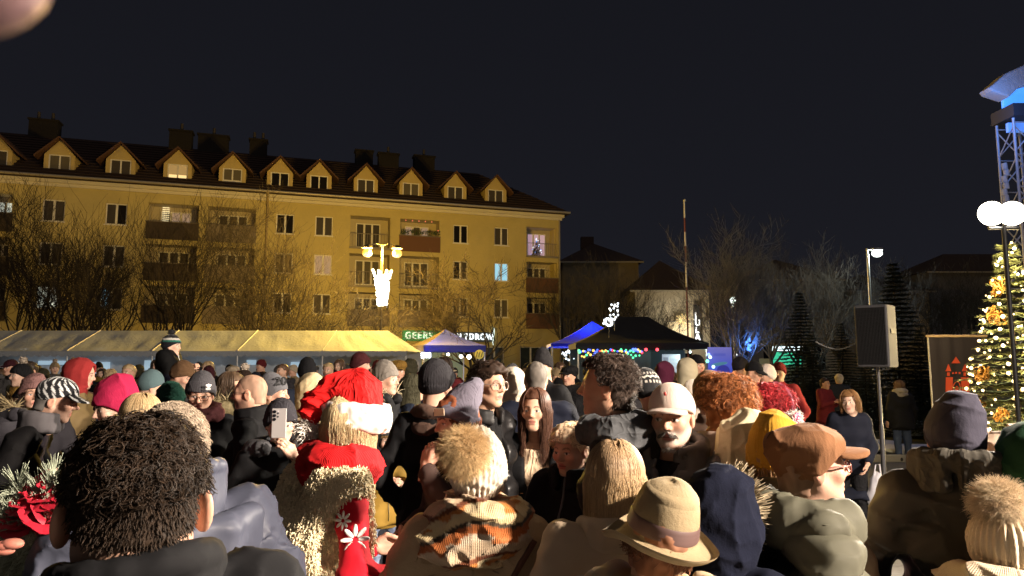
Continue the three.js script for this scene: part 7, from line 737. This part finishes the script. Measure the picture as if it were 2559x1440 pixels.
// F27, F28
person({ label: 'person with full curly ginger hair in beige coat, back turned', px: 1818, py: 950, d: 2.95, yaw: 165, seed: 27, face: { fem: 1 }, hair: { c: [0.27, 0.095, 0.03], th: 0.028, curls: 1300, bundle: 4, curlL: 0.045, curlR: 0.014, n: 0.02, cover: 1, back: -0.12, fat: 1.15, up: 2 }, coat: { c: [0.3, 0.21, 0.16], wr: 0.01 }, collar: { r: 0.1, y: -0.01, h: 0.035 } });
person({ label: 'person with short red hair, headband and fluffy white earmuffs', px: 1930, py: 972, d: 3.25, yaw: 140, pitch: 8, seed: 28, face: { fem: 1 }, hair: { c: [0.3, 0.02, 0.025], th: 0.02, curls: 700, bundle: 4, curlL: 0.035, curlR: 0.01, n: 0.014, cover: 1, back: -0.08, fat: 1.1 }, coat: { c: [0.12, 0.02, 0.03], wr: 0.012 }, extra: (t, J, k) => { const g = new GB(), pts = []; for (let q = 0; q <= 16; q++) { const a = -1.6 + q / 16 * 3.2; pts.push([Math.sin(a) * 0.106, 0.02 + Math.cos(a) * 0.118, -0.005]); } g.tube(pts, 0.016, 6, [0.13, 0.012, 0.03], 0.5); part('headband', k.HEAD(g.geo()), mat(0xffffff, 0.8, { vc: 1 }), t); for (const s of [-1, 1]) { const m = part('earmuff', k.HEAD(furBall([s * 0.11, -0.01, -0.005], 0.042, 700, [0.62, 0.58, 0.55], 7 + s, 0.0016)), mat(0xffffff, 0.9, { vc: 1 }), t); part('earmuff_centre', k.HEAD(new THREE.SphereGeometry(0.026, 14, 10).scale(0.5, 1, 1).translate(s * 0.135, -0.01, -0.005)), mat([0.45, 0.05, 0.14], 0.6), m); } } });
// F29 to F32
person({ label: 'person in pale cream padded hood between ginger hair and mustard beanie', px: 1870, py: 1056, d: 2.68, yaw: 196, seed: 29, face: { fem: 1 }, hat: { kind: 'hood', c: [0.56, 0.48, 0.31], wr: 0.02, th: 0.04 }, coat: { c: [0.52, 0.43, 0.27], quilt: 0.13 } });
person({ label: 'person in mustard yellow beanie with light brown hair, behind the brown cap', px: 1934, py: 1072, d: 2.48, yaw: 186, seed: 30, face: { fem: 1 }, hair: { c: [0.33, 0.2, 0.1], strands: 600, len: 0.36, cover: 1, back: -0.1, flare: 0.5 }, hat: { kind: 'beanie', c: [0.5, 0.27, 0.03], h: 0.06, back: -0.07, front: 0.02, cuff: 0.07, ribA: 0.001, tip: [0, 0, -0.01], th: 0.018 }, coat: { c: [0.2, 0.14, 0.09] } });
person({ label: 'person in brown flat cap and glasses with padded olive jacket facing right', px: 2026, py: 1072, d: 2.15, yaw: 112, pitch: -5, headF: 0.04, seed: 31, w: 1.16, hcell: 0.004, face: { skin: RUD, nose: 1.05 }, hair: { c: [0.2, 0.12, 0.08], th: 0.008, n: 0.006, back: -0.08 }, glasses: { c: [0.25, 0.1, 0.08], th: 0.003 }, hat: { kind: 'flatcap', c: [0.16, 0.075, 0.035], back: -0.055 }, coat: { c: [0.085, 0.082, 0.058], quilt: 0.12, qAmp: 0.028, fat: 1.15, seams: 1, wr: 0.013, rough: 0.72, cell: 0.0085 }, hoodDown: { r: 0.075, w: 0.17, quilt: 0.1, wr: 0.016 }, collar: { r: 0.11, y: -0.02, h: 0.04, tilt: -0.03 } });
person({ label: 'person in dark navy hood with fur edge between felt hat and brown cap', px: 1802, py: 1196, d: 2.02, yaw: 150, seed: 32, face: { fem: 1 }, hat: { kind: 'hood', c: [0.003, 0.0045, 0.014], fur: [0.42, 0.34, 0.22], wr: 0.016, th: 0.036 }, hair: { c: [0.35, 0.2, 0.1], th: 0.01, strands: 200, len: 0.25 }, coat: { c: [0.003, 0.0045, 0.014], wr: 0.014 } });
// F33, F34
person({ label: 'person in dark navy coat walking on the right carrying a white bag', px: 2122, py: 978, d: 7.2, w: 0.85, yaw: -4, hy: -10, roll: 6, lean: 0.12, leanX: 0.04, face: { fem: 1, skin: PALE }, hair: { c: [0.2, 0.1, 0.04], th: 0.02, strands: 260, len: 0.12, cover: 1 }, coat: { c: [0.01, 0.012, 0.022], fat: 0.92, wr: 0.016, len: 0.5 }, arms: 'down', armR: [[0.27, 1.14, 0.02], [0.22, 0.94, 0.16]], legC: [0.01, 0.01, 0.012] });
{ const p = at(2222, 1200, 7.2), o = thing('carrier_bag', 'white carrier bag held by the walking woman on the right', 'bag', [p.x - 0.12, 0.26, p.z]); const g = new THREE.SphereGeometry(1, 24, 18), q = g.attributes.position; for (let i = 0; i < q.count; i++) { const y = q.getY(i), n = 0.9 + 0.25 * vn(q.getX(i) * 3, y * 3, q.getZ(i) * 3); q.setXYZ(i, q.getX(i) * 0.11 * n * (1 - 0.35 * Math.max(0, y)), 0.24 + y * 0.23 * n, q.getZ(i) * 0.07 * n); } g.computeVertexNormals(); part('sack', g, mat([0.55, 0.55, 0.6], 0.5, { trans: 0.2 }), o); const h = new GB(); h.tube([[-0.04, 0.42, 0], [-0.02, 0.56, 0.02], [0.02, 0.56, 0.02], [0.04, 0.42, 0]], 0.008, 5, [0.55, 0.55, 0.6]); part('handle', h.geo(), mat(0xffffff, 0.5, { vc: 1 }), o); }
person({ label: 'young person in blue jeans and black jacket walking near the conifers', px: 2246, py: 952, d: 13, yaw: -150, face: { skin: PALE }, hair: { c: [0.2, 0.12, 0.07], th: 0.014, strands: 120, len: 0.15 }, coat: { c: [0.012, 0.012, 0.014] }, arms: 'down', legC: [0.07, 0.1, 0.2], scarf: { c: [0.45, 0.4, 0.33], r: 0.08, th: 0.03 } });
// F35 to F38
person({ label: 'person in dark violet grey beanie and dark olive jacket, back turned, at right', px: 2383, py: 1014, d: 2.42, yaw: 186, hy: -8, seed: 35, w: 1.02, face: {}, hat: { kind: 'beanie', c: [0.032, 0.03, 0.044], h: 0.045, th: 0.014, cuff: 0.045, back: -0.055, rib: false, tip: [-0.02, 0, 0], wr: 0.006 }, hair: { c: [0.1, 0.08, 0.06], th: 0.004 }, coat: { c: [1, 1, 1], fat: 1.06, wr: 0.018, rough: 0.6, len: 0.55, colorFn: (x, y, z) => (y > 1.2 + 0.04 * Math.sin(x * 9) ? [0.045, 0.041, 0.033] : [0.006, 0.0055, 0.0065]) }, collar: { r: 0.118, y: 0.03, h: 0.05, tilt: -0.02, c: [0.05, 0.045, 0.036] } });  // lamplight put into the coat colour: upper part paler than the near-black rest
person({ label: 'person in plain pink beige knitted hat with back turned beside the lit tree', px: 2500, py: 1094, d: 2.95, yaw: 175, seed: 36, face: { fem: 1 }, hat: { kind: 'beanie', c: [0.5, 0.38, 0.29], cuff: 0, h: 0.03, ears: 1, rib: false, wr: 0.012, back: -0.07 }, coat: { c: [0.3, 0.2, 0.15] } });
person({ label: 'person in fluffy cream bobble hat and thick cream scarf at lower right edge', px: 2508, py: 1290, d: 2.15, yaw: 190, seed: 37, face: { fem: 1 }, hat: { kind: 'beanie', c: [0.55, 0.45, 0.32], h: 0.02, cuff: 0.07, th: 0.024, back: -0.08, ribA: 0.004, ribN: 30, pom: { p: [0.01, 0.165, -0.03], r: 0.08, n: 13000, c: [0.6, 0.47, 0.31], th: 0.0004 } }, scarf: { c: [0.52, 0.43, 0.31], r: 0.11, th: 0.06, y: 0.0 }, coat: { c: [0.5, 0.4, 0.28], wool: 0.008 } });
person({ label: 'person in dark green hood cut off by the right edge of the photo', px: 2592, py: 1078, d: 2.3, yaw: 170, seed: 38, face: {}, hat: { kind: 'hood', c: [0.012, 0.045, 0.02], wr: 0.014 }, coat: { c: [0.03, 0.05, 0.02] } });
// F39 child
person({ label: 'small child in mustard jacket and striped beanie holding something red', px: 967, py: 1070, d: 5.6, yaw: 12, pitch: -4, hs: 0.9, seed: 39, face: { skin: PALE, fem: 1, nose: 0.7 }, hat: { kind: 'beanie', c: [0.1, 0.1, 0.1], cuff: 0.05, h: 0.02, colorFn: (x, y, z) => (Math.sin(y * 120) > 0.1 ? [0.03, 0.03, 0.035] : y > 0.08 ? [0.4, 0.4, 0.42] : [0.2, 0.12, 0.05]) }, coat: { c: [0.27, 0.165, 0.03], wr: 0.012, quilt: 0.13, qAmp: 0.01, zip: [0.15, 0.1, 0.02], len: 0.78 }, arms: 'hold', legC: [0.16, 0.2, 0.3], hoodDown: { r: 0.045 } });
{ const p = at(978, 1150, 5.28); solo('red_mug', merge([new THREE.LatheGeometry([[0, 0], [0.04, 0.002], [0.046, 0.02], [0.044, 0.095], [0.04, 0.095], [0.04, 0.01], [0, 0.008]].map((v) => new THREE.Vector2(...v)), 20), new THREE.TorusGeometry(0.028, 0.007, 8, 16, Math.PI).rotateZ(-Math.PI / 2).translate(0.045, 0.048, 0)]).translate(p.x, p.y - 0.05, p.z), mat([0.4, 0.015, 0.015], 0.4), 'red mug held by the small child in the mustard jacket', 'mug'); }
// F40 onwards: middle distance
person({ label: 'person in black beanie with pale nordic zigzag band, left of the moustached man', px: 1622, py: 932, d: 4.6, yaw: 160, roll: -14, face: {}, hat: { kind: 'beanie', c: BLK, cuff: 0.0, h: 0.03, rib: false, cell: 0.005, colorFn: (x, y, z) => { const a = Math.atan2(x, z), v = y - 0.012 + 0.018 * z / 0.1, zig = 0.048 + 0.011 * Math.abs(((a * 5.2) % 2 + 2) % 2 - 1); if (Math.abs(v - zig - 0.006) < 0.006) return [0.42, 0.39, 0.33]; if (v > 0.016 && v < 0.034 && Math.sin(a * 26) > -0.1) return [0.3, 0.28, 0.25]; if (v > 0.078 && v < 0.094 && Math.sin(a * 26) > -0.1) return [0.3, 0.28, 0.25]; return [0.012, 0.012, 0.013]; } }, coat: { c: BLK } });
person({ label: 'person in grey beanie with pale fur hood collar looking right, beyond santa hat', px: 966, py: 914, d: 5.7, yaw: 62, face: { skin: RUD }, hat: { kind: 'beanie', c: [0.17, 0.15, 0.13], h: 0.045, cuff: 0.05 }, coat: { c: [0.006, 0.006, 0.007] }, hoodDown: { r: 0.06, fur: [0.45, 0.38, 0.25], furN: 500 } });
person({ label: 'very tall person in black knitted hat above the crowd before the blue tent', px: 1356, py: 886, d: 6.9, yaw: -28, pitch: 10, face: { skin: RUD, stubble: 0.3 }, hat: { kind: 'beanie', c: [0.012, 0.011, 0.012], h: 0.06, cuff: 0.06 }, coat: { c: [0.006, 0.006, 0.007] } });
person({ label: 'person with cropped grey hair in navy padded coat with back turned', px: 1338, py: 906, d: 5.0, yaw: 188, face: { skin: RUD, neck: 0.064 }, hair: { c: [0.12, 0.105, 0.09], th: 0.005, n: 0.003 }, coat: { c: [0.006, 0.008, 0.018], quilt: 0.1, fat: 1.1 }, w: 1.12 });
person({ label: 'person in pointed pale cream hood right of the young person with glasses', px: 1281, py: 926, d: 5.4, yaw: 182, face: { fem: 1 }, hat: { kind: 'hood', c: [0.46, 0.4, 0.32], point: 1, th: 0.03 }, coat: { c: [0.05, 0.04, 0.035] } });
person({ label: 'person in red hood and olive tan coat facing right before the white tent', px: 208, py: 904, d: 6.2, yaw: 70, pitch: 8, face: { skin: RUD }, hat: { kind: 'hood', c: [0.22, 0.02, 0.02], th: 0.03 }, coat: { c: [0.13, 0.09, 0.04], len: 0.5 } });
person({ label: 'person in dusty pink beanie with tan fur collar facing camera at far left', px: 88, py: 946, d: 5.2, yaw: 6, hcell: 0.006, face: { fem: 1, skin: RUD }, hair: { c: [0.03, 0.015, 0.01], th: 0.012, strands: 260, len: 0.22, cover: 1 }, hat: { kind: 'beanie', c: [0.16, 0.085, 0.08], front: 0.045, cuff: 0.05, h: 0.03 }, coat: { c: [0.03, 0.028, 0.034] }, hoodDown: { r: 0.055, fur: [0.36, 0.28, 0.15], furN: 600 } });
person({ label: 'person in rust brown hat with back turned left of the ginger hair', px: 1772, py: 940, d: 4.2, yaw: 180, face: {}, hat: { kind: 'beanie', c: [0.13, 0.07, 0.04], cuff: 0, h: 0.01, rib: false, th: 0.022 }, coat: { c: [0.08, 0.05, 0.035] } });
person({ label: 'person in grey white knitted hood just left of the rust brown hat', px: 1736, py: 958, d: 4.6, yaw: 184, face: { fem: 1 }, hat: { kind: 'hood', c: [0.42, 0.37, 0.31], th: 0.02 }, coat: { c: [0.12, 0.1, 0.08] } });
person({ label: 'bearded person in burgundy beanie facing right with hands raised, below lit tent end', px: 903, py: 889, d: 8.0, yaw: 75, face: { skin: RUD, stubble: 0.9, beardC: [0.03, 0.02, 0.015] }, hat: { kind: 'beanie', c: [0.05, 0.012, 0.014], cuff: 0.05, h: 0.04 }, coat: { c: BLK }, arms: 'up' });
person({ label: 'person in olive coat and cream hood before the black gazebo, back turned', px: 1718, py: 902, d: 8.2, yaw: 164, face: {}, hat: { kind: 'hood', c: [0.33, 0.29, 0.2], th: 0.035 }, coat: { c: [0.11, 0.09, 0.045], fat: 1.15 } });
person({ label: 'person in black wool cap beside the olive coat before the black gazebo', px: 1742, py: 892, d: 9.0, yaw: 40, face: {}, hat: { kind: 'beanie', c: BLK, cuff: 0.04 }, coat: { c: BLK } });
person({ label: 'person in maroon hooded coat before the white poster panel', px: 1664, py: 908, d: 9.2, yaw: 150, face: {}, hat: { kind: 'hood', c: [0.07, 0.012, 0.03], point: 1 }, coat: { c: [0.07, 0.012, 0.03] } });
person({ label: 'person in red coat and red hat standing by the dark spruce, right side', px: 1946, py: 910, d: 9.5, yaw: -12, face: { fem: 1, skin: PALE }, hat: { kind: 'beanie', c: [0.16, 0.02, 0.02], cuff: 0.04 }, coat: { c: [0.2, 0.018, 0.02], len: 0.55 } });
person({ label: 'person in plain white knitted hat next to the red coat', px: 1914, py: 918, d: 8.7, yaw: -60, face: { fem: 1 }, hat: { kind: 'beanie', c: [0.6, 0.52, 0.46], cuff: 0.05, h: 0.04 }, coat: { c: BLK } });
person({ label: 'person in black peaked cap bending left of the white knitted hat', px: 1884, py: 906, d: 8.2, yaw: 60, pitch: 15, face: {}, hat: { kind: 'cap', c: BLK }, coat: { c: [0.013, 0.02, 0.016] } });
person({ label: 'person in dark cap and brown jacket right of the blue roll-up banner', px: 1852, py: 897, d: 9.6, yaw: 120, face: {}, hat: { kind: 'beanie', c: [0.016, 0.014, 0.02], cuff: 0.04 }, coat: { c: [0.06, 0.035, 0.025] } });
person({ label: 'person in red jacket holding a phone far away under the violet tree', px: 2062, py: 946, d: 14, yaw: 60, face: {}, hair: { c: [0.04, 0.025, 0.02], th: 0.012 }, coat: { c: [0.14, 0.015, 0.02] }, arms: 'hold' });
person({ label: 'person with pale blond hair far away beside the red jacket', px: 2096, py: 936, d: 14.6, yaw: 200, face: { fem: 1 }, hair: { c: [0.45, 0.38, 0.28], th: 0.016 }, coat: { c: [0.02, 0.022, 0.028] } });
// child carried on shoulders
{ const carrier = person({ label: 'person carrying a child on the shoulders, dark jacket, before the white tent', px: 424, py: 958, d: 7.6, H: 1.78, yaw: 72, face: { skin: RUD }, hair: { c: DKBR, th: 0.01 }, coat: { c: BLK }, arms: [[0.2, 1.3, 0.2], [0.12, 1.5, 0.14]] });
  const sy = 1.5; person({ label: 'child in dark jacket and striped bobble hat sitting on shoulders above the crowd', px: 431, py: 842, d: 7.62, yaw: 72, hs: 0.9, seed: 44, H: 1.16, base: at(431, 842, 7.62).y - 1.16, noLegs: 1, face: { skin: PALE, fem: 1, nose: 0.7 }, hat: { kind: 'beanie', c: BLK, h: 0.02, cuff: 0.05, colorFn: (x, y, z) => (y > 0.1 ? [0.012, 0.012, 0.014] : y > 0.075 ? [0.5, 0.48, 0.44] : y > 0.055 ? [0.02, 0.12, 0.09] : [0.012, 0.012, 0.016]), pom: { r: 0.04, n: 500, c: [0.014, 0.014, 0.016] } }, coat: { c: [0.01, 0.012, 0.022], len: 0.82, colorFn: (x, y, z) => (y < 1.12 ? [0.012, 0.03, 0.22] : [0.01, 0.011, 0.02]), zip: [0.4, 0.4, 0.42] }, arms: 'hold', extra: (t, J) => { const f = new Field(0.03), y = J.B(0, 0.9, 0)[1]; for (const s of [-1, 1]) f.chain([[s * 0.07, y, 0], [s * 0.11, y - 0.01, 0.2], [s * 0.12, y - 0.25, 0.2]], 0.07, 0.045); part('trousers', snet((x, y2, z) => f.d(x, y2, z), [-0.22, y - 0.36, -0.1], [0.22, y + 0.1, 0.32], 0.02), cloth([0.015, 0.016, 0.02]), t); } }); }
// ---------------------------------------------------------------- the crowd: a few figures, copied and dressed anew
{
  const r = RNG(2024), pal = { black: BLK, 'dark navy': NAVY, charcoal: CHAR, 'dark brown': [0.024, 0.014, 0.01], 'olive green': [0.035, 0.032, 0.018], burgundy: [0.035, 0.007, 0.011], beige: [0.22, 0.165, 0.1], 'dark green': [0.007, 0.018, 0.012], grey: [0.07, 0.067, 0.067], mustard: [0.16, 0.09, 0.018], 'dark blue': [0.009, 0.017, 0.05], 'dark red': [0.08, 0.009, 0.012], cream: [0.36, 0.3, 0.22] }, coats = ['black', 'black', 'black', 'dark navy', 'dark navy', 'charcoal', 'charcoal', 'dark brown', 'olive green', 'burgundy', 'black', 'dark green', 'grey', 'beige', 'dark blue', 'dark red', 'black', 'mustard'], hats = ['black', 'charcoal', 'dark navy', 'grey', 'burgundy', 'black', 'dark brown', 'cream', 'dark green', 'mustard', 'beige', 'black', 'charcoal', 'dark red', 'olive green', 'black'];
  const M = {}; for (const k in pal) M[k] = cloth(pal[k], { sheen: 0.2 }); const hairs = { 'dark hair': mat([0.03, 0.02, 0.014], 0.5, { spec: 0.5 }), 'brown hair': mat([0.1, 0.055, 0.03], 0.5), 'blond hair': mat([0.4, 0.29, 0.16], 0.5), 'grey hair': mat([0.3, 0.28, 0.26], 0.6) };
  const kinds = [ // [what is on the head, builder options]
    ['beanie', { face: { skin: RUD }, hat: { kind: 'beanie', c: BLK, cuff: 0.05, h: 0.03 } }], ['hood', { face: { skin: SK }, hat: { kind: 'hood', c: BLK } }], ['bobble hat', { face: { fem: 1, skin: PALE }, hat: { kind: 'beanie', c: BLK, cuff: 0.06, h: 0.02, pom: { r: 0.045, n: 130, c: [0.3, 0.25, 0.2], th: 0.005 } } }], ['short', { face: { skin: SK, stubble: 0.3 }, hair: { c: DKBR, th: 0.012, n: 0.01 } }], ['long', { face: { fem: 1, skin: PALE }, hair: { c: DKBR, th: 0.014, cover: 1, strands: 90, len: 0.24, fat: 3 } }], ['flat cap', { face: { skin: RUD }, hat: { kind: 'flatcap', c: BLK, seamLine: false } }], ['peaked cap', { face: { skin: RUD }, hat: { kind: 'cap', c: BLK } }], ['slouch beanie', { face: { fem: 1, skin: SK }, hat: { kind: 'beanie', c: BLK, cuff: 0.0, h: 0.07, rib: false, tip: [0, 0, -0.03] } }]];
  const protos = kinds.map(([k, o], i) => ({ k, o, body: null }));
  const spots = []; let n = 0;
  const taken = [[1092, 4.05], [1356, 6.9], [1338, 5], [903, 8], [966, 5.7], [768, 7.2], [780, 5.6], [208, 6.2], [88, 5.2], [424, 7.6], [456, 6.9], [381, 6.3], [1664, 9.2], [1718, 8.2], [1742, 9], [1281, 5.4]].map(([px, d]) => [at(px, 900, d).x, d]);
  for (const [d, gap, x0, x1] of [[6.6, 0.72, -30, 1330], [7.8, 0.66, -30, 1400], [9.0, 0.64, -40, 1590], [10.4, 0.64, -40, 1690], [12, 0.64, -50, 1720], [13.8, 0.66, -50, 1720], [15.8, 0.68, -60, 1760], [18, 0.72, -60, 1740]]) { const a = at(x0, 900, d).x, b = at(x1, 900, d).x; for (let x = a + r() * 0.3; x < b; x += gap * (0.75 + 0.6 * r())) { const dd = d + (r() - 0.5) * 0.9; if (taken.every(([tx, td]) => Math.hypot(tx - x, td - dd) > 0.5)) { spots.push([x, dd]); taken.push([x, dd]); } } }
  const seen = new Map(), info = []; const region = (px, d) => { const w = px < 330 ? 'before white tent left' : px < 700 ? 'before white tent middle' : px < 1015 ? 'before yellow tent end' : px < 1200 ? 'before small blue tent' : px < 1400 ? 'between the tents' : 'before black gazebo'; return (d < 8.5 ? 'near rows ' : d < 12.5 ? 'middle rows ' : 'far rows ') + w; };
  spots.sort((a, b) => a[0] / a[1] - b[0] / b[1]);
  for (const [x, d] of spots) {
    const pi = Math.min(7, Math.floor(r() * 8)), p = protos[pi], H = clamp(1.70 + 0.17 * (r() + r() - 1) * 1.3 + 0.02, 1.5, 1.92), yawD = r() < 0.62 ? 180 + (r() - 0.5) * 90 : (r() - 0.5) * 300, ck = coats[Math.floor(r() * coats.length)], hk = hats[Math.floor(r() * hats.length)], hr = Object.keys(hairs)[Math.floor(r() * 3.6)], px = 1279.5 + x / d * FPX;
    let o; if (!p.body) { o = person({ label: 'x', px, py: 900, d, H: 1.75, yaw: yawD, hcell: 0.013, noHands: false, seed: pi * 3 + 1, ...p.o, coat: { c: BLK, cell: 0.03, len: pi % 2 ? 0.55 : 0.74, fat: 1 + 0.1 * (pi % 3) }, arms: ['pocket', 'down', 'hold', 'pocket', 'front', 'pocket', 'down', 'up'][pi], hoodDown: pi === 3 || pi === 6 ? { r: 0.055 } : null, scarf: pi === 4 ? { c: [0.1, 0.08, 0.08], cell: 0.02 } : null }); p.body = o; } else { o = p.body.clone(); o.name = numbered('person'); scene.add(o); }
    o.scale.setScalar(H / 1.75); o.rotation.y = yawD * Math.PI / 180; o.position.set(x, 0, -d);
    o.children = o.children.slice(); for (const c of o.children) { if (c.name === 'coat') c.material = M[ck]; if (c.name === 'hat' || (c.name === 'hood' && p.k === 'hood')) { c.material = M[hk]; c.children.forEach((v) => { if (v.name === 'visor') v.material = M[hk]; }); } else if (c.name === 'hood') c.material = M[ck]; if (c.name === 'hair') { c.material = hairs[hr]; c.children.forEach((v) => { v.material = hairs[hr]; }); } if (c.name === 'scarf') c.material = M[hats[Math.floor(r() * hats.length)]]; }
    const head = p.k === 'short' || p.k === 'long' ? p.k + ' ' + hr : hk + ' ' + p.k, y = ((yawD % 360) + 360) % 360, face = y > 120 && y < 240 ? 'back turned' : y < 45 || y > 315 ? 'facing camera' : y < 180 ? 'facing right' : 'facing left';
    const base = `${ck} coat, ${head}, ${face}, ${region(px, d)}`; if (!seen.has(base)) seen.set(base, []); seen.get(base).push(o); o.userData = { category: 'person', group: 'people in the crowd before the tents' };
  }
  const ord = ['leftmost', 'second from left', 'third from left', 'fourth from left', 'fifth from left', 'sixth from left'];
  for (const [b, os] of seen) os.forEach((o, i) => { o.userData.label = os.length > 1 ? `${b}, ${ord[i]}` : b; });
  console.log('crowd', spots.length);
}

// the photographer's own hand, one fingertip close before the lens in the top left corner
{ const d = V(0.62, -0.66, -0.1), g = handAt([0, 0, 0], [0.62, -0.66, -0.1], [0.3, 0.2, -1], 0.12, 1, 0.0036), p = g.attributes.position; let best = -9, T = null; for (let i = 0; i < p.count; i++) { const k = p.getX(i) * d.x + p.getY(i) * d.y; if (k > best) { best = k; T = [p.getX(i), p.getY(i), p.getZ(i)]; } } const tip = at(78, 12, 0.066); g.translate(tip.x - T[0], tip.y - T[1], tip.z - T[2]); const o = thing('hand', 'fingertip of the photographer blurred close to the lens, top left corner', 'hand', [0, 0, 0]); part('fingers', paint(g, [0.085, 0.042, 0.045]), mat(0xffffff, 0.6, { vc: 1 }), o); const f = new Field(0.02), w = [tip.x - T[0], tip.y - T[1], tip.z - T[2]]; f.cap([w[0], w[1], w[2]], [w[0] - 0.17, w[1] + 0.18, w[2] + 0.03], 0.034, 0.05); part('sleeve', snet((x, y, z) => f.d(x, y, z) - wrinkle(x, y, z, 0.006, 2), [w[0] - 0.26, w[1] - 0.06, w[2] - 0.08], [w[0] + 0.06, w[1] + 0.26, w[2] + 0.1], 0.01), cloth(BLK), o); }
renderer.render(scene, camera);
